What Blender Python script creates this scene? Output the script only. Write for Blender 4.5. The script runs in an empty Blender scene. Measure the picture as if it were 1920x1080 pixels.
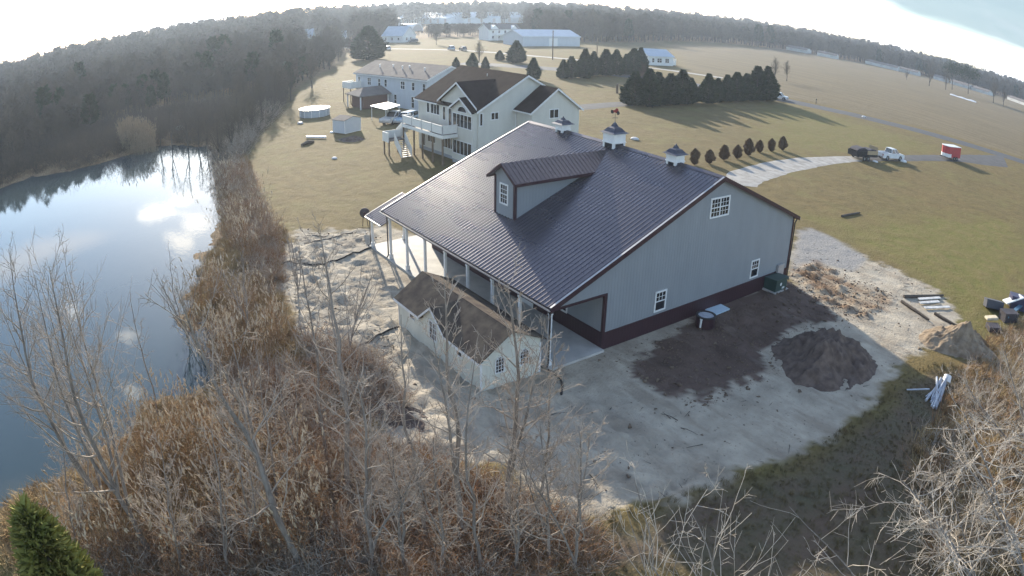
import bpy, bmesh, math, random
import numpy as np
from mathutils import Vector, Matrix

# ------------------------------------------------------------------ camera, world, sun, exposure
SC = bpy.context.scene
COL = SC.collection
rad = math.radians
CAMV = [-24.687776, 32.351273, 18.096038, -2.187223, 1.162864, 0.016722, 0.747217, 0.06053]
K1, K3 = CAMV[6], CAMV[7]


def cam_rot(y, p, r):
    cx, sx = math.cos(p), math.sin(p)
    cy, sy = math.cos(r), math.sin(r)
    cz, sz = math.cos(y), math.sin(y)
    Rx = np.array([[1, 0, 0], [0, cx, -sx], [0, sx, cx]])
    Rz = np.array([[cz, -sz, 0], [sz, cz, 0], [0, 0, 1]])
    return Rz @ Rx @ np.array([[cy, -sy, 0], [sy, cy, 0], [0, 0, 1]])


CR = cam_rot(*CAMV[3:6])
CC = np.array(CAMV[:3])
cam_data = bpy.data.cameras.new("drone_camera")
cam = bpy.data.objects.new("drone_camera", cam_data)
COL.objects.link(cam)
cam.matrix_world = Matrix([list(CR[0]) + [CC[0]], list(CR[1]) + [CC[1]], list(CR[2]) + [CC[2]], [0, 0, 0, 1]])
cam_data.type = "PANO"
cam_data.sensor_fit = "HORIZONTAL"
cam_data.sensor_width = 36.0
cam_data.sensor_height = 20.25
cam_data.clip_start = 0.1
cam_data.clip_end = 6000
S_ = 18.75
for holder in (cam_data, getattr(cam_data, "cycles", None)):
    try:
        holder.panorama_type = "FISHEYE_LENS_POLYNOMIAL"
        holder.fisheye_fov = rad(180)
        holder.fisheye_polynomial_k0 = 0.0
        holder.fisheye_polynomial_k1 = -K1 / S_
        holder.fisheye_polynomial_k2 = 0.0
        holder.fisheye_polynomial_k3 = -K3 / S_ ** 3
        holder.fisheye_polynomial_k4 = 0.0
        break
    except Exception:
        continue
SC.camera = cam

SUN_AZ, SUN_EL = rad(-18.0), rad(16.5)
SUN_DIR = Vector((math.cos(SUN_EL) * math.cos(SUN_AZ), math.cos(SUN_EL) * math.sin(SUN_AZ), math.sin(SUN_EL)))
sun_data = bpy.data.lights.new("sun", "SUN")
sun_data.energy = 3.4
sun_data.angle = rad(0.5)
sun_data.color = (1.0, 0.90, 0.74)
sun = bpy.data.objects.new("sun", sun_data)
COL.objects.link(sun)
sun.rotation_euler = SUN_DIR.to_track_quat("Z", "Y").to_euler()
sun.location = (60, -10, 60)

world = bpy.data.worlds.new("World")
SC.world = world
world.use_nodes = True
wn, wl = world.node_tree.nodes, world.node_tree.links
wn.clear()
w_out = wn.new("ShaderNodeOutputWorld")
w_bg = wn.new("ShaderNodeBackground")
w_bg.inputs["Strength"].default_value = 0.125
sky = wn.new("ShaderNodeTexSky")
sky.sky_type = "NISHITA"
sky.sun_disc = False
sky.sun_elevation = SUN_EL
sky.sun_rotation = rad(90) - SUN_AZ
sky.air_density = 1.0
sky.dust_density = 0.5
sky.ozone_density = 3.0
# clouds: puffs and streaks on a plane high overhead
tc = wn.new("ShaderNodeTexCoord")
sep = wn.new("ShaderNodeSeparateXYZ")
wl.new(tc.outputs["Generated"], sep.inputs[0])


def wmath(op, a, b=None):
    n = wn.new("ShaderNodeMath")
    n.operation = op
    for i, v in enumerate((a, b)):
        if v is None:
            continue
        if isinstance(v, (int, float)):
            n.inputs[i].default_value = v
        else:
            wl.new(v, n.inputs[i])
    return n.outputs[0]


zz = wmath("ADD", wmath("MAXIMUM", sep.outputs[2], 0.0), 0.12)
comb = wn.new("ShaderNodeCombineXYZ")
wl.new(wmath("DIVIDE", sep.outputs[0], zz), comb.inputs[0])
wl.new(wmath("DIVIDE", sep.outputs[1], zz), comb.inputs[1])
mp = wn.new("ShaderNodeMapping")
mp.inputs["Rotation"].default_value = (0, 0, rad(25))
mp.inputs["Scale"].default_value = (1.0, 0.55, 1.0)
wl.new(comb.outputs[0], mp.inputs[0])
nz = wn.new("ShaderNodeTexNoise")
nz.inputs["Scale"].default_value = 1.15
nz.inputs["Detail"].default_value = 7.0
nz.inputs["Roughness"].default_value = 0.55
nz.inputs["Distortion"].default_value = 0.4
wl.new(mp.outputs[0], nz.inputs["Vector"])
cr = wn.new("ShaderNodeValToRGB")
cr.color_ramp.elements[0].position = 0.53
cr.color_ramp.elements[1].position = 0.66
wl.new(nz.outputs["Fac"], cr.inputs[0])
hs = wn.new("ShaderNodeHueSaturation")
hs.inputs["Saturation"].default_value = 0.9
hs.inputs["Value"].default_value = 1.0
wl.new(sky.outputs[0], hs.inputs["Color"])
bw = wn.new("ShaderNodeRGBToBW")
wl.new(sky.outputs[0], bw.inputs[0])
cl = wn.new("ShaderNodeCombineColor")
cv = wmath("ADD", wmath("MULTIPLY", bw.outputs[0], 0.9), 3.0)
wl.new(cv, cl.inputs[0])
wl.new(wmath("MULTIPLY", cv, 1.02), cl.inputs[1])
wl.new(wmath("MULTIPLY", cv, 1.08), cl.inputs[2])
mx = wn.new("ShaderNodeMix")
mx.data_type = "RGBA"
wl.new(cr.outputs[0], mx.inputs["Factor"])
wl.new(hs.outputs[0], mx.inputs["A"])
wl.new(cl.outputs[0], mx.inputs["B"])
# separate bright puffs ahead of the sun
nf = wn.new("ShaderNodeTexNoise")
nf.inputs["Scale"].default_value = 9.0
nf.inputs["Detail"].default_value = 6.0
nf.inputs["Roughness"].default_value = 0.6
wl.new(comb.outputs[0], nf.inputs["Vector"])
puff = None
for k_, (cx_, cy_, rx_, ry_) in enumerate(((2.57, -0.20, 0.10, 0.075), (2.64, -0.33, 0.07, 0.06), (2.38, -0.335, 0.10, 0.06), (2.28, -0.25, 0.08, 0.05), (1.74, 0.01, 0.10, 0.055), (1.47, 0.03, 0.09, 0.045), (1.97, 0.17, 0.12, 0.05), (1.23, 0.10, 0.08, 0.045))):
    sp_ = wn.new("ShaderNodeSeparateXYZ")
    wl.new(comb.outputs[0], sp_.inputs[0])
    dx_ = wmath("DIVIDE", wmath("SUBTRACT", sp_.outputs[0], cx_), rx_)
    dy_ = wmath("DIVIDE", wmath("SUBTRACT", sp_.outputs[1], cy_), ry_)
    d_ = wmath("SUBTRACT", 1.0 if k_ < 4 else 0.42, wmath("SQRT", wmath("ADD", wmath("MULTIPLY", dx_, dx_), wmath("MULTIPLY", dy_, dy_))))
    puff = d_ if puff is None else wmath("MAXIMUM", puff, d_)
pr_ = wn.new("ShaderNodeMapRange")
pr_.interpolation_type = "SMOOTHSTEP"
pr_.inputs["From Min"].default_value = -0.25
pr_.inputs["From Max"].default_value = 0.45
wl.new(wmath("ADD", puff, wmath("MULTIPLY", wmath("SUBTRACT", nf.outputs["Fac"], 0.5), 2.6)), pr_.inputs["Value"])
mxp = wn.new("ShaderNodeMix")
mxp.data_type = "RGBA"
wl.new(wmath("MULTIPLY", pr_.outputs[0], 0.85), mxp.inputs["Factor"])
wl.new(mx.outputs["Result"], mxp.inputs["A"])
mxp.inputs["B"].default_value = (17.0, 16.0, 14.5, 1)
mx = mxp
# a bank of blue grey cloud standing to the south west, its lower edge streaky
az_dot = wmath("ADD", wmath("MULTIPLY", sep.outputs[0], math.cos(rad(-86))), wmath("MULTIPLY", sep.outputs[1], math.sin(rad(-86))))
nb_ = wn.new("ShaderNodeTexNoise")
nb_.inputs["Scale"].default_value = 3.0
nb_.inputs["Detail"].default_value = 5.0
mb_ = wn.new("ShaderNodeMapping")
mb_.inputs["Scale"].default_value = (1.0, 1.0, 7.0)
wl.new(tc.outputs["Generated"], mb_.inputs[0])
wl.new(mb_.outputs[0], nb_.inputs["Vector"])
lowedge = wmath("ADD", wmath("MULTIPLY", wmath("SUBTRACT", 1.0, az_dot), 0.62), wmath("MULTIPLY", wmath("SUBTRACT", nb_.outputs["Fac"], 0.5), 0.07))
bank_f = wn.new("ShaderNodeMapRange")
bank_f.interpolation_type = "SMOOTHSTEP"
bank_f.inputs["From Min"].default_value = 0.012
bank_f.inputs["From Max"].default_value = 0.040
wl.new(wmath("SUBTRACT", sep.outputs[2], lowedge), bank_f.inputs["Value"])
bank_t = wn.new("ShaderNodeMapRange")
bank_t.inputs["From Min"].default_value = 0.30
bank_t.inputs["From Max"].default_value = 0.18
wl.new(sep.outputs[2], bank_t.inputs["Value"])
bank_a = wn.new("ShaderNodeMapRange")
bank_a.inputs["From Min"].default_value = 0.80
bank_a.inputs["From Max"].default_value = 0.92
wl.new(az_dot, bank_a.inputs["Value"])
mx2 = wn.new("ShaderNodeMix")
mx2.data_type = "RGBA"
wl.new(wmath("MULTIPLY", wmath("MULTIPLY", bank_f.outputs[0], bank_t.outputs[0]), wmath("MULTIPLY", bank_a.outputs[0], 0.95)), mx2.inputs["Factor"])
wl.new(mx.outputs["Result"], mx2.inputs["A"])
bank_c = wn.new("ShaderNodeMix")
bank_c.data_type = "RGBA"
wl.new(nb_.outputs["Fac"], bank_c.inputs["Factor"])
bank_c.inputs["A"].default_value = (1.0, 1.42, 1.65, 1)
bank_c.inputs["B"].default_value = (1.75, 2.15, 2.3, 1)
wl.new(bank_c.outputs["Result"], mx2.inputs["B"])
wl.new(mx2.outputs["Result"], w_bg.inputs["Color"])
wl.new(w_bg.outputs[0], w_out.inputs["Surface"])

vs = SC.view_settings
vs.view_transform = "Standard"
vs.look = "None"
vs.gamma = 1.0
vs.exposure = 1.57
SC.cycles.max_bounces = 6
SC.cycles.diffuse_bounces = 2
SC.cycles.glossy_bounces = 3
SC.cycles.transmission_bounces = 2
SC.cycles.transparent_max_bounces = 8
SC.cycles.volume_bounces = 0
SC.cycles.use_denoising = True

# ------------------------------------------------------------------ survey helpers: where a photo point meets the ground
def ray(px, py):
    x, y = (px - 960) / 1000.0, (540 - py) / 1000.0
    r = math.hypot(x, y) + 1e-9
    th = K1 * r + K3 * r ** 3
    return CR @ np.array([math.sin(th) * x / r, math.sin(th) * y / r, -math.cos(th)])


def G(px, py, z=0.0):
    d = ray(px, py)
    t = (z - CC[2]) / d[2]
    return CC + d * t


def GX(px, py, x):
    d = ray(px, py)
    return CC + d * ((x - CC[0]) / d[0])


def GY(px, py, y):
    d = ray(px, py)
    return CC + d * ((y - CC[1]) / d[1])


def above(base, px, py):
    """point near the vertical over base that the ray through (px, py) passes closest to"""
    d = ray(px, py)
    w0 = CC - base
    b = d[2]
    den = 1 - b * b
    t = (b * w0[2] - d @ w0) / den
    return CC + d * t


# ------------------------------------------------------------------ mesh helpers
ONE_EACH = {"rake_trim", "rake_flashing", "fascia", "gutter", "downspout", "corner_trim", "porch_post", "trim", "leg", "balcony_post", "stair_tread", "skid",
            "rear_door", "rim_board", "curtain_opening", "foundation", "front_gable", "rim", "drawbar"}


class MB:
    """collects vertices and faces and links them as ONE mesh object"""

    def __init__(s):
        s.v, s.f, s.m, s.r = [], [], [], []

    def add(s, verts, faces, mi=0):
        o = len(s.v)
        s.r.append(o)
        s.v.extend([tuple(map(float, q)) for q in verts])
        for f in faces:
            s.f.append([o + i for i in f])
            s.m.append(mi)
        return s

    def box(s, x0, x1, y0, y1, z0, z1, mi=0):
        return s.add([(x0, y0, z0), (x1, y0, z0), (x1, y1, z0), (x0, y1, z0), (x0, y0, z1), (x1, y0, z1), (x1, y1, z1), (x0, y1, z1)],
                     [(3, 2, 1, 0), (4, 5, 6, 7), (0, 1, 5, 4), (1, 2, 6, 5), (2, 3, 7, 6), (3, 0, 4, 7)], mi)

    def prism(s, poly, axis, a, b, mi=0):
        """poly in the two other axes (in x,y,z order), extruded along axis from a to b"""
        n = len(poly)
        vs_ = []
        for c in (a, b):
            for p in poly:
                q = list(p)
                q.insert("xyz".index(axis), c)
                vs_.append(q)
        fs = [tuple(range(n - 1, -1, -1)), tuple(range(n, 2 * n))]
        fs += [(i, (i + 1) % n, n + (i + 1) % n, n + i) for i in range(n)]
        return s.add(vs_, fs, mi)

    def bar(s, p, q, w, h=None, mi=0):
        """a square bar from p to q"""
        p, q = Vector(p), Vector(q)
        h = w if h is None else h
        d = (q - p).normalized()
        up = Vector((0, 0, 1)) if abs(d.z) < 0.95 else Vector((1, 0, 0))
        a = d.cross(up).normalized() * (w / 2)
        b = a.cross(d).normalized() * (h / 2)
        vs_ = [p - a - b, p + a - b, p + a + b, p - a + b, q - a - b, q + a - b, q + a + b, q - a + b]
        return s.add(vs_, [(3, 2, 1, 0), (4, 5, 6, 7), (0, 1, 5, 4), (1, 2, 6, 5), (2, 3, 7, 6), (3, 0, 4, 7)], mi)

    def tube(s, pts, rads, n=6, mi=0, caps=True):
        P = np.array(pts, float)
        v, q = tube_np(P, np.broadcast_to(np.array(rads, float), (len(P),)), n)
        s.add(v, q.tolist(), mi)
        if caps:
            o = len(s.v) - len(v)
            s.f.append([o + i for i in range(n - 1, -1, -1)])
            s.f.append([o + len(v) - n + i for i in range(n)])
            s.m += [mi, mi]
        return s

    def cyl(s, c, r, z0, z1, n=16, r2=None, mi=0):
        r2 = r if r2 is None else r2
        vs_ = [(c[0] + r * math.cos(2 * math.pi * i / n), c[1] + r * math.sin(2 * math.pi * i / n), z0) for i in range(n)]
        vs_ += [(c[0] + r2 * math.cos(2 * math.pi * i / n), c[1] + r2 * math.sin(2 * math.pi * i / n), z1) for i in range(n)]
        return s.add(vs_, [tuple(range(n - 1, -1, -1)), tuple(range(n, 2 * n))] + [(i, (i + 1) % n, n + (i + 1) % n, n + i) for i in range(n)], mi)

    def build(s, name, mats, parent=None, smooth=False, bevel=0.0):
        if parent is not None and name in ONE_EACH and len(s.r) > 1:
            ends = s.r[1:] + [len(s.v)]
            for a, b in zip(s.r, ends):
                q = MB()
                ix = [i for i, f in enumerate(s.f) if a <= f[0] < b]
                q.add(s.v[a:b], [[j - a for j in s.f[i]] for i in ix])
                q.m = [s.m[i] for i in ix]
                o = q.build(name, mats, parent, smooth, bevel)
            return o
        me = bpy.data.meshes.new(name)
        me.from_pydata(s.v, [], s.f)
        mats = mats if isinstance(mats, (list, tuple)) else [mats]
        for m in mats:
            me.materials.append(m)
        me.polygons.foreach_set("material_index", s.m)
        if bevel:
            bm = bmesh.new()
            bm.from_mesh(me)
            bmesh.ops.recalc_face_normals(bm, faces=bm.faces)
            bmesh.ops.bevel(bm, geom=[e for e in bm.edges if e.calc_face_angle(0) > 0.35], offset=bevel, segments=2, affect="EDGES", profile=0.5)
            bm.to_mesh(me)
            bm.free()
        if smooth:
            me.polygons.foreach_set("use_smooth", [True] * len(me.polygons))
        me.update()
        return link(name, me, parent)


def link(name, me, parent=None):
    o = bpy.data.objects.new(name, me)
    COL.objects.link(o)
    if parent is not None:
        o.parent = parent
    return o


def tube_np(P, R, n=4):
    """vertices and quads of a tube along the polyline P with radii R"""
    k = len(P)
    D = np.gradient(P, axis=0)
    D /= np.linalg.norm(D, axis=1)[:, None] + 1e-12
    ref = np.array([0.0, 0, 1]) if abs(D[0, 2]) < 0.8 else np.array([1.0, 0.13, 0])
    A = np.cross(D, ref)
    A /= np.linalg.norm(A, axis=1)[:, None] + 1e-12
    B = np.cross(D, A)
    an = np.arange(n) * 2 * np.pi / n
    V = P[:, None, :] + R[:, None, None] * (A[:, None, :] * np.cos(an)[None, :, None] + B[:, None, :] * np.sin(an)[None, :, None])
    i = np.arange(k - 1)[:, None] * n
    j = np.arange(n)[None, :]
    j2 = (j + 1) % n
    Q = np.stack([i + j, i + j2, i + n + j2, i + n + j], -1).reshape(-1, 4)
    return V.reshape(-1, 3), Q


class NB:
    """numpy mesh builder for vegetation: quads and triangles, one or more materials"""

    def __init__(s):
        s.V, s.Q, s.T, s.qm, s.tm, s.n = [], [], [], [], [], 0

    def add(s, V, Q=None, T=None, mi=0):
        V = np.asarray(V, float).reshape(-1, 3)
        if Q is not None and len(Q):
            Q = np.asarray(Q, int)
            s.Q.append(Q + s.n)
            s.qm.append(np.full(len(Q), mi))
        if T is not None and len(T):
            T = np.asarray(T, int)
            s.T.append(T + s.n)
            s.tm.append(np.full(len(T), mi))
        s.V.append(V)
        s.n += len(V)

    def arrays(s):
        V = np.concatenate(s.V) if s.V else np.zeros((0, 3))
        Q = np.concatenate(s.Q) if s.Q else np.zeros((0, 4), int)
        T = np.concatenate(s.T) if s.T else np.zeros((0, 3), int)
        qm = np.concatenate(s.qm) if s.qm else np.zeros(0, int)
        tm = np.concatenate(s.tm) if s.tm else np.zeros(0, int)
        return V, Q, T, qm, tm

    def mesh(s, name, mats, smooth=False):
        return np_mesh(name, *s.arrays(), mats, smooth)


def np_mesh(name, V, Q, T, qm, tm, mats, smooth=False):
    me = bpy.data.meshes.new(name)
    me.vertices.add(len(V))
    me.vertices.foreach_set("co", np.ascontiguousarray(V, np.float32).ravel())
    nl = len(Q) * 4 + len(T) * 3
    me.loops.add(nl)
    me.loops.foreach_set("vertex_index", np.concatenate([Q.ravel(), T.ravel()]).astype(np.int32))
    me.polygons.add(len(Q) + len(T))
    st = np.concatenate([np.arange(len(Q)) * 4, len(Q) * 4 + np.arange(len(T)) * 3]).astype(np.int32)
    me.polygons.foreach_set("loop_start", st)
    me.polygons.foreach_set("material_index", np.concatenate([qm, tm]).astype(np.int32))
    if smooth:
        me.polygons.foreach_set("use_smooth", np.ones(len(Q) + len(T), bool))
    for m in mats if isinstance(mats, (list, tuple)) else [mats]:
        me.materials.append(m)
    me.update(calc_edges=True)
    return me


def scatter(protos, pos, rz, sc, tilt=None, pick=None, rng=None):
    """many copies of small prototypes in one mesh: returns arrays for np_mesh"""
    out = NB()
    N = len(pos)
    pick = rng.integers(0, len(protos), N) if pick is None else pick
    for k, (V, Q, T, qm, tm) in enumerate(protos):
        ix = np.nonzero(pick == k)[0]
        if not len(ix):
            continue
        c, s_ = np.cos(rz[ix]), np.sin(rz[ix])
        s3 = sc[ix]
        if s3.ndim == 1:
            s3 = np.stack([s3] * 3, 1)
        X = V[None] * s3[:, None, :]
        if tilt is not None:
            t = tilt[ix]
            X = X.copy()
            X[..., 0] += X[..., 2] * t[:, 0:1]
            X[..., 1] += X[..., 2] * t[:, 1:2]
        W = np.empty_like(X)
        W[..., 0] = X[..., 0] * c[:, None] - X[..., 1] * s_[:, None]
        W[..., 1] = X[..., 0] * s_[:, None] + X[..., 1] * c[:, None]
        W[..., 2] = X[..., 2]
        W += pos[ix][:, None, :]
        off = (np.arange(len(ix)) * len(V))[:, None, None]
        out.V.append(W.reshape(-1, 3))
        if len(Q):
            out.Q.append((Q[None] + off).reshape(-1, 4) + out.n)
            out.qm.append(np.tile(qm, len(ix)))
        if len(T):
            out.T.append((T[None] + off).reshape(-1, 3) + out.n)
            out.tm.append(np.tile(tm, len(ix)))
        out.n += len(ix) * len(V)
    return out.arrays()


def tag(o, label=None, cat=None, group=None, kind=None):
    for k, v in (("label", label), ("category", cat), ("group", group), ("kind", kind)):
        if v:
            o[k] = v
    return o


def empty(name, loc=(0, 0, 0), rz=0.0, label=None, cat=None, group=None):
    o = bpy.data.objects.new(name, None)
    COL.objects.link(o)
    o.empty_display_size = 0.3
    o.location = loc
    o.rotation_euler = (0, 0, rz)
    return tag(o, label, cat, group)


def dup(root, loc, rz=0.0, scale=None, label=None):
    """a copy of a thing with copies of its parts and their sub-parts"""
    def rec(o, parent):
        c = o.copy()
        COL.objects.link(c)
        if parent is not None:
            c.parent = parent
        for ch in list(o.children):
            rec(ch, c)
        return c
    r = rec(root, None)
    r.location = loc
    r.rotation_euler = (0, 0, rz)
    if scale is not None:
        r.scale = scale if hasattr(scale, "__len__") else (scale,) * 3
    if label:
        r["label"] = label
    return r


# ------------------------------------------------------------------ value noise (for terrain and edges)
_rs = np.random.default_rng(5)
_LAT = _rs.random((256, 256))


def vnoise(x, y):
    x, y = np.asarray(x, float), np.asarray(y, float)
    xi, yi = np.floor(x).astype(int), np.floor(y).astype(int)
    fx, fy = x - xi, y - yi
    fx, fy = fx * fx * (3 - 2 * fx), fy * fy * (3 - 2 * fy)
    a = _LAT[xi % 256, yi % 256]
    b = _LAT[(xi + 1) % 256, yi % 256]
    c = _LAT[xi % 256, (yi + 1) % 256]
    d = _LAT[(xi + 1) % 256, (yi + 1) % 256]
    return (a * (1 - fx) + b * fx) * (1 - fy) + (c * (1 - fx) + d * fx) * fy


def fbm(x, y, oct_=4):
    s_, a, t = 0.0, 0.5, 0.0
    for k in range(oct_):
        s_ = s_ + a * vnoise(x * 2 ** k + 17.3 * k, y * 2 ** k + 9.1 * k)
        t += a
        a *= 0.5
    return s_ / t


def sdf(poly, X, Y):
    """signed distance to a polygon, negative inside"""
    P = np.array(poly, float)[:, :2]
    d = np.full(np.shape(X), 1e18)
    ins = np.zeros(np.shape(X), bool)
    for i in range(len(P)):
        a, b = P[i], P[(i + 1) % len(P)]
        e = b - a
        wx, wy = X - a[0], Y - a[1]
        t = np.clip((wx * e[0] + wy * e[1]) / (e @ e + 1e-12), 0, 1)
        d = np.minimum(d, (wx - e[0] * t) ** 2 + (wy - e[1] * t) ** 2)
        cond = (a[1] <= Y) != (b[1] <= Y)
        xi = a[0] + (Y - a[1]) / (e[1] if abs(e[1]) > 1e-12 else 1e-12) * e[0]
        ins ^= cond & (X < xi)
    return np.where(ins, -1, 1) * np.sqrt(d)


def smooth01(e0, e1, x):
    t = np.clip((x - e0) / (e1 - e0), 0, 1)
    return t * t * (3 - 2 * t)


# ------------------------------------------------------------------ materials
class NT:
    def __init__(s, name):
        s.m = bpy.data.materials.new(name)
        s.m.use_nodes = True
        s.n, s.l = s.m.node_tree.nodes, s.m.node_tree.links
        s.b = s.n["Principled BSDF"]

    def new(s, t, **kw):
        n = s.n.new(t)
        for k, v in kw.items():
            setattr(n, k, v)
        return n

    def put(s, sock, v):
        if hasattr(v, "is_linked"):
            s.l.new(v, sock)
        else:
            sock.default_value = v if not (isinstance(v, tuple) and len(v) == 3 and sock.type == "RGBA") else v + (1,)

    def pos(s, scale=(1, 1, 1), obj=False, rot=0.0):
        g = s.new("ShaderNodeTexCoord").outputs["Object"] if obj else s.new("ShaderNodeNewGeometry").outputs["Position"]
        m = s.new("ShaderNodeMapping")
        m.inputs["Scale"].default_value = scale
        m.inputs["Rotation"].default_value = (0, 0, rot)
        s.l.new(g, m.inputs[0])
        return m.outputs[0]

    def noise(s, vec, scale, detail=4, rough=0.55, dist=0.0):
        n = s.new("ShaderNodeTexNoise")
        n.inputs["Scale"].default_value = scale
        n.inputs["Detail"].default_value = detail
        n.inputs["Roughness"].default_value = rough
        n.inputs["Distortion"].default_value = dist
        s.l.new(vec, n.inputs["Vector"])
        return n.outputs["Fac"]

    def ramp(s, fac, lo, hi, interp="LINEAR"):
        r = s.new("ShaderNodeMapRange")
        r.inputs["From Min"].default_value = lo
        r.inputs["From Max"].default_value = hi
        s.l.new(fac, r.inputs["Value"])
        return r.outputs[0]

    def mix(s, fac, a, b, blend="MIX"):
        n = s.new("ShaderNodeMix")
        n.data_type = "RGBA"
        n.blend_type = blend
        s.put(n.inputs["Factor"], fac)
        s.put(n.inputs["A"], a)
        s.put(n.inputs["B"], b)
        return n.outputs["Result"]

    def math(s, op, a, b=0.0):
        n = s.new("ShaderNodeMath", operation=op)
        n.use_clamp = False
        s.put(n.inputs[0], a)
        s.put(n.inputs[1], b)
        return n.outputs[0]

    def bump(s, h, dist=0.02, strength=1.0):
        n = s.new("ShaderNodeBump")
        n.inputs["Distance"].default_value = dist
        n.inputs["Strength"].default_value = strength
        s.l.new(h, n.inputs["Height"])
        s.l.new(n.outputs[0], s.b.inputs["Normal"])

    def done(s, col=None, rough=0.7, metal=0.0, spec=0.5):
        if col is not None:
            s.put(s.b.inputs["Base Color"], col)
        s.put(s.b.inputs["Roughness"], rough)
        s.put(s.b.inputs["Metallic"], metal)
        s.put(s.b.inputs["Specular IOR Level"], spec)
        return s.m


def nmat(name, c1, c2, scale=4.0, rough=0.7, metal=0.0, spec=0.4, bump=0.0, obj=False, vary=0.0, stretch=(1, 1, 1), lo=0.35, hi=0.65):
    t = NT(name)
    f = t.noise(t.pos(stretch, obj), scale, 5)
    col = t.mix(t.ramp(f, lo, hi), c1, c2)
    if vary:
        oi = t.new("ShaderNodeObjectInfo")
        h = t.new("ShaderNodeHueSaturation")
        t.l.new(col, h.inputs["Color"])
        t.l.new(t.math("ADD", t.math("MULTIPLY", oi.outputs["Random"], 2 * vary), 1 - vary), h.inputs["Value"])
        col = h.outputs[0]
    if bump:
        t.bump(f, bump)
    return t.done(col, rough, metal, spec)


def siding(name, c, pitch=0.2, axis="z", rough=0.6, depth=0.012, dirt=0.12):
    """boards or ribs: saw profile along z (lap siding) or along the wall (vertical ribs)"""
    t = NT(name)
    g = t.new("ShaderNodeTexCoord").outputs["Object"]
    sp = t.new("ShaderNodeSeparateXYZ")
    t.l.new(g, sp.inputs[0])
    src = sp.outputs[2] if axis == "z" else t.math("ADD", sp.outputs[0], sp.outputs[1])
    fr = t.math("FRACT", t.math("DIVIDE", src, pitch))
    if axis != "z":
        fr = t.math("LESS_THAN", fr, 0.16)
    t.bump(fr, depth)
    f = t.noise(t.pos((1, 1, 0.35), True), 1.3, 5)
    col = t.mix(t.ramp(f, 0.3, 0.75), tuple(x * (1 + dirt * 0.5) for x in c), tuple(x * (1 - dirt) for x in c))
    return t.done(col, rough, 0.0, 0.4)


M = {}
M["white_trim"] = nmat("white_trim", (0.72, 0.72, 0.70), (0.62, 0.62, 0.61), 3, 0.5, bump=0.002)
M["white_vinyl"] = siding("white_vinyl_siding", (0.66, 0.66, 0.63), 0.12, "z", 0.5)
M["burgundy"] = nmat("burgundy_trim", (0.042, 0.015, 0.020), (0.032, 0.012, 0.018), 2, 0.45, bump=0.001)
M["wainscot"] = siding("burgundy_wainscot", (0.040, 0.015, 0.022), 0.229, "xy", 0.45, 0.018)
M["grey_steel"] = siding("grey_steel_siding", (0.245, 0.262, 0.275), 0.229, "xy", 0.5, 0.016, 0.08)
M["glass"] = nmat("dark_glass", (0.012, 0.014, 0.018), (0.02, 0.022, 0.028), 0.8, 0.06, spec=0.8)
M["dark_metal"] = nmat("dark_metal", (0.03, 0.028, 0.03), (0.045, 0.042, 0.045), 3, 0.45, 0.4)
M["rubber"] = nmat("rubber", (0.015, 0.015, 0.016), (0.03, 0.029, 0.028), 6, 0.85)
M["concrete"] = nmat("concrete", (0.50, 0.48, 0.44), (0.38, 0.36, 0.33), 0.9, 0.75, bump=0.004)
M["wood_post"] = nmat("weathered_post", (0.20, 0.14, 0.09), (0.12, 0.085, 0.055), 5, 0.8, stretch=(1, 1, 0.2), bump=0.004)
# ------------------------------------------------------------------ the ground: one sheet to the horizon, with the pond's hollow in it
WZ = -0.8
POND = [G(*q, WZ) for q in [(60, 332), (130, 322), (200, 302), (240, 292), (280, 276), (350, 271), (395, 281), (408, 330), (418, 400), (408, 440), (380, 480),
                            (345, 530), (345, 600), (395, 655), (425, 690), (390, 720), (320, 750), (250, 790), (170, 850), (80, 900), (0, 960)]]
POND += [np.array(q) for q in [(3, 52, WZ), (10, 75, WZ), (35, 90, WZ), (66, 80, WZ), (80, 62, WZ)]]


def PG(*pts):
    return [G(*q) for q in pts]


SAND = PG((1473, 535), (1492, 440), (1530, 440), (1580, 462), (1650, 490), (1720, 528), (1775, 560), (1790, 600), (1800, 640), (1740, 660), (1690, 700), (1650, 750),
          (1590, 800), (1500, 850), (1400, 890), (1300, 925), (1220, 945), (1130, 968), (1060, 960), (1000, 930), (930, 880), (860, 850), (800, 850), (740, 830),
          (690, 770), (620, 730), (575, 670), (550, 600), (530, 520), (535, 460), (560, 428), (640, 430), (700, 418), (760, 430), (900, 480))
SOIL = PG((1178, 698), (1212, 660), (1262, 625), (1300, 585), (1430, 535), (1480, 528), (1530, 560), (1575, 598), (1520, 606), (1470, 630), (1430, 660), (1440, 690), (1428, 717),
          (1402, 706), (1394, 724), (1376, 712), (1364, 737), (1351, 724), (1346, 744), (1333, 733), (1320, 754), (1292, 738), (1276, 750), (1250, 744), (1212, 722))
CLOD = PG((1478, 512), (1530, 490), (1570, 515), (1640, 545), (1690, 560), (1640, 590), (1590, 600), (1545, 570))
GRAV = PG((1490, 432), (1520, 425), (1570, 450), (1640, 488), (1600, 510), (1540, 495), (1484, 520))
OLIVE = PG((1085, 985), (1130, 978), (1240, 950), (1400, 905), (1520, 860), (1640, 780), (1700, 710), (1760, 690), (1850, 700), (1919, 760), (1919, 1079), (1080, 1079))  # left end stretched over ground whose dark colour stands for tree and bank shade
GREEN = PG((1500, 400), (1600, 420), (1750, 400), (1919, 420), (1919, 560), (1840, 640), (1780, 600), (1720, 520), (1600, 450))
GREEN2 = PG((1440, 195), (1560, 215), (1700, 258), (1780, 285), (1600, 285), (1500, 290), (1420, 250))
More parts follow.
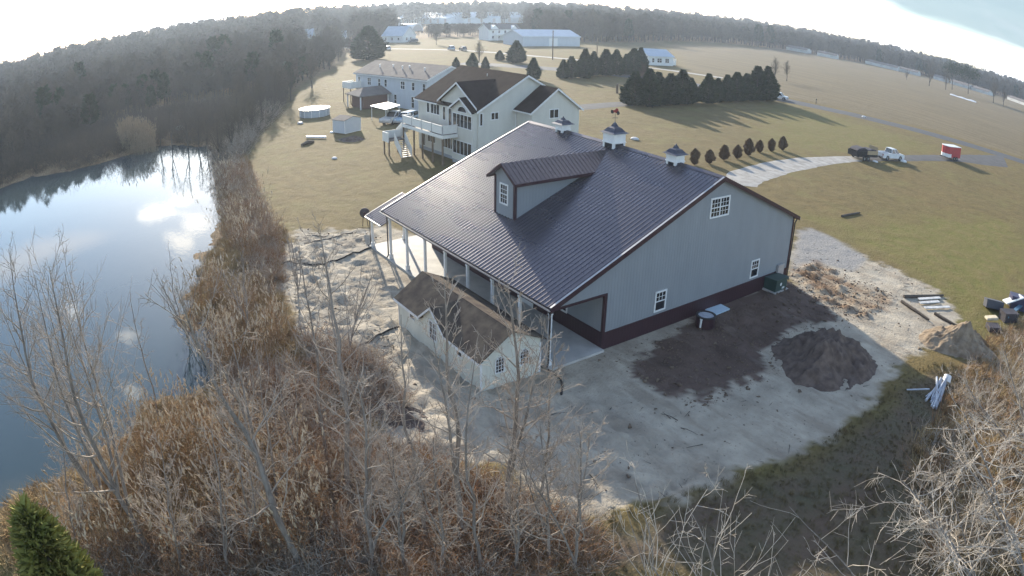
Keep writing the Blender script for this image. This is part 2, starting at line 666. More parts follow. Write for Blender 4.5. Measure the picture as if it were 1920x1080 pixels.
BANK = PG((400, 280), (440, 240), (470, 310), (500, 420), (540, 440), (545, 560), (600, 700), (690, 790), (800, 860), (930, 900), (1060, 970), (1120, 1000),
          (1090, 1079), (0, 1079), (0, 860), (300, 700), (320, 520), (420, 430))
SCRUB = PG((1760, 1079), (1700, 930), (1720, 820), (1800, 720), (1850, 640), (1919, 600), (1919, 1079))
FIELD = PG((1440, 176), (1560, 199), (1650, 221), (1750, 244), (1919, 296), (1919, 190), (1480, 92), (1250, 84), (1290, 130))


def axis_pts(a, b, step, lo, hi, g=1.09):
    c = list(np.arange(a, b + 1e-6, step))
    s_, x = step, b
    while x < hi:
        s_ *= g
        x += s_
        c.append(x)
    s_, x = step, a
    pre = []
    while x > lo:
        s_ *= g
        x -= s_
        pre.append(x)
    return np.array(pre[::-1] + c)


gx = axis_pts(-34, 34, 0.27, -120, 1500, 1.035)
gy = axis_pts(-34, 46, 0.27, -1500, 1300, 1.035)
X, Y = np.meshgrid(gx, gy, indexing="ij")
wob = (fbm(X * 0.35, Y * 0.35) - 0.5) * 3.2 + (fbm(X * 1.4 + 5, Y * 1.4, 3) - 0.5) * 1.2
d_pond = sdf(POND, X, Y) + (fbm(X * 0.4, Y * 0.4, 3) - 0.5) * 2.0
d_sand = sdf(SAND, X, Y)
barn_d = np.maximum.reduce([X - 22.2, -0.6 - X, Y - 13.0, -9.6 - Y])
m_sand = smooth01(0.25, -0.35, d_sand + wob * 0.55 + (fbm(X * 1.1 + 3, Y * 1.1 + 8, 5) - 0.5) * 2.2)
m_soil = smooth01(0.08, -0.10, sdf(SOIL, X, Y) + wob * 0.12 + (fbm(X * 1.9, Y * 1.9 + 9, 4) - 0.5) * 1.3)
m_clod = smooth01(0.6, -0.8, sdf(CLOD, X, Y) + wob * 0.9)
m_grav = smooth01(0.4, -0.6, sdf(GRAV, X, Y) + wob * 0.4)
m_green = np.maximum(smooth01(3, -4, sdf(GREEN, X, Y) + wob * 2.0), 0.8 * smooth01(4, -5, sdf(GREEN2, X, Y) + wob * 3)) * (1 - m_sand)
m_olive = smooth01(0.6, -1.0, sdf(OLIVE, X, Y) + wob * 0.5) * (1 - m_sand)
m_bank = np.maximum(smooth01(0.8, -1.2, sdf(BANK, X, Y) + wob * 0.9), smooth01(5.0, 2.0, d_pond + wob * 0.5)) * (1 - m_sand)
m_bank = np.maximum(m_bank, smooth01(0.8, -1.2, sdf(SCRUB, X, Y) + wob * 0.8))
_FA = np.radians([-95, -80, -70, -63, -58, -50, -45, -41, -36, -30, -23, -21.5, -20.3, -17.6, -15.8, -13.9, -11.6, -6.5, 0, 4.3, 9.5, 14, 40])
_FD = np.array([660, 640, 600, 560, 545, 460, 370, 330, 365, 360, 335, 262, 204, 168, 133, 150, 160, 160, 142, 124, 126, 124, 124.0])
_FG = np.array([660, 640, 600, 560, 545, 460, 370, 330, 365, 360, 335, 262, 204, 168, 133, 117, 113, 105, 105, 105, 105, 105, 105.0])


def wood_edge(az):
    return np.interp(az, _FA, _FD)


m_wood = smooth01(-6, 4, np.hypot(X - CC[0], Y - CC[1]) - np.interp(np.arctan2(Y - CC[1], X - CC[0]), _FA, _FG) + wob) * (X > -24)
m_bank = np.maximum(m_bank, m_wood)
m_field = smooth01(1.5, -1.5, sdf(FIELD, X, Y) + wob)
far = np.hypot(X - CC[0], Y - CC[1])

rough = m_sand * (1 - m_grav * 0.6) * (1 - smooth01(0.3, -0.2, barn_d))
west = smooth01(8.0, 14.0, Y) * smooth01(30, 24, X)          # churned mud on the pond side of the barn
tracks = np.sin((X * 0.35 + Y * 0.9) * 3.1 + 2.5 * (fbm(X * 0.5, Y * 0.5, 3) - 0.5) * 6)
Z = rough * ((fbm(X * 0.9, Y * 0.9, 4) - 0.5) * 0.16 + west * ((fbm(X * 2.4, Y * 2.4, 4) - 0.5) * 0.50 + tracks * 0.07))
Z += m_soil * (fbm(X * 2.0 + 7, Y * 2.0, 3) - 0.35) * 0.22
Z += m_clod * np.maximum(fbm(X * 2.6 + 3, Y * 1.1, 3) - 0.52, 0) * 1.1
Z += m_bank * (fbm(X * 0.6, Y * 0.6) - 0.5) * 0.35
Z += (1 - m_sand) * (fbm(X * 0.12, Y * 0.12, 3) - 0.5) * 0.16 * smooth01(0.0, 6.0, barn_d)
Z += m_field * 0.05 * np.sin((X * 0.35 + Y) * 0.25)
Z = Z * smooth01(-0.2, 1.2, barn_d) - 0.03 * smooth01(0.5, -0.5, barn_d)
Z = Z * smooth01(-2, 1, d_pond) - 0.8 * smooth01(4.5, 0.0, d_pond) - 1.4 * smooth01(0.0, -4.0, d_pond)
nxg, nyg = X.shape
V = np.stack([X, Y, Z], -1).reshape(-1, 3)
ii = (np.arange(nxg - 1)[:, None] * nyg + np.arange(nyg - 1)[None, :])
Q = np.stack([ii, ii + nyg, ii + nyg + 1, ii + 1], -1).reshape(-1, 4)


def zground(x, y):
    """ground height by bilinear lookup"""
    i = np.clip(np.searchsorted(gx, x) - 1, 0, nxg - 2)
    j = np.clip(np.searchsorted(gy, y) - 1, 0, nyg - 2)
    fx = (x - gx[i]) / (gx[i + 1] - gx[i])
    fy = (y - gy[j]) / (gy[j + 1] - gy[j])
    return (Z[i, j] * (1 - fx) + Z[i + 1, j] * fx) * (1 - fy) + (Z[i, j + 1] * (1 - fx) + Z[i + 1, j + 1] * fx) * fy


t = NT("ground")


def layer(name):
    a = t.new("ShaderNodeVertexColor")
    a.layer_name = name
    s_ = t.new("ShaderNodeSeparateColor")
    t.l.new(a.outputs[0], s_.inputs[0])
    return s_.outputs[0], s_.outputs[1], s_.outputs[2]


a_sand, a_soil, a_grav = layer("cover_a")
a_green, a_olive, a_bank = layer("cover_b")
a_clod, a_field, _u = layer("cover_c")
p_ = t.pos()
n_big = t.noise(p_, 0.05, 4)
n_mid = t.noise(p_, 0.5, 6, 0.62)
n_fine = t.noise(p_, 5.0, 5, 0.65)
n_str = t.noise(t.pos((0.25, 1.0, 1), rot=rad(20)), 0.9, 5, 0.6)
n_fld = t.noise(t.pos((0.035, 0.35, 1), rot=rad(-18)), 1.0, 4, 0.6)
lawn = t.mix(t.ramp(n_big, 0.35, 0.65), (0.166, 0.117, 0.046), (0.140, 0.108, 0.040))
lawn = t.mix(t.ramp(n_mid, 0.38, 0.70), lawn, (0.112, 0.083, 0.033))
lawn = t.mix(t.math("MULTIPLY", t.ramp(n_str, 0.55, 0.72), 0.5), lawn, (0.200, 0.145, 0.068))
n_mow = t.noise(t.pos((0.06, 0.9, 1), rot=rad(-35)), 1.0, 3, 0.5)
lawn = t.mix(t.math("MULTIPLY", t.ramp(n_mow, 0.45, 0.62), 0.35), lawn, (0.155, 0.124, 0.050))
n_pat = t.noise(p_, 0.16, 5, 0.65)
lawn = t.mix(t.math("MULTIPLY", t.ramp(n_pat, 0.52, 0.68), 0.6), lawn, (0.160, 0.140, 0.048))
lawn = t.mix(t.math("MULTIPLY", t.ramp(n_fine, 0.58, 0.75), 0.35), lawn, (0.10, 0.078, 0.045))
n_spk = t.noise(p_, 1.1, 3, 0.6)
lawn = t.mix(t.math("MULTIPLY", t.ramp(n_spk, 0.60, 0.68), 0.55), lawn, (0.095, 0.070, 0.035))
field = t.mix(t.ramp(n_fld, 0.38, 0.62), (0.170, 0.130, 0.072), (0.125, 0.098, 0.055))
green = t.mix(t.ramp(n_mid, 0.35, 0.65), (0.130, 0.122, 0.032), (0.165, 0.130, 0.048))
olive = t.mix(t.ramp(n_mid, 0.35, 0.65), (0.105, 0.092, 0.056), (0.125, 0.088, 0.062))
bank = t.mix(t.ramp(n_mid, 0.35, 0.65), (0.200, 0.120, 0.062), (0.290, 0.205, 0.115))
bank = t.mix(t.ramp(n_fine, 0.45, 0.7), bank, (0.075, 0.050, 0.030))
sand = t.mix(t.ramp(n_mid, 0.35, 0.68), (0.455, 0.395, 0.305), (0.280, 0.240, 0.185))
sand = t.mix(t.math("MULTIPLY", t.ramp(n_fine, 0.60, 0.72), 0.75), sand, (0.13, 0.098, 0.068))
sand = t.mix(t.math("MULTIPLY", t.ramp(n_str, 0.50, 0.64), 0.6), sand, (0.24, 0.195, 0.145))
grav = t.mix(t.ramp(n_fine, 0.35, 0.65), (0.300, 0.285, 0.265), (0.205, 0.195, 0.180))
soil = t.mix(t.ramp(n_mid, 0.35, 0.65), (0.145, 0.100, 0.080), (0.085, 0.058, 0.045))
soil = t.mix(t.math("MULTIPLY", t.ramp(n_str, 0.55, 0.70), 0.6), soil, (0.21, 0.165, 0.135))
clod = t.mix(t.ramp(n_str, 0.42, 0.58), (0.160, 0.098, 0.058), (0.340, 0.270, 0.190))
c = t.mix(a_field, lawn, field)
c = t.mix(a_green, c, green)
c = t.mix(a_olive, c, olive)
c = t.mix(a_bank, c, bank)
c = t.mix(a_sand, c, sand)
c = t.mix(a_grav, c, grav)
c = t.mix(a_clod, c, clod)
c = t.mix(a_soil, c, soil)
hh = t.math("ADD", t.math("MULTIPLY", n_mid, 1.2), t.math("MULTIPLY", n_fine, 0.35))
t.bump(hh, 0.22, 0.8)
M["ground"] = t.done(c, 0.95, 0, 0.15)
me = np_mesh("ground", V, Q, np.zeros((0, 3), int), np.zeros(len(Q), int), np.zeros(0, int), M["ground"], True)
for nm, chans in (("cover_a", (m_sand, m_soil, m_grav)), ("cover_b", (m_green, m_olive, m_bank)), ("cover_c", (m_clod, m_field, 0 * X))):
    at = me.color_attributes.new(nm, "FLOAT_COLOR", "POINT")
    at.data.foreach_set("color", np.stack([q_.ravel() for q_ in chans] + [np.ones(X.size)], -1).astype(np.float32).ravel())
tag(link("ground", me), kind="structure")

# water
t = NT("pond_water")
n1 = t.noise(t.pos((1, 2.2, 1), rot=rad(30)), 1.3, 4, 0.5)
n2 = t.noise(t.pos((1, 1, 1)), 0.12, 3, 0.5)
t.bump(t.math("MULTIPLY", n1, t.ramp(n2, 0.35, 0.7)), 0.012, 0.6)
M["water"] = t.done((0.036, 0.056, 0.062), 0.03, 0, 0.5)
t.b.inputs["IOR"].default_value = 1.33
pd = np.array(POND)[:, :2]
m = MB()
m.box(pd[:, 0].min() - 4, pd[:, 0].max() + 4, pd[:, 1].min() - 4, pd[:, 1].max() + 4, WZ - 0.05, WZ)
m.v = [v if v[2] > WZ - 0.02 else (v[0], v[1], WZ - 0.05) for v in m.v]
tag(m.build("pond_water", M["water"]), kind="structure")


# driveway and roads: strips laid just above the ground
def strip(name, left, right, mat, z=0.03, n=60, jit=0.25, kind="structure"):
    L, R = np.array(left, float)[:, :2], np.array(right, float)[:, :2]

    def res(P):
        s_ = np.concatenate([[0], np.cumsum(np.hypot(*np.diff(P, axis=0).T))])
        u = np.linspace(0, s_[-1], n)
        return np.stack([np.interp(u, s_, P[:, 0]), np.interp(u, s_, P[:, 1])], 1)
    L, R = res(L), res(R)
    k = 7
    rows = []
    for i in range(k):
        f = i / (k - 1)
        P = L * (1 - f) + R * f
        if i in (0, k - 1):
            P = P + (np.stack([fbm(P[:, 0] * 0.8, P[:, 1] * 0.8), fbm(P[:, 1] * 0.8 + 40, P[:, 0] * 0.8)], 1) - 0.5) * 2 * jit
        rows.append(P)
    P = np.stack(rows, 1).reshape(-1, 2)
    zg = np.array([zground(a, b) for a, b in P])
    vv = np.concatenate([P, (zg + z)[:, None]], 1)
    edge = np.tile(np.array([1] + [0] * (k - 2) + [1], bool), n)
    vv[edge, 2] -= z * 0.9
    i = (np.arange(n - 1)[:, None] * k + np.arange(k - 1)[None, :])
    q = np.stack([i, i + k, i + k + 1, i + 1], -1).reshape(-1, 4)
    cr_ = np.cross(vv[q[0][1]] - vv[q[0][0]], vv[q[0][3]] - vv[q[0][0]])
    if cr_[2] < 0:
        q = q[:, ::-1]
    o = link(name, np_mesh(name, vv, q, np.zeros((0, 3), int), np.zeros(len(q), int), np.zeros(0, int), mat, True))
    return tag(o, kind=kind)


t = NT("gravel_drive")
n1 = t.noise(t.pos((1, 1, 1)), 0.9, 6, 0.65)
n2 = t.noise(t.pos((0.4, 1.0, 1), rot=rad(70)), 1.3, 4)
c = t.mix(t.ramp(n1, 0.35, 0.65), (0.36, 0.34, 0.31), (0.24, 0.225, 0.20))
c = t.mix(t.math("MULTIPLY", t.ramp(n2, 0.5, 0.65), 0.6), c, (0.44, 0.42, 0.385))
t.bump(n1, 0.03)
M["gravel"] = t.done(c, 0.95, 0, 0.15)
M["asphalt"] = nmat("asphalt", (0.085, 0.088, 0.092), (0.065, 0.066, 0.070), 0.7, 0.85, spec=0.2, bump=0.004)
M["old_asphalt"] = nmat("worn_asphalt", (0.10, 0.098, 0.098), (0.075, 0.073, 0.073), 0.5, 0.9, spec=0.2)
M["pale_road"] = nmat("pale_road", (0.34, 0.32, 0.29), (0.26, 0.25, 0.23), 0.2, 0.9, spec=0.2)
strip("gravel_driveway", PG((1340, 345), (1368, 322), (1400, 312), (1450, 301), (1500, 296), (1560, 293.5), (1625, 293)),
      PG((1420, 352), (1432, 341), (1462, 330), (1500, 320), (1545, 311), (1590, 305), (1640, 300)), M["gravel"])
strip("paved_driveway", PG((1610, 292.5), (1680, 291), (1740, 290.5), (1800, 290), (1850, 291), (1880, 292)),
      PG((1625, 303), (1690, 302), (1745, 302), (1800, 303), (1850, 310), (1890, 314)), M["old_asphalt"], 0.04)
ra, rb = np.array([[150, -72], [110, -92], [80, -105.5], [60, -111.5], [30, -121.5], [5, -129], [-40, -143], [-120, -168]], float), None
dirs = np.gradient(ra, axis=0)
dirs /= np.linalg.norm(dirs, axis=1)[:, None]
nrm = np.stack([-dirs[:, 1], dirs[:, 0]], 1)
strip("main_road", ra - nrm * 4.2, ra + nrm * 4.2, M["asphalt"], 0.035, 90, 0.15)
strip("far_lane", [(330, -65), (231, -85), (192, -100.5), (160, -106), (126, -118), (100, -128)], [(330, -70), (231, -89), (192, -104), (160, -109.5), (126, -121.5), (102, -131)], M["pale_road"], 0.03, 60, 0.3)
strip("neighbour_driveway", PG((1080, 197), (1130, 193), (1200, 189)), PG((1080, 207), (1130, 203), (1205, 197)), M["old_asphalt"], 0.03, 30, 0.3)
# ------------------------------------------------------------------ the big steel barn
t_ = NT("roof_steel")
_f = t_.noise(t_.pos((0.25, 1, 1)), 1.2, 5)
_g = t_.noise(t_.pos((4.4, 0.25, 0.25)), 1.0, 2)
t_.bump(_g, 0.0025)
M["roof_steel"] = t_.done(t_.mix(t_.ramp(_f, 0.3, 0.7), (0.112, 0.095, 0.102), (0.094, 0.080, 0.088)), t_.math("ADD", t_.math("MULTIPLY", _f, 0.12), 0.22), 0.6, 0.5)
M["cupola_roof"] = nmat("cupola_roof_steel", (0.06, 0.058, 0.075), (0.045, 0.043, 0.058), 4, 0.35, 0.4, bump=0.002)
M["gutter"] = nmat("gutter_steel", (0.42, 0.41, 0.40), (0.34, 0.33, 0.33), 4, 0.4, 0.3)
M["louver"] = siding("dark_louver", (0.03, 0.03, 0.036), 0.08, "z", 0.6, 0.03)
M["tractor_red"] = nmat("vane_red", (0.30, 0.03, 0.025), (0.22, 0.025, 0.02), 6, 0.5)


class Face:
    """a vertical wall face: u along the wall, v up, d outward"""

    def __init__(s, face, at):
        s.face, s.at = face, at

    def p(s, u, v, d):
        return {"-x": (s.at - d, u, v), "+x": (s.at + d, u, v), "-y": (u, s.at - d, v), "+y": (u, s.at + d, v)}[s.face]

    def box(s, mb, u0, u1, v0, v1, d0, d1, mi=0):
        a, b = s.p(u0, v0, d0), s.p(u1, v1, d1)
        mb.box(min(a[0], b[0]), max(a[0], b[0]), min(a[1], b[1]), max(a[1], b[1]), min(a[2], b[2]), max(a[2], b[2]), mi)


def window(parent, F, u0, u1, v0, v1, units=1, grid=(3, 2), lower_grid=True, trim=0.10, sash=True, name="window", mat=None):
    """a window part with frame and pane sub-parts; units side by side, each double hung"""
    mat = mat or M["white_trim"]
    fr = MB()
    e = 0.045
    F.box(fr, u0, u1, v0, v0 + trim, 0.002, e)
    F.box(fr, u0, u1, v1 - trim, v1, 0.002, e)
    F.box(fr, u0, u0 + trim, v0 + trim, v1 - trim, 0.002, e)
    F.box(fr, u1 - trim, u1, v0 + trim, v1 - trim, 0.002, e)
    iu0, iu1, iv0, iv1 = u0 + trim, u1 - trim, v0 + trim, v1 - trim
    w = (iu1 - iu0) / units
    for k in range(1, units):
        F.box(fr, iu0 + k * w - trim * 0.4, iu0 + k * w + trim * 0.4, iv0, iv1, 0.002, e - 0.004)
    vm = (iv0 + iv1) / 2
    if sash:
        F.box(fr, iu0, iu1, vm - 0.03, vm + 0.03, 0.004, e - 0.008)
    if grid:
        for k in range(units):
            a, b = iu0 + k * w, iu0 + (k + 1) * w
            spans = [(vm, iv1)] + ([(iv0, vm)] if lower_grid else []) if sash else [(iv0, iv1)]
            for (c, d) in spans:
                for i in range(1, grid[0]):
                    u = a + (b - a) * i / grid[0]
                    F.box(fr, u - 0.013, u + 0.013, c, d, 0.006, 0.026)
                for j in range(1, grid[1]):
                    v = c + (d - c) * j / grid[1]
                    F.box(fr, a, b, v - 0.013, v + 0.013, 0.006, 0.024)
    o = empty(name)
    o.parent = parent
    fo = fr.build("frame", mat, o)
    pn = MB()
    F.box(pn, iu0 - 0.02, iu1 + 0.02, iv0 - 0.02, iv1 + 0.02, 0.003, 0.012)
    pn.build("pane", M["glass"], o)
    return o


RP, RH, YL, YR, YW = 0.402, 8.64, 12.74, 9.55, 8.9
XN, XF = -0.30, 19.03            # roof ends
WX = 18.62                       # far gable wall


def zr(y):
    return RH - RP * abs(y)


barn = empty("steel_barn", (0, 0, 0), 0, "big grey steel barn with dark ribbed roof, burgundy wainscot and white porch posts", "barn")

mb = MB()
T = 0.15
mb.prism([(-9.19, -0.3), (YW, -0.3), (YW, 3.3), (12.5, 3.27), (12.5, zr(12.5) - 0.10), (0, RH - 0.10), (-9.19, zr(9.19) - 0.10)], "x", 0, T)
mb.prism([(-9.19, -0.3), (YW, -0.3), (YW, 3.3), (12.5, 3.27), (12.5, zr(12.5) - 0.10), (0, RH - 0.10), (-9.19, zr(9.19) - 0.10)], "x", WX - T, WX)
mb.box(T, WX - T, -9.19, -9.19 + T, -0.3, zr(9.19) - 0.12)
mb.box(T, WX - T, YW - T, YW, -0.3, zr(YW) - 0.12)
mb.build("wall", M["grey_steel"], barn)

mb = MB()
W = 0.95
mb.box(-0.028, 0.05, -9.22, YW + 0.028, -0.25, W)
mb.box(0.05, WX - 0.05, YW - 0.05, YW + 0.026, -0.25, W)
mb.box(0.05, WX - 0.05, -9.216, -9.1, -0.25, W)
mb.box(WX - 0.05, WX + 0.028, -9.22, YW + 0.028, -0.25, W)
mb.build("wainscot", M["wainscot"], barn)

mb = MB()
mb.box(-0.04, 0.12, YW - 0.14, YW + 0.04, W + 0.001, 3.3)
mb.box(-0.04, 0.12, -9.23, -9.07, W + 0.001, zr(9.19) - 0.16)
mb.box(WX - 0.12, WX + 0.04, YW - 0.14, YW + 0.04, W + 0.001, 3.3)
mb.box(-0.034, 0.02, -9.06, YW - 0.15, W, W + 0.05)
mb.box(0.13, WX - 0.13, YW - 0.02, YW + 0.034, W, W + 0.05)
mb.box(-0.05, 0.10, YW + 0.05, 12.3, 3.18, 3.31)
mb.build("corner_trim", M["burgundy"], barn)

# ribbed roof: two slopes with real ribs
rf = empty("roof")
rf.parent = barn
pitch = 0.3048
xs, zs = [], []
x = XN
while x < XF - 0.01:
    for dx, dz in ((0.0, 0.0), (0.195, 0.0), (0.225, 0.036), (0.272, 0.036)):
        if x + dx < XF:
            xs.append(x + dx)
            zs.append(dz)
    x += pitch
xs.append(XF)
zs.append(0.0)
for ye, sgn in ((YL, 1), (YR, -1)):
    m = MB()
    n = len(xs)
    vv = []
    for k in range(5):
        y = ye * k / 4.0
        vv += [(xx, sgn * y, zr(y) + dz) for xx, dz in zip(xs, zs)]
    ff = [(r * n + i, r * n + i + 1, (r + 1) * n + i + 1, (r + 1) * n + i) for r in range(4) for i in range(n - 1)]
    if sgn < 0:
        ff = [f[::-1] for f in ff]
    m.add(vv, ff)
    m.prism([(0.02 * sgn, RH - 0.10), (sgn * (ye - 0.02), zr(ye) - 0.09), (sgn * (ye - 0.02), zr(ye) - 0.012), (0.02 * sgn, RH - 0.02)], "x", XN + 0.01, XF - 0.01)
    m.build("roof_panel", M["roof_steel"], rf)
m = MB()
m.prism([(-0.24, zr(0.24) + 0.03), (0, RH + 0.05), (0.24, zr(0.24) + 0.03), (0.24, zr(0.24) + 0.042), (0, RH + 0.066), (-0.24, zr(0.24) + 0.042)], "x", XN - 0.02, XF + 0.02)
m.build("ridge_cap", M["roof_steel"], rf)
m = MB()
for xa, xb in ((XN - 0.03, XN), (XF, XF + 0.03)):
    m.prism([(YL, zr(YL) - 0.24), (YL, zr(YL) + 0.045), (0.0, RH + 0.045), (0.0, RH - 0.24)], "x", xa, xb)
    m.prism([(-YR, zr(YR) - 0.24), (0.0, RH - 0.24), (0.0, RH + 0.045), (-YR, zr(YR) + 0.045)], "x", xa, xb)
m.build("rake_trim", M["burgundy"], rf)
m = MB()
m.prism([(YL + 0.012, zr(YL) + 0.05), (YL + 0.012, zr(YL) + 0.062), (0.1, RH + 0.03), (0.1, RH + 0.018)], "x", XN - 0.02, XN + 0.10)
m.prism([(YL + 0.012, zr(YL) + 0.05), (YL + 0.012, zr(YL) + 0.062), (0.1, RH + 0.03), (0.1, RH + 0.018)], "x", XF - 0.12, XF + 0.02)
m.build("rake_flashing", M["gutter"], rf)
m = MB()
m.box(XN, XF, YL - 0.03, YL, zr(YL) - 0.22, zr(YL) - 0.10)
m.box(XN, XF, -YR, -YR + 0.03, zr(YR) - 0.22, zr(YR) - 0.10)
m.box(XN, XF, 12.52, YL - 0.03, zr(YL) - 0.20, zr(YL) - 0.17)
m.build("fascia", M["burgundy"], rf)
m = MB()
for s_, yy in ((1, YL), (-1, -YR)):
    prof = [(0.004, 0.0), (0.11, 0.0), (0.11, 0.10), (0.095, 0.10), (0.095, 0.015), (0.004, 0.015)]
    m.prism([(yy + s_ * a, zr(yy) - 0.14 + b) for a, b in prof], "x", XN, XF)
m.build("gutter", M["gutter"], rf)

# porch: posts, header beam, slab, door, downspouts
for k in range(8):
    xk = 0.14 + k * (18.34 - 0.14) / 7
    m = MB()
    m.box(xk - 0.075, xk + 0.075, 12.325, 12.475, 0.12, 3.06)
    m.box(xk - 0.12, xk + 0.12, 12.28, 12.52, 0.10, 0.42)
    m.box(xk - 0.10, xk + 0.10, 12.30, 12.50, 2.95, 3.06)
    m.build("porch_post", M["white_trim"], barn, bevel=0.008)
m = MB()
m.box(0.0, 18.5, 12.32, 12.48, 3.06, 3.26)
m.build("porch_beam", M["burgundy"], barn)
m = MB()
m.box(-0.28, 18.66, YW + 0.03, 12.62, -0.5, 0.10)
m.box(18.66, 21.75, -1.0, 12.62, -0.5, 0.097)
m.build("porch_slab", M["concrete"], barn)
m = MB()
m.tube([(-0.02, 12.62, 3.2), (-0.02, 12.55, 3.05), (-0.02, 12.54, 0.3), (-0.06, 12.66, 0.12)], 0.05, 8)
m.tube([(-0.12, -9.45, 4.62), (-0.08, -9.3, 4.35), (-0.06, -9.27, 0.2), (-0.2, -9.4, 0.08)], 0.05, 8)
m.tube([(18.42, 12.62, 3.2), (18.50, 12.55, 3.05), (18.52, 12.54, 0.3), (18.55, 12.66, 0.12)], 0.05, 8)
m.build("downspout", M["dark_metal"], barn)

F = Face("+y", YW)
dr = empty("porch_door")
dr.parent = barn
m = MB()
F.box(m, 6.25, 7.25, 0.12, 2.2, 0.03, 0.06)
F.box(m, 6.15, 6.25, 0.10, 2.3, 0.03, 0.08)
F.box(m, 7.25, 7.35, 0.10, 2.3, 0.03, 0.08)
F.box(m, 6.25, 7.25, 2.2, 2.3, 0.03, 0.08)
m.build("door_leaf", M["white_trim"], dr)
m = MB()
F.box(m, 6.40, 7.10, 1.2, 1.95, 0.062, 0.07)
m.build("door_glass", M["glass"], dr)
m = MB()
m.cyl((6.36, YW + 0.10), 0.03, 1.0, 1.06, 8)
m.build("handle", M["dark_metal"], dr)
window(barn, F, 10.4, 11.5, 0.97, 2.2, 1, (3, 2))
window(barn, F, 3.0, 4.1, 0.97, 2.2, 1, (3, 2))

F = Face("-x", 0.0)
window(barn, F, 4.045, 5.010, 1.17, 2.45, 1, (3, 2), False)
window(barn, F, -5.30, -4.34, 1.17, 2.45, 1, (3, 2), False)
window(barn, F, -1.06, 0.82, 6.11, 7.37, 2, (3, 2), True)
m = MB()
a, b = GX(1456, 499, 0), GX(1464, 515, 0)
F.box(m, min(a[1], b[1]), max(a[1], b[1]), b[2], a[2] + 0.1, 0.03, 0.2)
F.box(m, min(a[1], b[1]) + 0.08, max(a[1], b[1]) - 0.08, 0.0, b[2], 0.04, 0.12)
m.build("electric_meter_box", M["gutter"], barn, bevel=0.01)

# far lean-to porch roof beside the end gable
lt = empty("end_porch")
lt.parent = barn
m = MB()
x0, x1, ya, yb, za, zb = 19.10, 21.9, 12.75, 9.6, 2.40, 3.66
n = int((x1 - x0) / pitch)
vv, ff = [], []
pr = []
for i in range(n + 1):
    for dx, dz in ((0.0, 0.0), (0.195, 0.0), (0.225, 0.036), (0.272, 0.036)):
        if x0 + i * pitch + dx < x1:
            pr.append((x0 + i * pitch + dx, dz))
k = len(pr)
vv = [(a, ya, za + d) for a, d in pr] + [(a, yb, zb + d) for a, d in pr]
ff = [(i, k + i, k + i + 1, i + 1) for i in range(k - 1)]
m.add(vv, ff)
m.prism([(ya - 0.02, za - 0.10), (ya - 0.02, za - 0.012), (yb, zb - 0.012), (yb, zb - 0.10)], "x", x0 + 0.02, x1 - 0.03)
m.build("roof_panel", M["roof_steel"], lt)
m = MB()
m.box(x0, x1, ya + 0.003, ya + 0.09, za - 0.13, za - 0.02)
m.prism([(ya, za - 0.14), (ya, za + 0.04), (yb, zb + 0.04), (yb, zb - 0.14)], "x", x1 - 0.02, x1 + 0.03)
m.build("gutter", M["gutter"], lt)
m = MB()
for yy in (12.45, 9.8):
    m.box(21.35, 21.50, yy - 0.075, yy + 0.075, 0.10, 2.38 + (12.45 - yy) * 0.38)
    m.box(21.30, 21.55, yy - 0.12, yy + 0.12, 0.10, 0.40)
m.build("porch_post", M["white_trim"], lt)
m = MB()
m.tube([(21.62, 12.70, 2.3), (21.58, 12.58, 2.15), (21.56, 12.57, 0.3), (21.62, 12.75, 0.12)], 0.045, 8)
m.build("downspout", M["dark_metal"], lt)

# dormer
dm = empty("dormer")
dm.parent = barn
m = MB()
m.prism([(8.17, 4.6), (10.27, 4.6), (10.27, 7.58), (9.22, 8.26), (8.17, 7.58)], "y", 1.2, 8.97)
m.build("wall", M["grey_steel"], dm)
m = MB()
SL = (8.36 - 7.38) / 1.49
for s_ in (1, -1):
    xe = 9.22 + s_ * 1.49
    for (yf, ybr, ybe, z0, z1) in ((9.27, 0.62, 2.9, -0.09, 0.0),):
        vv = [(xe, yf, 7.38 + z0), (9.22, yf, 8.36 + z0), (9.22, ybr, 8.36 + z0), (xe, ybe, 7.38 + z0),
              (xe, yf, 7.38 + z1), (9.22, yf, 8.36 + z1), (9.22, ybr, 8.36 + z1), (xe, ybe, 7.38 + z1)]
        m.add(vv, [(0, 1, 2, 3), (4, 7, 6, 5), (0, 4, 5, 1), (1, 5, 6, 2), (2, 6, 7, 3), (3, 7, 4, 0)])
    # shallow ribs down the dormer slope
    yy = 9.1
    while yy > 0.9:
        xa = 9.22 + s_ * 0.03
        xm = 9.22 + s_ * min(1.49, max(0.05, (8.36 - (zr(yy) - 0.02)) / SL)) if zr(yy) > 7.38 else xe
        zz_ = 8.36 - SL * abs(xm - 9.22)
        m.bar((xa, yy, 8.355), (xm, yy, zz_ + 0.003), 0.05, 0.03)
        yy -= pitch
m.build("roof", M["roof_steel"], dm)
m = MB()
for s_ in (1, -1):
    xe = 9.22 + s_ * 1.49
    m.prism([(xe, 7.38 - 0.17), (xe, 7.38 + 0.03), (9.22, 8.36 + 0.03), (9.22, 8.36 - 0.17)], "y", 9.275, 9.31)
    m.box(min(xe, xe + s_ * 0.03), max(xe, xe + s_ * 0.03), 2.95, 9.31, 7.38 - 0.17, 7.38 + 0.02)
m.box(8.13, 8.30, 8.85, 9.01, 4.7, 7.46)
m.box(10.14, 10.31, 8.85, 9.01, 4.7, 7.46)
m.build("trim", M["burgundy"], dm)
F = Face("+y", 8.97)
a, b = GY(936.3, 334, 8.97), GY(954.5, 376, 8.97)
uc = (a[0] + b[0]) / 2
window(dm, F, uc - 0.44, uc + 0.44, 5.75, 7.08, 1, (3, 2))


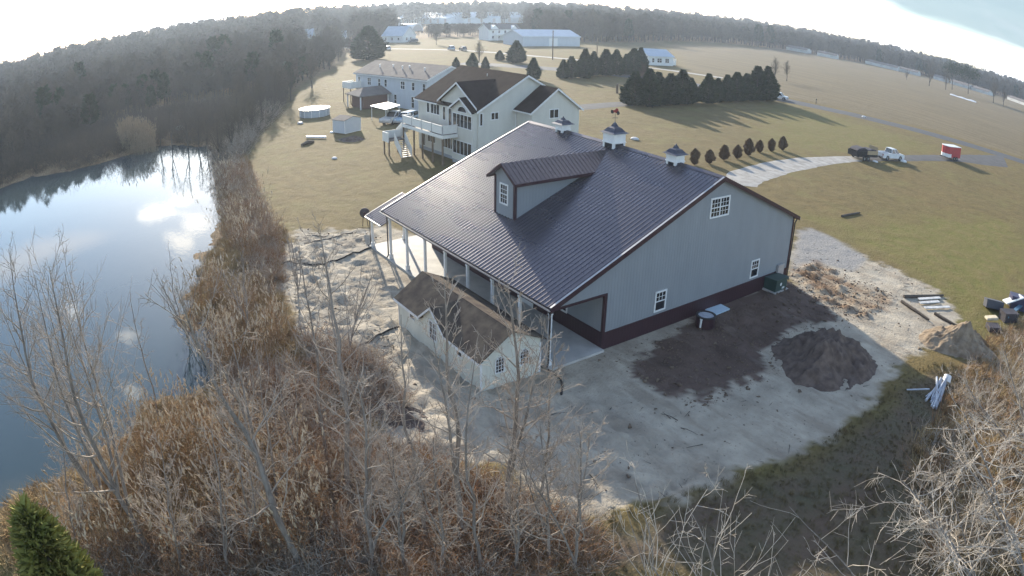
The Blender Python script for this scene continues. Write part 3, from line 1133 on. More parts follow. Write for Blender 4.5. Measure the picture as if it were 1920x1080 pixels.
# cupolas
def cupola(xc, w, zt, zroof, rw, vane=False):
    cu = empty("cupola", (xc, 0, 0))
    cu.parent = barn
    h = w / 2
    zb = zr(h) - 0.06
    zl = zb + 0.42 * (zt - zb)
    m = MB()
    m.box(-h, h, -h, h, zl, zt)
    for a in (-1, 1):
        for b in (-1, 1):
            m.box(min(a * h, a * (h - 0.16)), max(a * h, a * (h - 0.16)), min(b * h, b * (h - 0.16)), max(b * h, b * (h - 0.16)), zb - 0.15, zl)
    m.box(-h - 0.04, h + 0.04, -h - 0.04, h + 0.04, zl - 0.05, zl + 0.03)
    m.box(-h - 0.06, h + 0.06, -h - 0.06, h + 0.06, zt - 0.07, zt + 0.01)
    m.build("body", M["white_trim"], cu)
    m = MB()
    m.box(-h + 0.05, h - 0.05, -h + 0.05, h - 0.05, zb - 0.2, zl - 0.05)
    m.build("louver", M["louver"], cu)
    m = MB()
    prof = [(rw / 2, zt + 0.012), (rw / 2 * 0.72, zt + 0.10), (rw / 2 * 0.46, zt + 0.12 + (zroof - zt) * 0.30), (rw / 2 * 0.24, zt + (zroof - zt) * 0.62), (0.07, zroof - 0.05)]
    vv = [(sx * r, sy * r, z) for r, z in prof for sx, sy in ((1, 1), (-1, 1), (-1, -1), (1, -1))]
    ff = [(r * 4 + i, r * 4 + (i + 1) % 4, r * 4 + 4 + (i + 1) % 4, r * 4 + 4 + i) for r in range(4) for i in range(4)] + [(16, 17, 18, 19), (3, 2, 1, 0)]
    m.add(vv, ff)
    m.cyl((0, 0), 0.075, zroof - 0.06, zroof + 0.06, 8, 0.02)
    m.build("roof", M["cupola_roof"], cu)
    if vane:
        m = MB()
        m.tube([(0, 0, zroof), (0, 0, zroof + 0.62)], 0.014, 6)
        m.bar((-0.26, 0, zroof + 0.30), (0.26, 0, zroof + 0.30), 0.016)
        m.bar((0, -0.26, zroof + 0.30), (0, 0.26, zroof + 0.30), 0.016)
        for (a, r) in ((-0.27, 0.13), (0.30, 0.13)):
            vv = [(a + r * math.cos(2 * math.pi * i / 14), -0.02 * (-1) ** j, zroof + 0.68 + r * math.sin(2 * math.pi * i / 14)) for j in range(2) for i in range(14)]
            m.add(vv, [tuple(range(14)), tuple(range(27, 13, -1))] + [(i, 14 + i, 14 + (i + 1) % 14, (i + 1) % 14) for i in range(14)], 0)
        m.build("weathervane", M["dark_metal"], cu)
        m = MB()
        m.prism([(-0.30, zroof + 0.66), (0.30, zroof + 0.66), (0.30, zroof + 0.80), (0.02, zroof + 0.84), (-0.06, zroof + 0.98), (-0.24, zroof + 0.98), (-0.30, zroof + 0.80)], "y", -0.012, 0.012)
        m.build("tractor_figure", M["tractor_red"], cu)
    return cu


cupola(14.9, 0.78, 9.12, 9.62, 1.25)
cupola(9.42, 1.08, 9.44, 10.15, 1.46, True)
cupola(3.80, 0.82, 9.16, 9.74, 1.25)
# ------------------------------------------------------------------ white storage shed beside the barn
M["shingle_moss"] = nmat("weathered_shingles", (0.125, 0.100, 0.075), (0.062, 0.048, 0.042), 1.6, 0.95, spec=0.04, bump=0.01, obj=True)
M["shingle_brown"] = nmat("brown_shingles", (0.028, 0.019, 0.017), (0.042, 0.029, 0.026), 1.2, 0.95, spec=0.03, bump=0.006, obj=True)
M["shingle_grey"] = nmat("grey_shingles", (0.13, 0.11, 0.10), (0.17, 0.145, 0.13), 0.8, 0.9, spec=0.2, bump=0.006, obj=True)
M["shed_wall"] = siding("shed_white_boards", (0.64, 0.63, 0.54), 0.20, "xy", 0.55, 0.01, 0.15)
M["house_siding"] = siding("cream_lap_siding", (0.56, 0.55, 0.49), 0.14, "z", 0.55, 0.012, 0.08)
M["blue_siding"] = siding("pale_blue_lap_siding", (0.46, 0.49, 0.52), 0.16, "z", 0.6, 0.012, 0.08)
M["white_siding"] = siding("white_lap_siding", (0.64, 0.64, 0.62), 0.16, "z", 0.6, 0.012, 0.08)
M["brick"] = nmat("brown_brick", (0.16, 0.085, 0.065), (0.11, 0.06, 0.05), 9, 0.9, spec=0.15, bump=0.004)
M["foundation"] = nmat("foundation_block", (0.33, 0.34, 0.35), (0.27, 0.28, 0.29), 2, 0.85, bump=0.004)
M["blue_roof"] = nmat("pale_metal_roof", (0.36, 0.41, 0.46), (0.30, 0.35, 0.40), 0.6, 0.45, 0.1)
M["deck_white"] = nmat("deck_vinyl", (0.72, 0.71, 0.66), (0.64, 0.63, 0.58), 2, 0.5)
M["deck_board"] = nmat("deck_boards", (0.20, 0.16, 0.13), (0.14, 0.11, 0.09), 4, 0.8, stretch=(0.2, 3, 1), bump=0.004)


def rebase(root, loc):
    root.location = loc
    for ch in root.children:
        ch.location = [a - b for a, b in zip(ch.location, loc)]


def slab(mb, a, b, c, d, t=0.1, mi=0):
    """a flat roof slab: corners a b c d of its top, thickness t downward"""
    top = [tuple(p) for p in (a, b, c, d)]
    bot = [(p[0], p[1], p[2] - t) for p in top]
    n = Vector(b) - Vector(a)
    n = n.cross(Vector(d) - Vector(a))
    f = [(0, 1, 2, 3), (7, 6, 5, 4), (0, 4, 5, 1), (1, 5, 6, 2), (2, 6, 7, 3), (3, 7, 4, 0)]
    if n.z < 0:
        f = [q[::-1] for q in f]
    mb.add(top + bot, f, mi)


shed = empty("storage_shed", (0, 0, 0), 0, "white garden shed with mossy brown saltbox roof and wall dormer beside the barn porch", "shed")
sx0, sx1, sy0, sy1 = -0.05, 8.52, 13.12, 16.62
SR, SRY, SEL, SER = 2.85, 14.95, 1.78, 1.98
m = MB()
m.prism([(sy0, -0.1), (sy1, -0.1), (sy1, SEL), (SRY, SR), (sy0, SER)], "x", sx0, sx1)
m.prism([(3.32, 0.6), (5.55, 0.6), (5.55, 1.85), (4.44, 2.72), (3.32, 1.85)], "y", 14.9, sy1 + 0.05)
m.build("wall", M["shed_wall"], shed)
m = MB()
pl = (SR - SEL) / (sy1 - SRY)
prr = (SR - SER) / (SRY - sy0)
ov = 0.22
ym = 15.75
zy = lambda y: SR + 0.08 - pl * (y - SRY)
slab(m, (sx0 - ov, SRY, SR + 0.08), (sx1 + ov, SRY, SR + 0.08), (sx1 + ov, ym, zy(ym)), (sx0 - ov, ym, zy(ym)), 0.07)
slab(m, (sx0 - ov, ym, zy(ym)), (4.05, ym, zy(ym)), (3.24, sy1 + ov, zy(sy1 + ov)), (sx0 - ov, sy1 + ov, zy(sy1 + ov)), 0.07)
slab(m, (4.83, ym, zy(ym)), (sx1 + ov, ym, zy(ym)), (sx1 + ov, sy1 + ov, zy(sy1 + ov)), (5.64, sy1 + ov, zy(sy1 + ov)), 0.07)
slab(m, (sx0 - ov, SRY + 0.01, SR + 0.085), (sx1 + ov, SRY + 0.01, SR + 0.085), (sx1 + ov, sy0 - ov, SR + 0.085 - prr * (SRY - sy0 + ov)), (sx0 - ov, sy0 - ov, SR + 0.085 - prr * (SRY - sy0 + ov)), 0.07)
for s_ in (1, -1):
    xe = 4.44 + s_ * 1.32
    ze = 2.78 - 1.32 * 0.78
    yr_ = SRY + (SR + 0.06 - 2.82) / pl
    slab(m, (4.44, sy1 + 0.22, 2.80), (4.44, 15.0, 2.80), (xe, SRY + (SR + 0.08 - ze) / pl + 0.02, ze), (xe, sy1 + 0.22, ze), 0.06)
m.build("roof", M["shingle_moss"], shed)
m = MB()
for xx in (sx0, sx1):
    d = -0.02 if xx == sx0 else 0.02
    for yy in (sy0, sy1):
        m.box(min(xx, xx + d), max(xx, xx + d), yy - 0.06, yy + 0.06, 0.0, SEL - 0.05)
zz_ = SR - pl * (sy1 + ov - SRY)
m.box(sx0 - ov, 3.15, sy1 + ov, sy1 + ov + 0.02, zz_ - 0.09, zz_ + 0.06)
m.box(5.73, sx1 + ov, sy1 + ov, sy1 + ov + 0.02, zz_ - 0.09, zz_ + 0.06)
for s_ in (1, -1):
    xe = 4.44 + s_ * 1.34
    ze = 2.78 - 1.34 * 0.78
    m.prism([(4.44, 2.80), (xe, ze + 0.02), (xe, ze - 0.12), (4.44, 2.66)], "y", sy1 + 0.225, sy1 + 0.25)
m.build("trim", M["white_trim"], shed)
F = Face("+y", sy1 + 0.05)
window(shed, F, 4.05, 4.85, 0.85, 1.95, 2, (2, 3), True, 0.06, False)
F = Face("+y", sy1)
for u in (6.9, 1.9):
    window(shed, F, u - 0.30, u + 0.30, 1.05, 1.55, 1, None, False, 0.06, False)
F = Face("-x", sx0)
for u in (15.55, 14.1):
    w_ = empty("arched_window")
    w_.parent = shed
    m = MB()
    n = 12
    arc = [(u + 0.28 * math.cos(math.pi * i / n), 1.35 + 0.28 * math.sin(math.pi * i / n)) for i in range(n + 1)]
    F.box(m, u - 0.28, u + 0.28, 0.74, 0.80, 0.012, 0.04)
    for s_ in (-1, 1):
        F.box(m, u + s_ * 0.25 - 0.03, u + s_ * 0.25 + 0.03, 0.80, 1.35, 0.012, 0.04)
    for p, q in zip(arc, arc[1:]):
        m.bar(F.p(p[0] * 0.95 + u * 0.05, p[1], 0.026), F.p(q[0] * 0.95 + u * 0.05, q[1], 0.026), 0.06, 0.03)
    for k in (-0.09, 0.09):
        F.box(m, u + k - 0.012, u + k + 0.012, 0.80, 1.58, 0.014, 0.03)
    for v in (0.95, 1.15, 1.35, 1.52):
        F.box(m, u - 0.24, u + 0.24, v - 0.012, v + 0.012, 0.016, 0.028)
    m.build("frame", M["white_trim"], w_)
    m = MB()
    pts = [(u - 0.25, 0.76), (u + 0.25, 0.76)] + [(u + 0.25 * math.cos(math.pi * i / n), 1.35 + 0.25 * math.sin(math.pi * i / n)) for i in range(n + 1)]
    m.prism([(p[0], p[1]) for p in pts], "x", sx0 - 0.014, sx0 - 0.004)
    m.build("pane", M["glass"], w_)

# ------------------------------------------------------------------ the two-storey cream house
house = empty("family_house", (0, 0, 0), 0, "large cream two storey house with brown shingle roofs, front gables and raised white deck", "house")
hx0, hx1, hy0, hy1 = 37.43, 51.0, -19.3, -7.03
HE, HR, HRY = 6.45, 9.85, -13.17
m = MB()
m.prism([(hy0, 0.45), (hy1, 0.45), (hy1, HE), (HRY, HR), (hy0, HE)], "x", hx0, hx1)
m.prism([(37.46, 0.45), (45.3, 0.45), (45.3, 6.75), (41.38, 9.05), (37.46, 6.75)], "y", -12.0, hy1 + 0.03)
m.prism([(37.62, 0.45), (42.05, 0.45), (42.05, 6.25), (39.83, 7.50), (37.62, 6.25)], "y", -9.0, hy1 + 0.55)
m.prism([(-18.35, 0.45), (-11.85, 0.45), (-11.85, 6.30), (-15.0, 8.62), (-18.35, 6.30)], "x", 34.6, 37.6)
m.build("wall", M["house_siding"], house)
m = MB()
m.box(hx0 + 0.03, hx1 - 0.03, hy0 + 0.03, hy1 - 0.03, -0.2, 0.45)
m.box(37.66, 42.0, hy1 - 0.05, hy1 + 0.5, -0.2, 0.45)
m.box(34.64, 37.5, -18.3, -11.9, -0.2, 0.45)
m.build("foundation", M["foundation"], house)
m = MB()
sl = (HR - HE) / (hy1 - HRY)
o_ = 0.45
for s_ in (1, -1):
    ye = HRY + s_ * (hy1 - HRY + o_)
    slab(m, (hx0 - 0.35, HRY, HR + 0.14), (hx1 + 0.35, HRY, HR + 0.14), (hx1 + 0.35, ye, HE + 0.14 - sl * o_), (hx0 - 0.35, ye, HE + 0.14 - sl * o_), 0.13)
for (xc, zt, hw, yf, yb, sl2) in ((41.38, 9.2, 4.25, hy1 + 0.42, HRY + 0.6, 0.585), (39.83, 7.63, 2.5, hy1 + 0.95, -9.6, 0.563)):
    for s_ in (1, -1):
        zl_ = zt - sl2 * hw
        ylow = min(yf - 0.15, HRY + (HR + 0.10 - zl_) / sl)
        slab(m, (xc, yf, zt), (xc, HRY + (HR + 0.10 - zt) / sl - 0.1, zt), (xc + s_ * hw, ylow, zl_), (xc + s_ * hw, yf, zt - sl2 * hw), 0.12)
for s_ in (1, -1):
    slab(m, (34.25, -15.0 - 0.05, 8.76), (38.2, -15.05, 8.76), (38.2, -15.05 + s_ * 3.65, 8.76 - 0.705 * 3.65), (34.25, -15.05 + s_ * 3.65, 8.76 - 0.705 * 3.65), 0.12)
m.build("roof", M["shingle_brown"], house)
m = MB()
for s_ in (1, -1):
    for x in (hx0 - 0.38, hx1 + 0.36):
        ye = HRY + s_ * (hy1 - HRY + o_)
        m.prism([(HRY, HR + 0.12), (ye, HE + 0.12 - sl * o_), (ye, HE - 0.10 - sl * o_), (HRY, HR - 0.10)], "x", x, x + 0.03)
    m.prism([(-15.05, 8.74), (-15.05 + s_ * 3.65, 8.74 - 0.705 * 3.65), (-15.05 + s_ * 3.65, 8.52 - 0.705 * 3.65), (-15.05, 8.52)], "x", 34.22, 34.25)
    for (xc, zt, hw, yf, sl2) in ((41.38, 9.2, 4.25, hy1 + 0.42, 0.585), (39.83, 7.63, 2.5, hy1 + 0.95, 0.563)):
        m.prism([(xc, zt - 0.02), (xc + s_ * hw, zt - 0.02 - sl2 * hw), (xc + s_ * hw, zt - 0.24 - sl2 * hw), (xc, zt - 0.24)], "y", yf, yf + 0.03)
m.box(45.6, hx1 + 0.35, hy1 + o_, hy1 + o_ + 0.1, HE - 0.10 - sl * o_, HE + 0.04 - sl * o_)
m.box(34.25, 37.4, -11.42, -11.32, 8.76 - 0.705 * 3.65 - 0.14, 8.76 - 0.705 * 3.65 - 0.01)
m.build("trim", M["white_trim"], house)
m = MB()
m.tube([(42.15, hy1 + 0.15, 6.2), (42.15, hy1 + 0.12, 0.1)], 0.05, 6)
m.tube([(37.5, -11.7, 6.0), (37.38, -11.75, 5.8), (37.38, -11.75, 0.1)], 0.05, 6)
m.tube([(hx1 - 0.1, hy1 + 0.3, HE - 0.3), (hx1 - 0.1, hy1 + 0.06, HE - 0.6), (hx1 - 0.1, hy1 + 0.06, 0.1)], 0.05, 6)
m.build("downspout", M["white_trim"], house)


def wpx(root, F, x0, y0, x1, y1, units=1, grid=None, trim=0.09, sash=False, mat=None):
    """a window at the place on wall F where the photo shows it"""
    if F.face in ("+y", "-y"):
        a, b = GY(x0, y0, F.at), GY(x1, y1, F.at)
        u = sorted((a[0], b[0]))
        va, vb = GY((x0 + x1) / 2, y0, F.at)[2], GY((x0 + x1) / 2, y1, F.at)[2]
    else:
        a, b = GX(x0, y0, F.at), GX(x1, y1, F.at)
        u = sorted((a[1], b[1]))
        va, vb = GX((x0 + x1) / 2, y0, F.at)[2], GX((x0 + x1) / 2, y1, F.at)[2]
    return window(root, F, u[0], u[1], vb, va, units, grid, True, trim, sash, mat=mat)


Ff = Face("+y", hy1)
Fg = Face("+y", hy1 + 0.03)
Fb = Face("+y", hy1 + 0.55)
Fs = Face("-x", hx0)
Fgar = Face("-x", 34.6)
window(house, Ff, 48.2, 48.9, 4.75, 6.05, 1, None, False, 0.08, False)
window(house, Ff, 45.75, 47.9, 4.75, 6.05, 3, None, False, 0.08, False)
window(house, Fg, 44.3, 45.0, 4.35, 6.0, 1, None, False, 0.08, False)
window(house, Fg, 42.35, 43.7, 3.55, 5.95, 2, None, False, 0.08, False, name="patio_door")
window(house, Fb, 37.85, 41.85, 4.2, 5.75, 5, None, False, 0.08, False)
aw = empty("arched_window")
aw.parent = house
m = MB()
arc = [(39.83 + 0.95 * math.cos(math.pi * i / 14), 5.98 + 0.62 * math.sin(math.pi * i / 14)) for i in range(15)]
for p, q in zip(arc, arc[1:]):
    m.bar(Fb.p(p[0], p[1], 0.03), Fb.p(q[0], q[1], 0.03), 0.10, 0.06)
Fb.box(m, 38.8, 40.86, 5.92, 6.0, 0.003, 0.05)
m.build("frame", M["white_trim"], aw)
m = MB()
m.prism([(p[0], p[1]) for p in arc], "y", hy1 + 0.553, hy1 + 0.565)
m.build("pane", M["glass"], aw)
window(house, Fb, 37.85, 41.85, 1.15, 2.75, 5, None, False, 0.08, False)
window(house, Fg, 42.5, 45.2, 1.15, 2.75, 4, None, False, 0.08, False)
window(house, Ff, 46.8, 48.7, 1.2, 2.5, 3, None, False, 0.08, False)
window(house, Ff, 49.3, 50.2, 0.5, 2.5, 1, None, False, 0.08, False, name="side_door")
wpx(house, Fs, 898.8, 212, 905.5, 237)
wpx(house, Fs, 920, 210, 935, 225, 2)
wpx(house, Fgar, 1030, 204, 1047.5, 222, 2)
m = MB()
m.cyl((43.5, -15.6 + 3.6), 0.05, 8.6, 9.6, 8)
m.build("vent_pipe", M["white_trim"], house)
rebase(house, (44.2, -13.2, 0))

deck = empty("raised_deck", (0, 0, 0), 0, "raised white deck on brown posts with white railing and stairs on the cream house", "deck")
m = MB()
m.box(40.7, 50.5, -6.97, -4.5, 3.30, 3.42)
m.build("deck_floor", M["deck_board"], deck)
m = MB()
m.box(40.66, 50.54, -4.5, -4.46, 3.05, 3.44)
m.box(40.66, 40.7, -6.45, -4.5, 3.05, 3.44)
m.box(50.5, 50.54, -6.95, -4.5, 3.05, 3.44)
m.build("rim_board", M["deck_white"], deck)
n = 4
for k in range(n):
    xa, xb = 40.7 + k * 9.8 / n, 40.7 + (k + 1) * 9.8 / n
    m = MB()
    m.box(xa + 0.06, xb - 0.06, -4.55, -4.52, 3.55, 4.42)
    m.box(xa, xb, -4.58, -4.48, 4.42, 4.50)
    m.build("railing_panel", M["deck_white"], deck)
for yy0, yy1, xx in ((-6.4, -4.6, 40.74), (-5.7, -4.6, 50.46)):
    m = MB()
    m.box(xx - 0.02, xx + 0.02, yy0, yy1, 3.55, 4.42)
    m.box(xx - 0.05, xx + 0.05, yy0, yy1, 4.42, 4.50)
    m.build("railing_panel", M["deck_white"], deck)
for k in range(n + 1):
    xa = 40.76 + k * 9.68 / n
    m = MB()
    m.box(xa - 0.05, xa + 0.05, -4.62, -4.50, 3.42, 4.58)
    m.build("railing_post", M["gutter"], deck)
for (xx, yy) in ((40.85, -4.62), (43.1, -4.62), (45.5, -4.62), (47.6, -4.62), (50.35, -4.62)):
    m = MB()
    m.box(xx - 0.08, xx + 0.08, yy - 0.08, yy + 0.08, -0.1, 3.3)
    m.build("deck_post", M["wood_post"], deck)
lz = 1.72
for (xx, yy) in ((50.5, -2.1), (49.15, -2.1), (50.5, -3.9)):
    m = MB()
    m.box(xx - 0.07, xx + 0.07, yy - 0.07, yy + 0.07, -0.1, lz)
    m.build("landing_post", M["wood_post"], deck)
m = MB()
m.box(49.0, 50.65, -4.2, -2.0, lz, lz + 0.12)
m.build("stair_landing", M["deck_board"], deck)
m = MB()
m.box(49.0, 50.68, -2.0, -1.96, lz - 0.1, lz + 1.05)
m.box(50.65, 50.69, -4.2, -2.0, lz - 0.1, lz + 1.05)
m.build("landing_screen", M["deck_white"], deck)
for name_, x_a, x_b, z_a, z_b, y_a, y_b in (("lower_flight", 49.0, 47.2, lz, 0.0, -4.1, -2.75),):
    m = MB()
    ns = 9
    for i in range(ns):
        f0, f1 = i / ns, (i + 1) / ns
        m.box(x_a + (x_b - x_a) * f1, x_a + (x_b - x_a) * f0, y_a + 0.06, y_b - 0.06, z_a + (z_b - z_a) * f1 + 0.02, z_a + (z_b - z_a) * f1 + 0.07)
    m.build("stair_tread", M["gutter"], deck)
    for yy in (y_a, y_b):
        m = MB()
        m.prism([(x_a, z_a - 0.25), (x_a, z_a + 1.0), (x_b, z_b + 1.0), (x_b, z_b)], "y", yy - 0.03, yy + 0.03)
        m.build("stair_side", M["deck_white"], deck)
m = MB()
ns = 9
for i in range(ns):
    f1 = (i + 1) / ns
    m.box(50.55, 51.5, -4.2 - 1.9 * f1, -4.2 - 1.9 * i / ns, lz + (3.42 - lz) * f1 - 0.05, lz + (3.42 - lz) * f1)
m.build("stair_tread", M["gutter"], deck)
for xx in (50.58, 51.5):
    m = MB()
    m.prism([(-4.2, lz - 0.2), (-4.2, lz + 1.0), (-6.1, 4.42), (-6.1, 3.2)], "x", xx - 0.03, xx + 0.03)
    m.build("stair_side", M["deck_white"], deck)
rebase(deck, (45.6, -4.5, 0))

# ------------------------------------------------------------------ the long pale blue house behind it
def to_local(P, o, rz):
    c, s_ = math.cos(-rz), math.sin(-rz)
    d = np.array(P) - np.array(o)
    return np.array([d[0] * c - d[1] * s_, d[0] * s_ + d[1] * c, d[2]])


def gable_house(name, label, o, rz, L, Wd, he, hr, wall, roof, ov=0.35, cat="house", base=True, trim=True):
    """ridge along local x; the front wall is y = 0 facing +y, the body runs back to y = -Wd"""
    r = empty(name, o, rz, label, cat)
    m = MB()
    m.prism([(-Wd, 0), (0, 0), (0, he), (-Wd / 2, hr), (-Wd, he)], "x", 0, L)
    m.build("wall", wall, r)
    sl = (hr - he) / (Wd / 2)
    m = MB()
    for s_ in (1, -1):
        ye = -Wd / 2 + s_ * (Wd / 2 + ov)
        slab(m, (-ov, -Wd / 2, hr + 0.13), (L + ov, -Wd / 2, hr + 0.13), (L + ov, ye, he + 0.13 - sl * ov), (-ov, ye, he + 0.13 - sl * ov), 0.12)
    m.build("roof", roof, r)
    if trim:
        m = MB()
        for x in (-ov - 0.03, L + ov):
            for s_ in (1, -1):
                ye = -Wd / 2 + s_ * (Wd / 2 + ov)
                m.prism([(-Wd / 2, hr + 0.12), (ye, he + 0.12 - sl * ov), (ye, he - 0.12 - sl * ov), (-Wd / 2, hr - 0.12)], "x", x, x + 0.03)
        for s_ in (1, -1):
            ye = -Wd / 2 + s_ * (Wd / 2 + ov)
            m.box(-ov, L + ov, min(ye, ye + s_ * 0.08), max(ye, ye + s_ * 0.08), he - 0.12 - sl * ov, he + 0.03 - sl * ov)
        m.build("trim", M["white_trim"], r)
    return r


HB = (74.6, -20.9, 0.0)
HBR = rad(8.0)
blue = gable_house("long_house", "long pale blue two storey house with brown roof behind the cream house", HB, HBR, 22.6, 9.2, 5.45, 7.3, M["blue_siding"], M["shingle_grey"])
Fl = Face("+y", 0.0)
nrm_ = np.array([-math.sin(HBR), math.cos(HBR), 0])


def lhit(px, py):
    d = ray(px, py)
    tt = ((np.array(HB) - CC) @ nrm_) / (d @ nrm_)
    return to_local(CC + d * tt, HB, HBR)


for (a, b, c, d, un) in ((671, 138.6, 676, 149, 2), (689, 141, 696, 152, 2), (710, 142.5, 712.5, 154, 1), (721.5, 144.5, 725, 156, 1), (751, 147, 759.5, 161, 2), (773, 149, 777, 163, 1), (793, 151.7, 798, 166, 1)):
    p, q = lhit(a, b), lhit(c, d)
    u0, u1 = sorted((p[0], q[0]))
    if u1 - u0 < 0.8:
        u0, u1 = (u0 + u1) / 2 - 0.45, (u0 + u1) / 2 + 0.45
    window(blue, Fl, u0, u1, 3.3, 4.75, un, None, True, 0.09, True)
for u in (3.6, 8.8):
    window(blue, Fl, u, u + 0.9, 0.3, 2.3, 1, None, False, 0.08, True, name="door")
for k, (x, y) in enumerate(((4.0, -2.4), (9.0, -2.8), (10.3, -2.2), (13.8, -2.6), (17.6, -2.2))):
    m = MB()
    m.cyl((x, y), 0.09, 5.6, 6.95 + 0.1 * (k % 2), 8)
    m.cyl((x, y), 0.16, 6.95 + 0.1 * (k % 2), 7.05 + 0.1 * (k % 2), 8)
    m.build("vent_pipe", M["white_trim"], blue)
m = MB()
m.box(20.6, 23.6, 0.02, 2.4, 2.7, 2.85)
m.box(20.6, 23.6, 2.36, 2.42, 2.85, 3.95)
m.box(23.55, 23.6, 0.02, 2.36, 2.85, 3.95)
m.box(20.6, 20.65, 0.02, 2.36, 2.85, 3.95)
m.build("balcony", M["deck_white"], blue)
m = MB()
m.bar((20.75, 2.25, 0), (20.75, 2.25, 2.7), 0.12)
m.bar((23.45, 2.25, 0), (23.45, 2.25, 2.7), 0.12)
m.build("balcony_post", M["wood_post"], blue)

bp = empty("brick_outbuilding", (0, 0, 0), 0, "low brown brick outbuilding with grey hipped roof and white corner post", "outbuilding")
bx0, bx1, by0, by1 = 85.2, 91.2, -19.4, -13.7
m = MB()
m.box(bx0 + 0.6, bx1 - 0.3, by0 + 0.3, by1 - 0.7, 0, 2.35)
m.build("wall", M["brick"], bp)
m = MB()
ov = 0.35
A_, B_, C_, D_ = (bx0 - ov, by1 + ov), (bx1 + ov, by1 + ov), (bx1 + ov, by0), (bx0 - ov, by0)
rx = (bx0 + bx1) / 2
vv = [(A_[0], A_[1], 2.4), (B_[0], B_[1], 2.4), (C_[0], C_[1], 2.4), (D_[0], D_[1], 2.4), (rx, by1 - 1.8, 3.55), (rx, by0, 3.55)]
vv += [(p[0], p[1], p[2] - 0.14) for p in vv[:4]]
m.add(vv, [(0, 4, 1), (0, 3, 5, 4), (1, 4, 5, 2), (3, 2, 5), (6, 7, 8, 9), (0, 1, 7, 6), (1, 2, 8, 7), (2, 3, 9, 8), (3, 0, 6, 9)])
m.build("roof", M["shingle_grey"], bp)
for xx, yy in ((bx0, by1), (bx1, by1), (bx0, by0 + 0.5)):
    m = MB()
    m.box(xx - 0.09, xx + 0.09, yy - 0.09, yy + 0.09, 0, 2.26)
    m.build("corner_post", M["white_trim"], bp)
rebase(bp, (88.2, -16.5, 0))

cp = empty("carport", (71.6, -12.2, 0), 0, "small flat roofed white canopy on thin legs beside the pale pickup", "canopy")
m = MB()
slab(m, (-3.0, 1.5, 2.35), (2.5, 1.55, 2.35), (2.7, -1.6, 2.55), (-1.8, -1.5, 2.55), 0.12)
m.build("canopy_roof", M["blue_roof"], cp)
for x, y in ((-2.8, 1.35), (2.3, 1.4), (2.5, -1.45), (-1.7, -1.35)):
    m = MB()
    m.bar((x, y, 0), (x, y, 2.4), 0.07)
    m.build("leg", M["white_trim"], cp)

# ------------------------------------------------------------------ lawn shed and pool
ls = empty("lawn_shed", (66.3, -4.5, 0), rad(-70), "small pale grey windowless shed on the tan lawn beside the cream house", "shed")
m = MB()
m.prism([(-1.55, 0.12), (1.55, 0.12), (1.55, 1.95), (0, 2.35), (-1.55, 1.95)], "y", 0.0, 2.6)
m.build("wall", M["blue_siding"], ls)
m = MB()
for s_ in (1, -1):
    slab(m, (0, -0.12, 2.43), (0, 2.72, 2.43), (s_ * 1.68, 2.72, 2.0), (s_ * 1.68, -0.12, 2.0), 0.06)
m.build("roof", M["shingle_grey"], ls)
m = MB()
for x in (-1.56, 1.50):
    m.box(x, x + 0.06, -0.02, 0.05, 0.12, 1.94)
m.box(-1.5, 1.5, -0.02, 0.0, 0.08, 0.16)
m.build("trim", M["white_trim"], ls)
m = MB()
m.box(-1.5, -1.2, 0.1, 2.5, 0, 0.12)
m.box(1.2, 1.5, 0.1, 2.5, 0, 0.12)
m.build("skid", M["wood_post"], ls)

M["pool_wall"] = nmat("pool_wall", (0.42, 0.46, 0.49), (0.36, 0.40, 0.44), 2, 0.4, 0.2)
M["pool_cover"] = nmat("pool_cover", (0.22, 0.33, 0.42), (0.30, 0.40, 0.47), 1.2, 0.3)
pool = empty("round_pool", (86.2, -5.6, 0), 0, "round above ground swimming pool with pale blue wall on the lawn", "pool")
m = MB()
nn = 32
m.cyl((0, 0), 2.55, 0, 1.25, nn)
m.build("pool_wall", M["pool_wall"], pool, smooth=False)
m = MB()
for i in range(nn):
    a0, a1 = 2 * math.pi * i / nn, 2 * math.pi * (i + 1) / nn
    m.add([(r * math.cos(a), r * math.sin(a), z) for a in (a0, a1) for r, z in ((2.42, 1.25), (2.68, 1.25), (2.68, 1.31), (2.42, 1.31))],
          [(0, 1, 5, 4), (1, 2, 6, 5), (2, 3, 7, 6), (3, 0, 4, 7)])
m.build("pool_rim", M["white_trim"], pool)
m = MB()
m.cyl((0, 0), 2.42, 1.252, 1.27, nn)
m.build("pool_cover", M["pool_cover"], pool)
for i in range(12):
    a = 2 * math.pi * i / 12
    m = MB()
    m.bar((2.58 * math.cos(a), 2.58 * math.sin(a), 0), (2.58 * math.cos(a), 2.58 * math.sin(a), 1.25), 0.1)
    m.build("pool_upright", M["white_trim"], pool)

# ------------------------------------------------------------------ far houses and farm buildings
fb = gable_house("farm_building", "wide pale blue metal farm building far behind the cream house", (202.2, -161.0, 0), rad(83), 27.2, 17.0, 4.2, 6.7, M["blue_siding"], M["blue_roof"], 0.3, "farm building")
Fz = Face("+y", 0.0)
m = MB()
Fz.box(m, 11.0, 15.0, 0, 3.4, 0.02, 0.06)
m.build("sliding_door", M["white_trim"], fb)
wh = gable_house("white_bungalow", "small white bungalow with pale roof behind the tall evergreen hedge", (127.7, -137.1, 0), rad(76), 9.4, 10.0, 3.1, 5.0, M["white_siding"], M["blue_roof"])
for a, b, un in ((1.6, 3.2, 2), (4.4, 6.2, 2), (7.2, 8.2, 1)):
    window(wh, Fz, a, b, 0.9, 2.4, un, None, True, 0.09, True)
m = MB()
m.box(-3.2, -0.4, -6.5, -3.0, 0, 1.4)
m.box(-3.2, -3.1, -6.5, -3.0, 1.4, 2.2)
m.build("side_deck", M["deck_white"], wh)
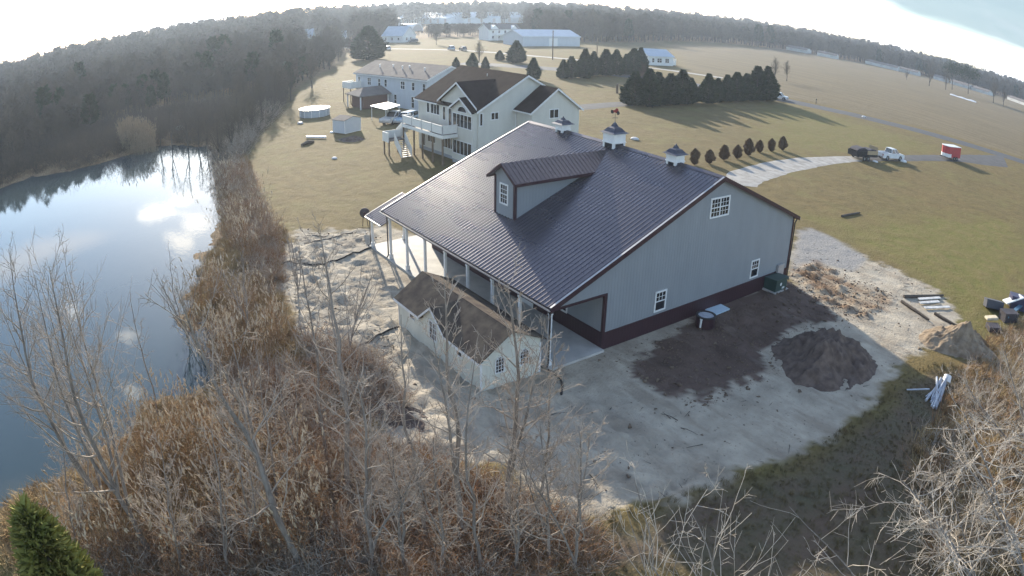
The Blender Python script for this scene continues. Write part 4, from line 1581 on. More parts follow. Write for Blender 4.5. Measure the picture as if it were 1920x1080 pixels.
fh = gable_house("white_farmhouse", "white two storey farmhouse left of the pale metal farm building", (246.0, -161.5, 0), rad(85), 16.5, 9.5, 5.4, 7.8, M["white_siding"], M["shingle_grey"])
for u in (1.2, 4.2, 7.2, 10.4, 13.6):
    for v in (0.9, 3.5):
        window(fh, Fz, u, u + 1.2, v, v + 1.4, 1, None, True, 0.1, True)
m = MB()
m.prism([(11.0, 5.2), (15.6, 5.2), (13.3, 7.5)], "y", -4.0, 0.1)
m.prism([(1.0, 5.2), (5.0, 5.2), (3.0, 7.2)], "y", -4.0, 0.1)
m.box(2.0, 13.0, 0.05, 2.4, 2.6, 2.8)
m.build("front_gable", M["white_siding"], fh)
m = MB()
for u in (2.1, 5.6, 9.2, 12.9):
    m.bar((u, 2.25, 0), (u, 2.25, 2.6), 0.2)
m.build("porch_post", M["white_trim"], fh)
gl = gable_house("pale_cottage", "small pale cottage with steep bright roof beyond the lane", (264.5, -110.0, 0), rad(22), 13.0, 9.0, 3.4, 7.6, M["white_siding"], M["blue_roof"])
for u in (2.0, 6.0, 10.0):
    window(gl, Fz, u, u + 1.3, 1.0, 2.5, 1, None, True, 0.1, True)
window(gl, Face("-x", 0.0), -6.2, -4.9, 1.0, 2.4, 1, None, True, 0.1, True)
window(gl, Face("-x", 0.0), -3.4, -2.1, 1.0, 2.4, 1, None, True, 0.1, True)
q = G(585, 84)
gable_house("hazy_cottage", "hazy cottage with glaring metal roof among the trees, left of a smaller one", (q[0], q[1], 0), rad(62), 15.0, 9.0, 4.2, 8.4, M["white_siding"], M["blue_roof"])
q = G(648, 82)
gable_house("hazy_cottage", "smaller hazy cottage with bright roof beside the big dark evergreen", (q[0], q[1], 0), rad(66), 9.0, 8.0, 3.4, 6.4, M["white_siding"], M["blue_roof"])
# hoop house
q = G(783, 58)
hoop = empty("hoop_greenhouse", (q[0], q[1], 0), rad(-62), "white arched hoop greenhouse far beyond the lane", "greenhouse")
m = MB()
n = 16
m.prism([(6.5 * math.cos(math.pi * i / n), 5.2 * math.sin(math.pi * i / n)) for i in range(n + 1)] + [(5.6 * math.cos(math.pi * (n - i) / n), 4.4 * math.sin(math.pi * (n - i) / n)) for i in range(n + 1)], "y", 0, 14.0)
m.build("cover", M["white_trim"], hoop)
m = MB()
m.prism([(5.5 * math.cos(math.pi * i / n), 4.3 * math.sin(math.pi * i / n)) for i in range(n + 1)], "y", 0.4, 0.5)
m.build("end_wall", M["gutter"], hoop)


M["shed_grey"] = siding("weathered_pale_cladding", (0.46, 0.46, 0.44), 0.3, "xy", 0.7)


def low_shed(name, label, p, q, h, depth, wall, roof, cat, group):
    """a long low building whose near wall runs from p to q"""
    d = np.array(q[:2]) - np.array(p[:2])
    L = float(np.hypot(*d))
    az = math.atan2(d[1], d[0])
    o = gable_house(name, label, (p[0], p[1], 0), az, L, depth, h, h + depth * 0.16, wall, roof, 0.2, cat, trim=False)
    o["group"] = group
    m = MB()
    k = max(2, int(L / 9))
    for i in range(k):
        u = (i + 0.5) * L / k
        m.box(u - 1.2, u + 1.2, 0.01, 0.06, 0.8, h - 0.5)
    m.build("curtain_opening", M["gutter"], o)


M["glasshouse"] = nmat("greenhouse_film", (0.50, 0.58, 0.63), (0.42, 0.50, 0.55), 0.1, 0.5)
for (a, b, c, d, lab) in ((842, 45, 738, 45, "longest pale blue greenhouse range far behind the hoop house"), (938, 44, 868, 44, "pale blue greenhouse range above the white farmhouse"), (985, 43, 945, 43, "shortest pale blue greenhouse range left of the bare wood")):
    low_shed("greenhouse_range", lab, G(a, b), G(c, d), 5.0, 30.0, M["glasshouse"], M["glasshouse"], "greenhouse", "greenhouse ranges")
for (a, b, c, d, lab) in ((1512, 100, 1474, 93, "first long low white shed past the end of the bare wood"), (1568, 111, 1532, 104, "long low white shed with a bare tree at its left end"),
                          (1682, 133, 1622, 119, "longest low white poultry shed behind the field"), (1720, 142, 1684, 133, "low white shed touching the longest poultry shed"),
                          (1772, 154, 1750, 148, "low white shed seen between two tree trunks"), (1816, 167, 1782, 157, "low white shed behind the row of slim trunks"),
                          (1852, 178, 1820, 168, "low white shed at the end of the row of trunks"), (1935, 203, 1888, 186, "wide low white shed at the end of the field, below a dark roof")):
    low_shed("poultry_shed", lab, G(a, b), G(c, d), 2.4, 10.0, M["shed_grey"], M["shingle_grey"], "shed", "long low sheds along the far field")
# ------------------------------------------------------------------ vegetation
RNG = np.random.default_rng(11)
M["bark"] = nmat("grey_bark", (0.270, 0.240, 0.210), (0.165, 0.142, 0.122), 7, 0.9, spec=0.1, bump=0.006, stretch=(1, 1, 0.3), vary=0.12)
M["twig"] = nmat("pale_twigs", (0.420, 0.360, 0.300), (0.290, 0.235, 0.185), 2.5, 0.9, spec=0.1, vary=0.12)
M["dead_twig"] = nmat("bleached_twigs", (0.520, 0.470, 0.400), (0.360, 0.300, 0.240), 2.0, 0.9, spec=0.1)
M["brush"] = nmat("brush_stems", (0.360, 0.295, 0.230), (0.450, 0.395, 0.330), 0.7, 0.95, spec=0.1)
M["brush_red"] = nmat("red_brown_stems", (0.230, 0.120, 0.065), (0.300, 0.185, 0.105), 0.9, 0.95, spec=0.1)
M["reed"] = nmat("reed_stalks", (0.300, 0.175, 0.085), (0.200, 0.115, 0.060), 0.8, 0.9, spec=0.1)
M["plume"] = nmat("reed_plumes", (0.620, 0.520, 0.380), (0.460, 0.360, 0.250), 1.5, 0.95, spec=0.05)
M["straw"] = nmat("dry_grass", (0.420, 0.310, 0.160), (0.260, 0.170, 0.085), 0.8, 0.95, spec=0.05)
M["wood_twig"] = nmat("wood_twigs", (0.080, 0.066, 0.050), (0.120, 0.098, 0.074), 0.05, 0.95, spec=0.05, vary=0.18)
M["wood_bark"] = nmat("wood_bark", (0.090, 0.076, 0.064), (0.065, 0.054, 0.046), 1, 0.95, spec=0.05)
M["cedar"] = nmat("evergreen_needles", (0.018, 0.032, 0.013), (0.034, 0.050, 0.019), 1.2, 0.85, spec=0.15, vary=0.15)
M["pine"] = nmat("pine_needles", (0.170, 0.180, 0.045), (0.260, 0.240, 0.070), 2.0, 0.85, spec=0.15, vary=0.1)
M["bush_leaf"] = nmat("russet_leaves", (0.190, 0.115, 0.075), (0.115, 0.080, 0.050), 3, 0.9, spec=0.1, vary=0.1)


def unit(v):
    return v / (np.linalg.norm(v) + 1e-12)


def branch_path(rng, p, d, L, n, up=0.25, wig=0.12):
    pts = [p]
    for i in range(n):
        d = unit(d + np.array([0, 0, up / n]) + rng.normal(0, wig, 3))
        pts.append(pts[-1] + d * L / n)
    return np.array(pts)


def bare_tree(rng, top, r0, n1=22, len1=0.30, twig_r=0.0085, d2=5, d3=3, low=0.22, fork=0, up=0.5, ang=(35, 62)):
    """trunk and crown builders of a leafless tree whose main stem runs from the origin to top"""
    top = np.array(top, float)
    Hh = np.linalg.norm(top)
    tr, cr_ = NB(), NB()
    t = np.linspace(0, 1, 12)
    wob_ = np.cumsum(rng.normal(0, 0.012 * Hh, (12, 3)), 0) * np.sin(t * np.pi)[:, None] * 0.7
    P = top[None] * t[:, None] + wob_
    P[:, 2] = np.maximum(P[:, 2], -0.1)
    R = r0 * (1 - t) ** 0.8 * (1 + 0.35 * np.exp(-t * 25)) + twig_r
    P[0, 2] -= 0.15
    V, Q = tube_np(P, R, 7)
    tr.add(V, Q)
    stems = [(P, R)]
    for k in range(fork):
        i = rng.integers(1, 4)
        a = rng.uniform(0, 6.28)
        d = unit(P[i + 1] - P[i]) + 0.32 * np.array([math.cos(a), math.sin(a), 0])
        Lf = Hh * (1 - t[i]) * rng.uniform(0.75, 0.98)
        Pf = branch_path(rng, P[i], unit(d), Lf, 10, 0.5, 0.06)
        Rf = np.linspace(R[i] * 0.75, twig_r, 11)
        V, Q = tube_np(Pf, Rf, 6)
        tr.add(V, Q)
        stems.append((Pf, Rf))
    for si, (P, R) in enumerate(stems):
        az = rng.uniform(0, 6.28)
        nn = n1 if si == 0 else max(5, int(n1 * 0.6))
        for k in range(nn):
            tt = low + (0.98 - low) * (k + rng.uniform(0, 1)) / nn
            f = tt * (len(P) - 1)
            i = min(int(f), len(P) - 2)
            p = P[i] + (P[i + 1] - P[i]) * (f - i)
            r = R[i] + (R[i + 1] - R[i]) * (f - i)
            az += 2.4 + rng.normal(0, 0.5)
            sd = unit(P[i + 1] - P[i])
            a = rad(rng.uniform(*ang))
            side = unit(np.array([math.cos(az), math.sin(az), 0]))
            d = unit(sd * math.cos(a) + side * math.sin(a))
            L = Hh * len1 * (1.05 - tt * 0.72) * rng.uniform(0.6, 1.25)
            B = branch_path(rng, p, d, L, 5, up, 0.13)
            rb = np.linspace(min(r * 0.62, 0.012 * L + 0.006), twig_r * 0.8, 6)
            V, Q = tube_np(B, rb, 4)
            cr_.add(V, Q)
            for j in range(rng.poisson(d2) if d2 else 0):
                f2 = rng.uniform(0.25, 1.0) * 5
                i2 = min(int(f2), 4)
                p2 = B[i2] + (B[i2 + 1] - B[i2]) * (f2 - i2)
                dd = unit(unit(B[i2 + 1] - B[i2]) + rng.normal(0, 0.6, 3) + np.array([0, 0, 0.15]))
                L2 = L * rng.uniform(0.2, 0.5)
                B2 = branch_path(rng, p2, dd, L2, 3, up * 0.5, 0.18)
                V, Q = tube_np(B2, np.linspace(twig_r, twig_r * 0.6, 4), 3)
                cr_.add(V, Q)
                for _ in range(rng.poisson(d3) if d3 else 0):
                    i3 = rng.integers(0, 3)
                    p3 = B2[i3] + (B2[i3 + 1] - B2[i3]) * rng.uniform(0, 1)
                    dd3 = unit(unit(B2[i3 + 1] - B2[i3]) + rng.normal(0, 0.7, 3))
                    V, Q = tube_np(np.array([p3, p3 + dd3 * L2 * rng.uniform(0.25, 0.6)]), np.array([twig_r * 0.75, twig_r * 0.45]), 3)
                    cr_.add(V, Q)
    return tr, cr_


def tree_thing(name, loc, label, tr, cr_, mb_, mc, cat="tree", group=None, rz=0.0):
    r = empty(name, loc, rz, label, cat, group)
    link("trunk", tr.mesh("trunk", mb_, True), r)
    link("crown", cr_.mesh("crown", mc), r)
    return r


# the bare saplings near the camera, each grown from its foot to its tip
def sapling(bpx, tpx, label, r0=0.07, zt=None, group="bare saplings on the bank", **kw):
    b = G(*bpx)
    b[2] = zground(b[0], b[1])
    tp = above(b, *tpx)
    tr, cr_ = bare_tree(RNG, tp - b, r0 * 1.25, **kw)
    return tree_thing("bare_sapling", tuple(b), label, tr, cr_, M["bark"], M["twig"], "tree", group)


sapling((285, 1045), (92, 500), "tall bare grey sapling over the pond, right stem of the leaning pair", 0.10, n1=28, len1=0.34, fork=3, d2=7, d3=3, low=0.28, twig_r=0.008)
sapling((228, 1015), (18, 478), "tall bare grey sapling over the pond, left stem of the leaning pair", 0.085, n1=26, len1=0.32, fork=2, d2=7, d3=3, low=0.28, twig_r=0.008)
sapling((300, 800), (244, 560), "thin bare sapling standing alone against the open pond", 0.035, n1=12, len1=0.26, d2=3, d3=2, low=0.35)
sapling((575, 1075), (330, 540), "leaning bare sapling whose thick stem crosses the tawny reeds", 0.10, n1=22, len1=0.30, fork=1, d2=5, d3=3)
sapling((655, 925), (600, 430), "straight bare sapling with pale bark in front of the churned mud", 0.085, n1=22, len1=0.26, fork=1, d2=5, d3=2)
sapling((612, 860), (560, 470), "slim bare sapling just left of the pale barked one", 0.06, n1=18, len1=0.26, d2=5, d3=2)
sapling((868, 1020), (832, 520), "bare sapling whose stem crosses the long wall of the white shed", 0.09, n1=24, len1=0.24, fork=1, d2=5, d3=3)
sapling((800, 1015), (752, 590), "dark slender bare sapling between the mud and the white shed", 0.055, n1=20, len1=0.24, d2=4, d3=2)
sapling((949, 985), (950, 520), "bare sapling standing in front of the gable end of the white shed", 0.085, n1=30, len1=0.26, fork=1, d2=6, d3=3)
sapling((1005, 1000), (1042, 640), "short bare sapling with wide twigs beside the white shed corner", 0.045, n1=22, len1=0.34, d2=5, d3=3)
sapling((530, 955), (395, 640), "bare sapling rising out of the reeds near the clump on the water", 0.06, n1=20, len1=0.28, fork=1, d2=5, d3=2)
sapling((700, 1070), (668, 700), "bare sapling with crooked pale limbs low on the bank", 0.06, n1=22, len1=0.30, fork=1, d2=6, d3=3)
sapling((905, 1079), (892, 660), "thin bare sapling behind the one at the shed gable", 0.05, n1=22, len1=0.26, d2=5, d3=3)
sapling((1075, 1079), (1085, 800), "low bare sapling at the edge of the dark grass", 0.05, n1=24, len1=0.34, fork=2, d2=6, d3=3)
sapling((430, 1079), (395, 800), "bare sapling hidden to its tips in the tawny reeds", 0.05, n1=18, len1=0.3, fork=1, d2=5, d3=2)
sapling((760, 1079), (735, 830), "bare stem among brambles at the foot of the bank", 0.05, n1=18, len1=0.34, fork=2, d2=6, d3=3)
for (b_, t2, lab) in (((470, 1060), (436, 750), "bare sapling among the plumes, behind the leaning thick stemmed one"), ((690, 1010), (694, 770), "bare sapling between the pale barked one and the dark slender one"),
                     ((835, 1079), (812, 820), "bare sapling with drooping twigs below the white shed"), ((965, 1079), (985, 840), "bare sapling rooted below the shed gable, leaning right"),
                     ((1030, 1060), (1012, 790), "bare sapling with many fine twigs at the start of the sand"), ((340, 1079), (300, 830), "low bare sapling at the pond end of the reed bed"),
                     ((150, 1050), (118, 840), "small bare sapling beside the young pine"), ((560, 890), (522, 700), "slender bare sapling at the landward edge of the reeds")):
    sapling(b_, t2, lab, 0.045, n1=24, len1=0.34, fork=1, d2=7, d3=3, low=0.2, twig_r=0.008)
for (bx, by, tx, ty, lab) in ((652, 662, 700, 505, "multi stemmed bare shrub on the mud beside the white shed"), (470, 640, 455, 470, "multi stemmed bare shrub in the reed clump on the pond shore"),
                              (350, 620, 318, 470, "sparse bare shrub leaning over the water from the reed clump"), (560, 560, 545, 440, "small bare shrub at the edge of the churned mud")):
    b = G(bx, by)
    b[2] = zground(b[0], b[1])
    tr, cr_ = bare_tree(RNG, above(b, tx, ty) - b, 0.035, n1=10, len1=0.3, fork=6, d2=3, d3=2, low=0.3)
    tree_thing("bare_shrub", tuple(b), lab, tr, cr_, M["bark"], M["twig"], "shrub", "bare shrubs on the shore")


# trees close to the camera at the right: pale dead looking limbs in the sun
def near_tree(base, tpx, label, r0, **kw):
    b = np.array(base, float)
    b[2] = zground(b[0], b[1])
    tr, cr_ = bare_tree(RNG, above(b, *tpx) - b, r0, **kw)
    return tree_thing("bare_tree", tuple(b), label, tr, cr_, M["bark"], M["dead_twig"], "tree", "pale bare trees at the lot corner")


near_tree((-27.2, 8.6, 0), (1806, 770), "pale bare tree with an upright trunk, left of the corner trees", 0.09, n1=34, len1=0.42, fork=1, d2=7, d3=3, low=0.25, up=0.15, ang=(55, 90), twig_r=0.0115)
near_tree((-28.4, 5.6, 0), (1905, 790), "pale bare tree furthest out at the lot corner", 0.08, n1=30, len1=0.40, fork=2, d2=7, d3=3, low=0.25, up=0.15, ang=(50, 88), twig_r=0.0115)
near_tree((-25.6, 3.4, 0), (1880, 640), "tall slim bare tree over the dirt heap at the lot corner", 0.06, n1=24, len1=0.32, fork=1, d2=6, d3=3, low=0.2, twig_r=0.008)
near_tree((-27.0, 11.6, 0), (1690, 900), "low spreading bare tree with forked pale limbs over the dark grass", 0.07, n1=30, len1=0.55, fork=1, d2=7, d3=3, low=0.25, up=0.1, ang=(60, 95), twig_r=0.0115)
near_tree((-24.5, 15.2, 0), (1480, 950), "short bare tree with red twigs near the bottom of the dark grass", 0.04, n1=10, len1=0.42, fork=1, d2=3, d3=2, low=0.2, up=0.3, twig_r=0.007)
near_tree((-21.0, 19.5, 0), (1290, 950), "bare shrubby tree with upright forks at the edge of the sand", 0.04, n1=9, len1=0.36, fork=3, d2=3, d3=2, low=0.3, up=0.8, twig_r=0.007)
near_tree((-19.5, 22.0, 0), (1190, 900), "small bare tree with pale forks left of the dark grass", 0.04, n1=9, len1=0.36, fork=3, d2=3, d3=2, low=0.3, up=0.8, twig_r=0.007)
near_tree((-22.5, -1.5, 0), (1795, 700), "thin pale bare tree beside the pile of pipes", 0.05, n1=20, len1=0.4, fork=2, d2=6, d3=3, low=0.15, twig_r=0.008)


# reeds, brambles, dry grass: stuff nobody could count
def reed_proto(rng, h):
    nb = NB()
    bend = rng.normal(0, 0.12, 2)
    z = np.linspace(0, h, 5)
    P = np.stack([bend[0] * (z / h) ** 2 * 1.2, bend[1] * (z / h) ** 2 * 1.2, z], 1)
    V, Q = tube_np(P, np.linspace(0.010, 0.005, 5), 3)
    nb.add(V, Q, mi=0)
    for k in range(5):
        t_ = rng.uniform(0.2, 0.85)
        p = np.array([np.interp(t_ * h, z, P[:, 0]), np.interp(t_ * h, z, P[:, 1]), t_ * h])
        a = rng.uniform(0, 6.28)
        d = np.array([math.cos(a), math.sin(a), 0])
        s_ = np.array([-d[1], d[0], 0]) * 0.012
        L = rng.uniform(0.25, 0.5)
        q1 = p + d * L * 0.5 + np.array([0, 0, L * 0.35])
        q2 = p + d * L + np.array([0, 0, L * 0.05])
        nb.add([p - s_, p + s_, q1 + s_, q1 - s_, q2], [[0, 1, 2, 3]], [[3, 2, 4]], 0)
    a = rng.uniform(0, 6.28)
    side = np.array([math.cos(a), math.sin(a), 0])
    tp = P[-1]
    for k in range(7):
        s_ = rng.uniform(-0.12, 0.22)
        c = tp + np.array([0, 0, s_]) + side * (0.02 + 0.10 * max(s_, 0)) + rng.normal(0, 0.02, 3)
        w = rng.uniform(0.020, 0.044) * (1 - abs(s_) * 2)
        b_ = rng.uniform(0, 6.28)
        u = np.array([math.cos(b_), math.sin(b_), 0]) * w
        l = np.array([side[0] * 0.05, side[1] * 0.05, rng.uniform(0.07, 0.13)])
        nb.add([c - l, c - u, c + l, c + u], [[0, 1, 2, 3]], None, 1)
    return nb.arrays()


def sample_poly(rng, poly, n, pad=0.0):
    P = np.array(poly)[:, :2]
    lo, hi = P.min(0), P.max(0)
    out = np.zeros((0, 2))
    while len(out) < n:
        q = rng.uniform(lo, hi, (n * 2, 2))
        out = np.concatenate([out, q[sdf(P, q[:, 0], q[:, 1]) < pad]])
    return out[:n]


def zg_arr(P):
    i = np.clip(np.searchsorted(gx, P[:, 0]) - 1, 0, nxg - 2)
    j = np.clip(np.searchsorted(gy, P[:, 1]) - 1, 0, nyg - 2)
    return Z[i, j]


def stuff(name, protos, P, mats, sc, tilt=0.1, zscale=None, label=None, cat=None):
    n = len(P)
    pos = np.concatenate([P, zg_arr(P)[:, None]], 1)
    s_ = RNG.uniform(sc[0], sc[1], n) * np.clip(0.35 + 1.3 * fbm(P[:, 0] * 0.45 + 31, P[:, 1] * 0.45 + 7, 3), 0.6, 1.25)
    arr = scatter(protos, pos, RNG.uniform(0, 6.28, n), s_, RNG.normal(0, tilt, (n, 2)), rng=RNG)
    return tag(link(name, np_mesh(name, *arr, mats)), label, cat, kind="stuff")


reeds = [reed_proto(RNG, h) for h in (2.5, 2.7, 2.9, 3.1, 2.3, 2.8)]
R1 = PG((130, 960), (190, 880), (260, 840), (340, 800), (430, 790), (520, 830), (600, 900), (640, 990), (620, 1079), (120, 1079))
R2 = PG((340, 575), (400, 555), (470, 560), (520, 590), (530, 660), (480, 705), (420, 695), (380, 655))
R3 = PG((404, 330), (440, 320), (478, 390), (515, 440), (530, 480), (470, 500), (425, 450))
P1 = np.concatenate([sample_poly(RNG, R1, 1750), sample_poly(RNG, R2, 1300, 0.4), sample_poly(RNG, R3, 900, 0.4)])
cl_ = fbm(P1[:, 0] * 0.8, P1[:, 1] * 0.8, 3)
P1 = P1[cl_ > 0.485]
P1b = P1[RNG.random(len(P1)) < 0.45]
M["reed_pale"] = nmat("pale_reed_stalks", (0.330, 0.255, 0.170), (0.235, 0.175, 0.115), 0.8, 0.9, spec=0.1)
stuff("reeds", reeds, P1, [M["reed"], M["plume"]], (0.55, 1.0), 0.16, label="tawny reeds with pale plumes along the pond shore", cat="reeds")
stuff("bleached_reeds", reeds, P1b + RNG.normal(0, 0.5, P1b.shape), [M["reed_pale"], M["plume"]], (0.6, 1.0), 0.28, label="bleached and bent reeds among the tawny ones", cat="reeds")
R4 = PG((222, 268), (250, 262), (290, 262), (296, 275), (260, 282), (228, 280))
P4 = sample_poly(RNG, R4, 1100)
stuff("shore_reeds", reeds, P4, [M["reed_pale"], M["reed_pale"]], (0.9, 1.35), 0.12, label="pale golden reeds on the far pond shore", cat="reeds")


def bramble_proto(rng, h, mi):
    nb = NB()
    for k in range(9):
        a = rng.uniform(0, 6.28)
        d = unit(np.array([math.cos(a), math.sin(a), rng.uniform(0.8, 2.2)]))
        P = branch_path(rng, np.array([rng.normal(0, 0.1), rng.normal(0, 0.1), -0.05]), d, h * rng.uniform(0.6, 1.2), 4, -0.5, 0.2)
        V, Q = tube_np(P, np.linspace(0.010, 0.005, 5), 3)
        nb.add(V, Q, mi=mi)
        for _ in range(4):
            i = rng.integers(1, 4)
            p = P[i] + (P[i + 1] - P[i]) * rng.uniform()
            V, Q = tube_np(np.array([p, p + unit(rng.normal(0, 1, 3) + np.array([0, 0, 0.4])) * h * rng.uniform(0.15, 0.4)]), np.array([0.005, 0.003]), 3)
            nb.add(V, Q, mi=mi)
    return nb.arrays()


bram = [bramble_proto(RNG, 1.1, 1 if k % 3 == 0 else 0) for k in range(6)]
BR = PG((560, 760), (680, 830), (800, 880), (900, 920), (1000, 965), (1110, 1000), (1130, 1079), (60, 1079), (330, 1010), (540, 960))
BR3 = PG((420, 690), (530, 680), (640, 780), (700, 840), (560, 860), (430, 800))
Pb = np.concatenate([sample_poly(RNG, PG((570, 640), (700, 650), (770, 770), (720, 810), (610, 750)), 260), sample_poly(RNG, BR, 2200), sample_poly(RNG, BR3, 420), sample_poly(RNG, SCRUB, 230), sample_poly(RNG, PG((400, 290), (430, 260), (470, 330), (520, 440), (540, 540), (500, 560), (430, 430)), 1300)])
stuff("brambles", bram, Pb, [M["brush"], M["brush_red"]], (0.6, 1.35), 0.15, label="tangled leafless brambles over the bank", cat="brambles")


def tuft_proto(rng):
    nb = NB()
    for k in range(16):
        a = rng.uniform(0, 6.28)
        l = rng.uniform(0.2, 0.5)
        d = np.array([math.cos(a), math.sin(a), 0]) * rng.uniform(0.1, 0.35)
        p = np.array([rng.normal(0, 0.09), rng.normal(0, 0.09), -0.02])
        s_ = np.array([-d[1], d[0], 0])
        s_ = s_ / (np.linalg.norm(s_) + 1e-9) * 0.009
        q1 = p + d * 0.4 + np.array([0, 0, l * 0.6])
        q2 = p + d * 1.1 + np.array([0, 0, l * rng.uniform(0.7, 1.0)])
        nb.add([p - s_, p + s_, q1 + s_, q1 - s_, q2], [[0, 1, 2, 3]], [[3, 2, 4]], 0)
    return nb.arrays()


tufts = [tuft_proto(RNG) for _ in range(5)]
Pt = np.concatenate([sample_poly(RNG, BANK, 9000), sample_poly(RNG, BR, 3500), sample_poly(RNG, SCRUB, 1500)])
Pt = Pt[(zg_arr(Pt) > -0.75) & (sdf(SAND, Pt[:, 0], Pt[:, 1]) > 0.1)]
stuff("dry_grass", tufts, Pt, [M["straw"]], (0.6, 1.5), 0.2, label="dry straw coloured grass on the bank", cat="grass")


M["dark_grass"] = nmat("olive_grass", (0.110, 0.095, 0.048), (0.150, 0.112, 0.062), 0.8, 0.95, spec=0.05)
Pg = np.concatenate([sample_poly(RNG, OLIVE, 3800, 0.5)])
Pg = Pg[(zg_arr(Pg) > -0.75) & (sdf(SAND, Pg[:, 0], Pg[:, 1]) > -0.3)]
stuff("lawn_tufts", tufts, Pg, [M["dark_grass"]], (0.25, 0.6), 0.2, label="short olive grass tufts round the yard edge", cat="grass")


# fallen twigs and small stones scattered on sand: part of the ground litter
def twig_proto(rng):
    nb = NB()
    P = branch_path(rng, np.array([0, 0, 0.01]), unit(np.array([1, rng.normal(0, 0.2), 0.02])), rng.uniform(0.3, 0.8), 3, 0, 0.12)
    V, Q = tube_np(P, np.linspace(0.016, 0.006, 4), 4)
    nb.add(V, Q)
    return nb.arrays()


Ps = np.concatenate([sample_poly(RNG, SAND, 380), sample_poly(RNG, PG((545, 440), (690, 430), (700, 560), (760, 700), (720, 790), (620, 720), (540, 560)), 900)])
bd = np.maximum.reduce([Ps[:, 0] - 22.2, -0.6 - Ps[:, 0], Ps[:, 1] - 17.2, -9.6 - Ps[:, 1]])
Ps = Ps[bd > 0.3]
stuff("ground_debris", [twig_proto(RNG) for _ in range(5)], Ps, [M["wood_bark"]], (0.4, 1.4), 0.0, label="bits of wood littering the sandy ground", cat="debris")


def clod_proto(rng):
    a = rng.normal(0, 1, (9, 3))
    a /= np.linalg.norm(a, axis=1)[:, None]
    a *= rng.uniform(0.6, 1.1, (9, 1)) * np.array([1.2, 1.0, 0.6])
    bm = bmesh.new()
    for v in a:
        bm.verts.new(v)
    r_ = bmesh.ops.convex_hull(bm, input=bm.verts)
    bmesh.ops.triangulate(bm, faces=bm.faces)
    bm.verts.index_update()
    V = np.array([v.co for v in bm.verts])
    T = np.array([[v.index for v in f.verts] for f in bm.faces])
    bm.free()
    return V, np.zeros((0, 4), int), T, np.zeros(0, int), np.zeros(len(T), int)


Pc = np.concatenate([sample_poly(RNG, SOIL, 1700, 1.0), sample_poly(RNG, CLOD, 1100, 1.0), sample_poly(RNG, SAND, 1000)])
bd = np.maximum.reduce([Pc[:, 0] - 22.2, -0.4 - Pc[:, 0], Pc[:, 1] - 17.0, -9.5 - Pc[:, 1]])
Pc = Pc[bd > 0.15]
M["clod"] = nmat("soil_clods", (0.110, 0.078, 0.058), (0.190, 0.145, 0.105), 0.7, 0.95, spec=0.1)
nsc = RNG.lognormal(-3.15, 0.6, len(Pc))
arr = scatter([clod_proto(RNG) for _ in range(6)], np.concatenate([Pc, zg_arr(Pc)[:, None] + 0.01], 1), RNG.uniform(0, 6.28, len(Pc)), np.clip(nsc, 0.02, 0.2), None, rng=RNG)
tag(link("soil_clods", np_mesh("soil_clods", *arr, [M["clod"]])), "clods of earth scattered over the yard", "soil", kind="stuff")


# ------------------------------------------------------------------ evergreens
def cone_tree(rng, n, ra=0.20, leaf=0.035, shape=0.75, low=0.03, tuft=1.0, form="cone"):
    """unit height conifer: trunk and crown of small faces, uneven outline"""
    tr, cr_ = NB(), NB()
    V, Q = tube_np(np.array([[0, 0, -0.03], [0, 0, 0.4], [0, 0, 0.95]]), np.array([0.022, 0.014, 0.003]), 6)
    tr.add(V, Q)
    z = low + (1 - low) * rng.random(n) ** 1.15
    az = rng.uniform(0, 2 * np.pi, n)
    lobe = 0.78 + 0.22 * vnoise(az * 3 / 6.283 * 4 + rng.uniform(0, 9), z * 14) + 0.18 * (vnoise(az * 2.2 + 5, z * 9) - 0.5)
    prof = np.clip((1 - z), 0.0, 1) ** shape * smooth01(-0.05, 0.14, z - low + 0.03)
    if form == "column":
        prof = np.minimum(1, (1 - z) / 0.52) ** shape * smooth01(-0.05, 0.10, z - low + 0.03)
    elif form == "round":
        prof = np.sin(np.clip(((z - low) / (1 - low)) ** 0.8, 0.02, 0.99) * np.pi) ** shape
        lobe = 0.45 + 0.75 * vnoise(az * 2.1 + rng.uniform(0, 90), z * 6)
    rr = ra * (prof + 0.03) * lobe * np.sqrt(rng.uniform(0.02 if form == "round" else 0.35, 1.0, n))
    C = np.stack([rr * np.cos(az), rr * np.sin(az), z + rng.normal(0, 0.008, n)], 1)
    out = np.stack([np.cos(az), np.sin(az), rng.uniform(0.2, 1.1, n)], 1) + rng.normal(0, 0.35, (n, 3))
    out /= np.linalg.norm(out, axis=1)[:, None]
    sd = np.cross(out, rng.normal(0, 1, (n, 3)))
    sd /= np.linalg.norm(sd, axis=1)[:, None]
    L = leaf * rng.uniform(0.6, 1.4, n)[:, None]
    A = C - sd * L * 0.35
    B = C + sd * L * 0.35
    D = C + out * L * tuft
    V = np.stack([A, B, D], 1).reshape(-1, 3)
    cr_.add(V, None, np.arange(3 * n).reshape(-1, 3))
    return tr, cr_


cedars = []
for k in range(4):
    tr, cr_ = cone_tree(RNG, 5200, 0.205 + 0.02 * (k % 3), 0.050, (1.0, 1.15, 0.95, 1.1)[k], form="column")
    cedars.append((tr.mesh("trunk", M["wood_bark"], True), cr_.mesh("crown", M["cedar"])))


def evergreen(loc, h, w, label, k, name="evergreen_tree", group=None, mat=None):
    r = empty(name, loc, RNG.uniform(0, 6.28), label, "evergreen", group)
    r.scale = (h * w, h * w, h)
    link("trunk", cedars[k % 4][0], r)
    link("crown", cedars[k % 4][1], r)
    return r


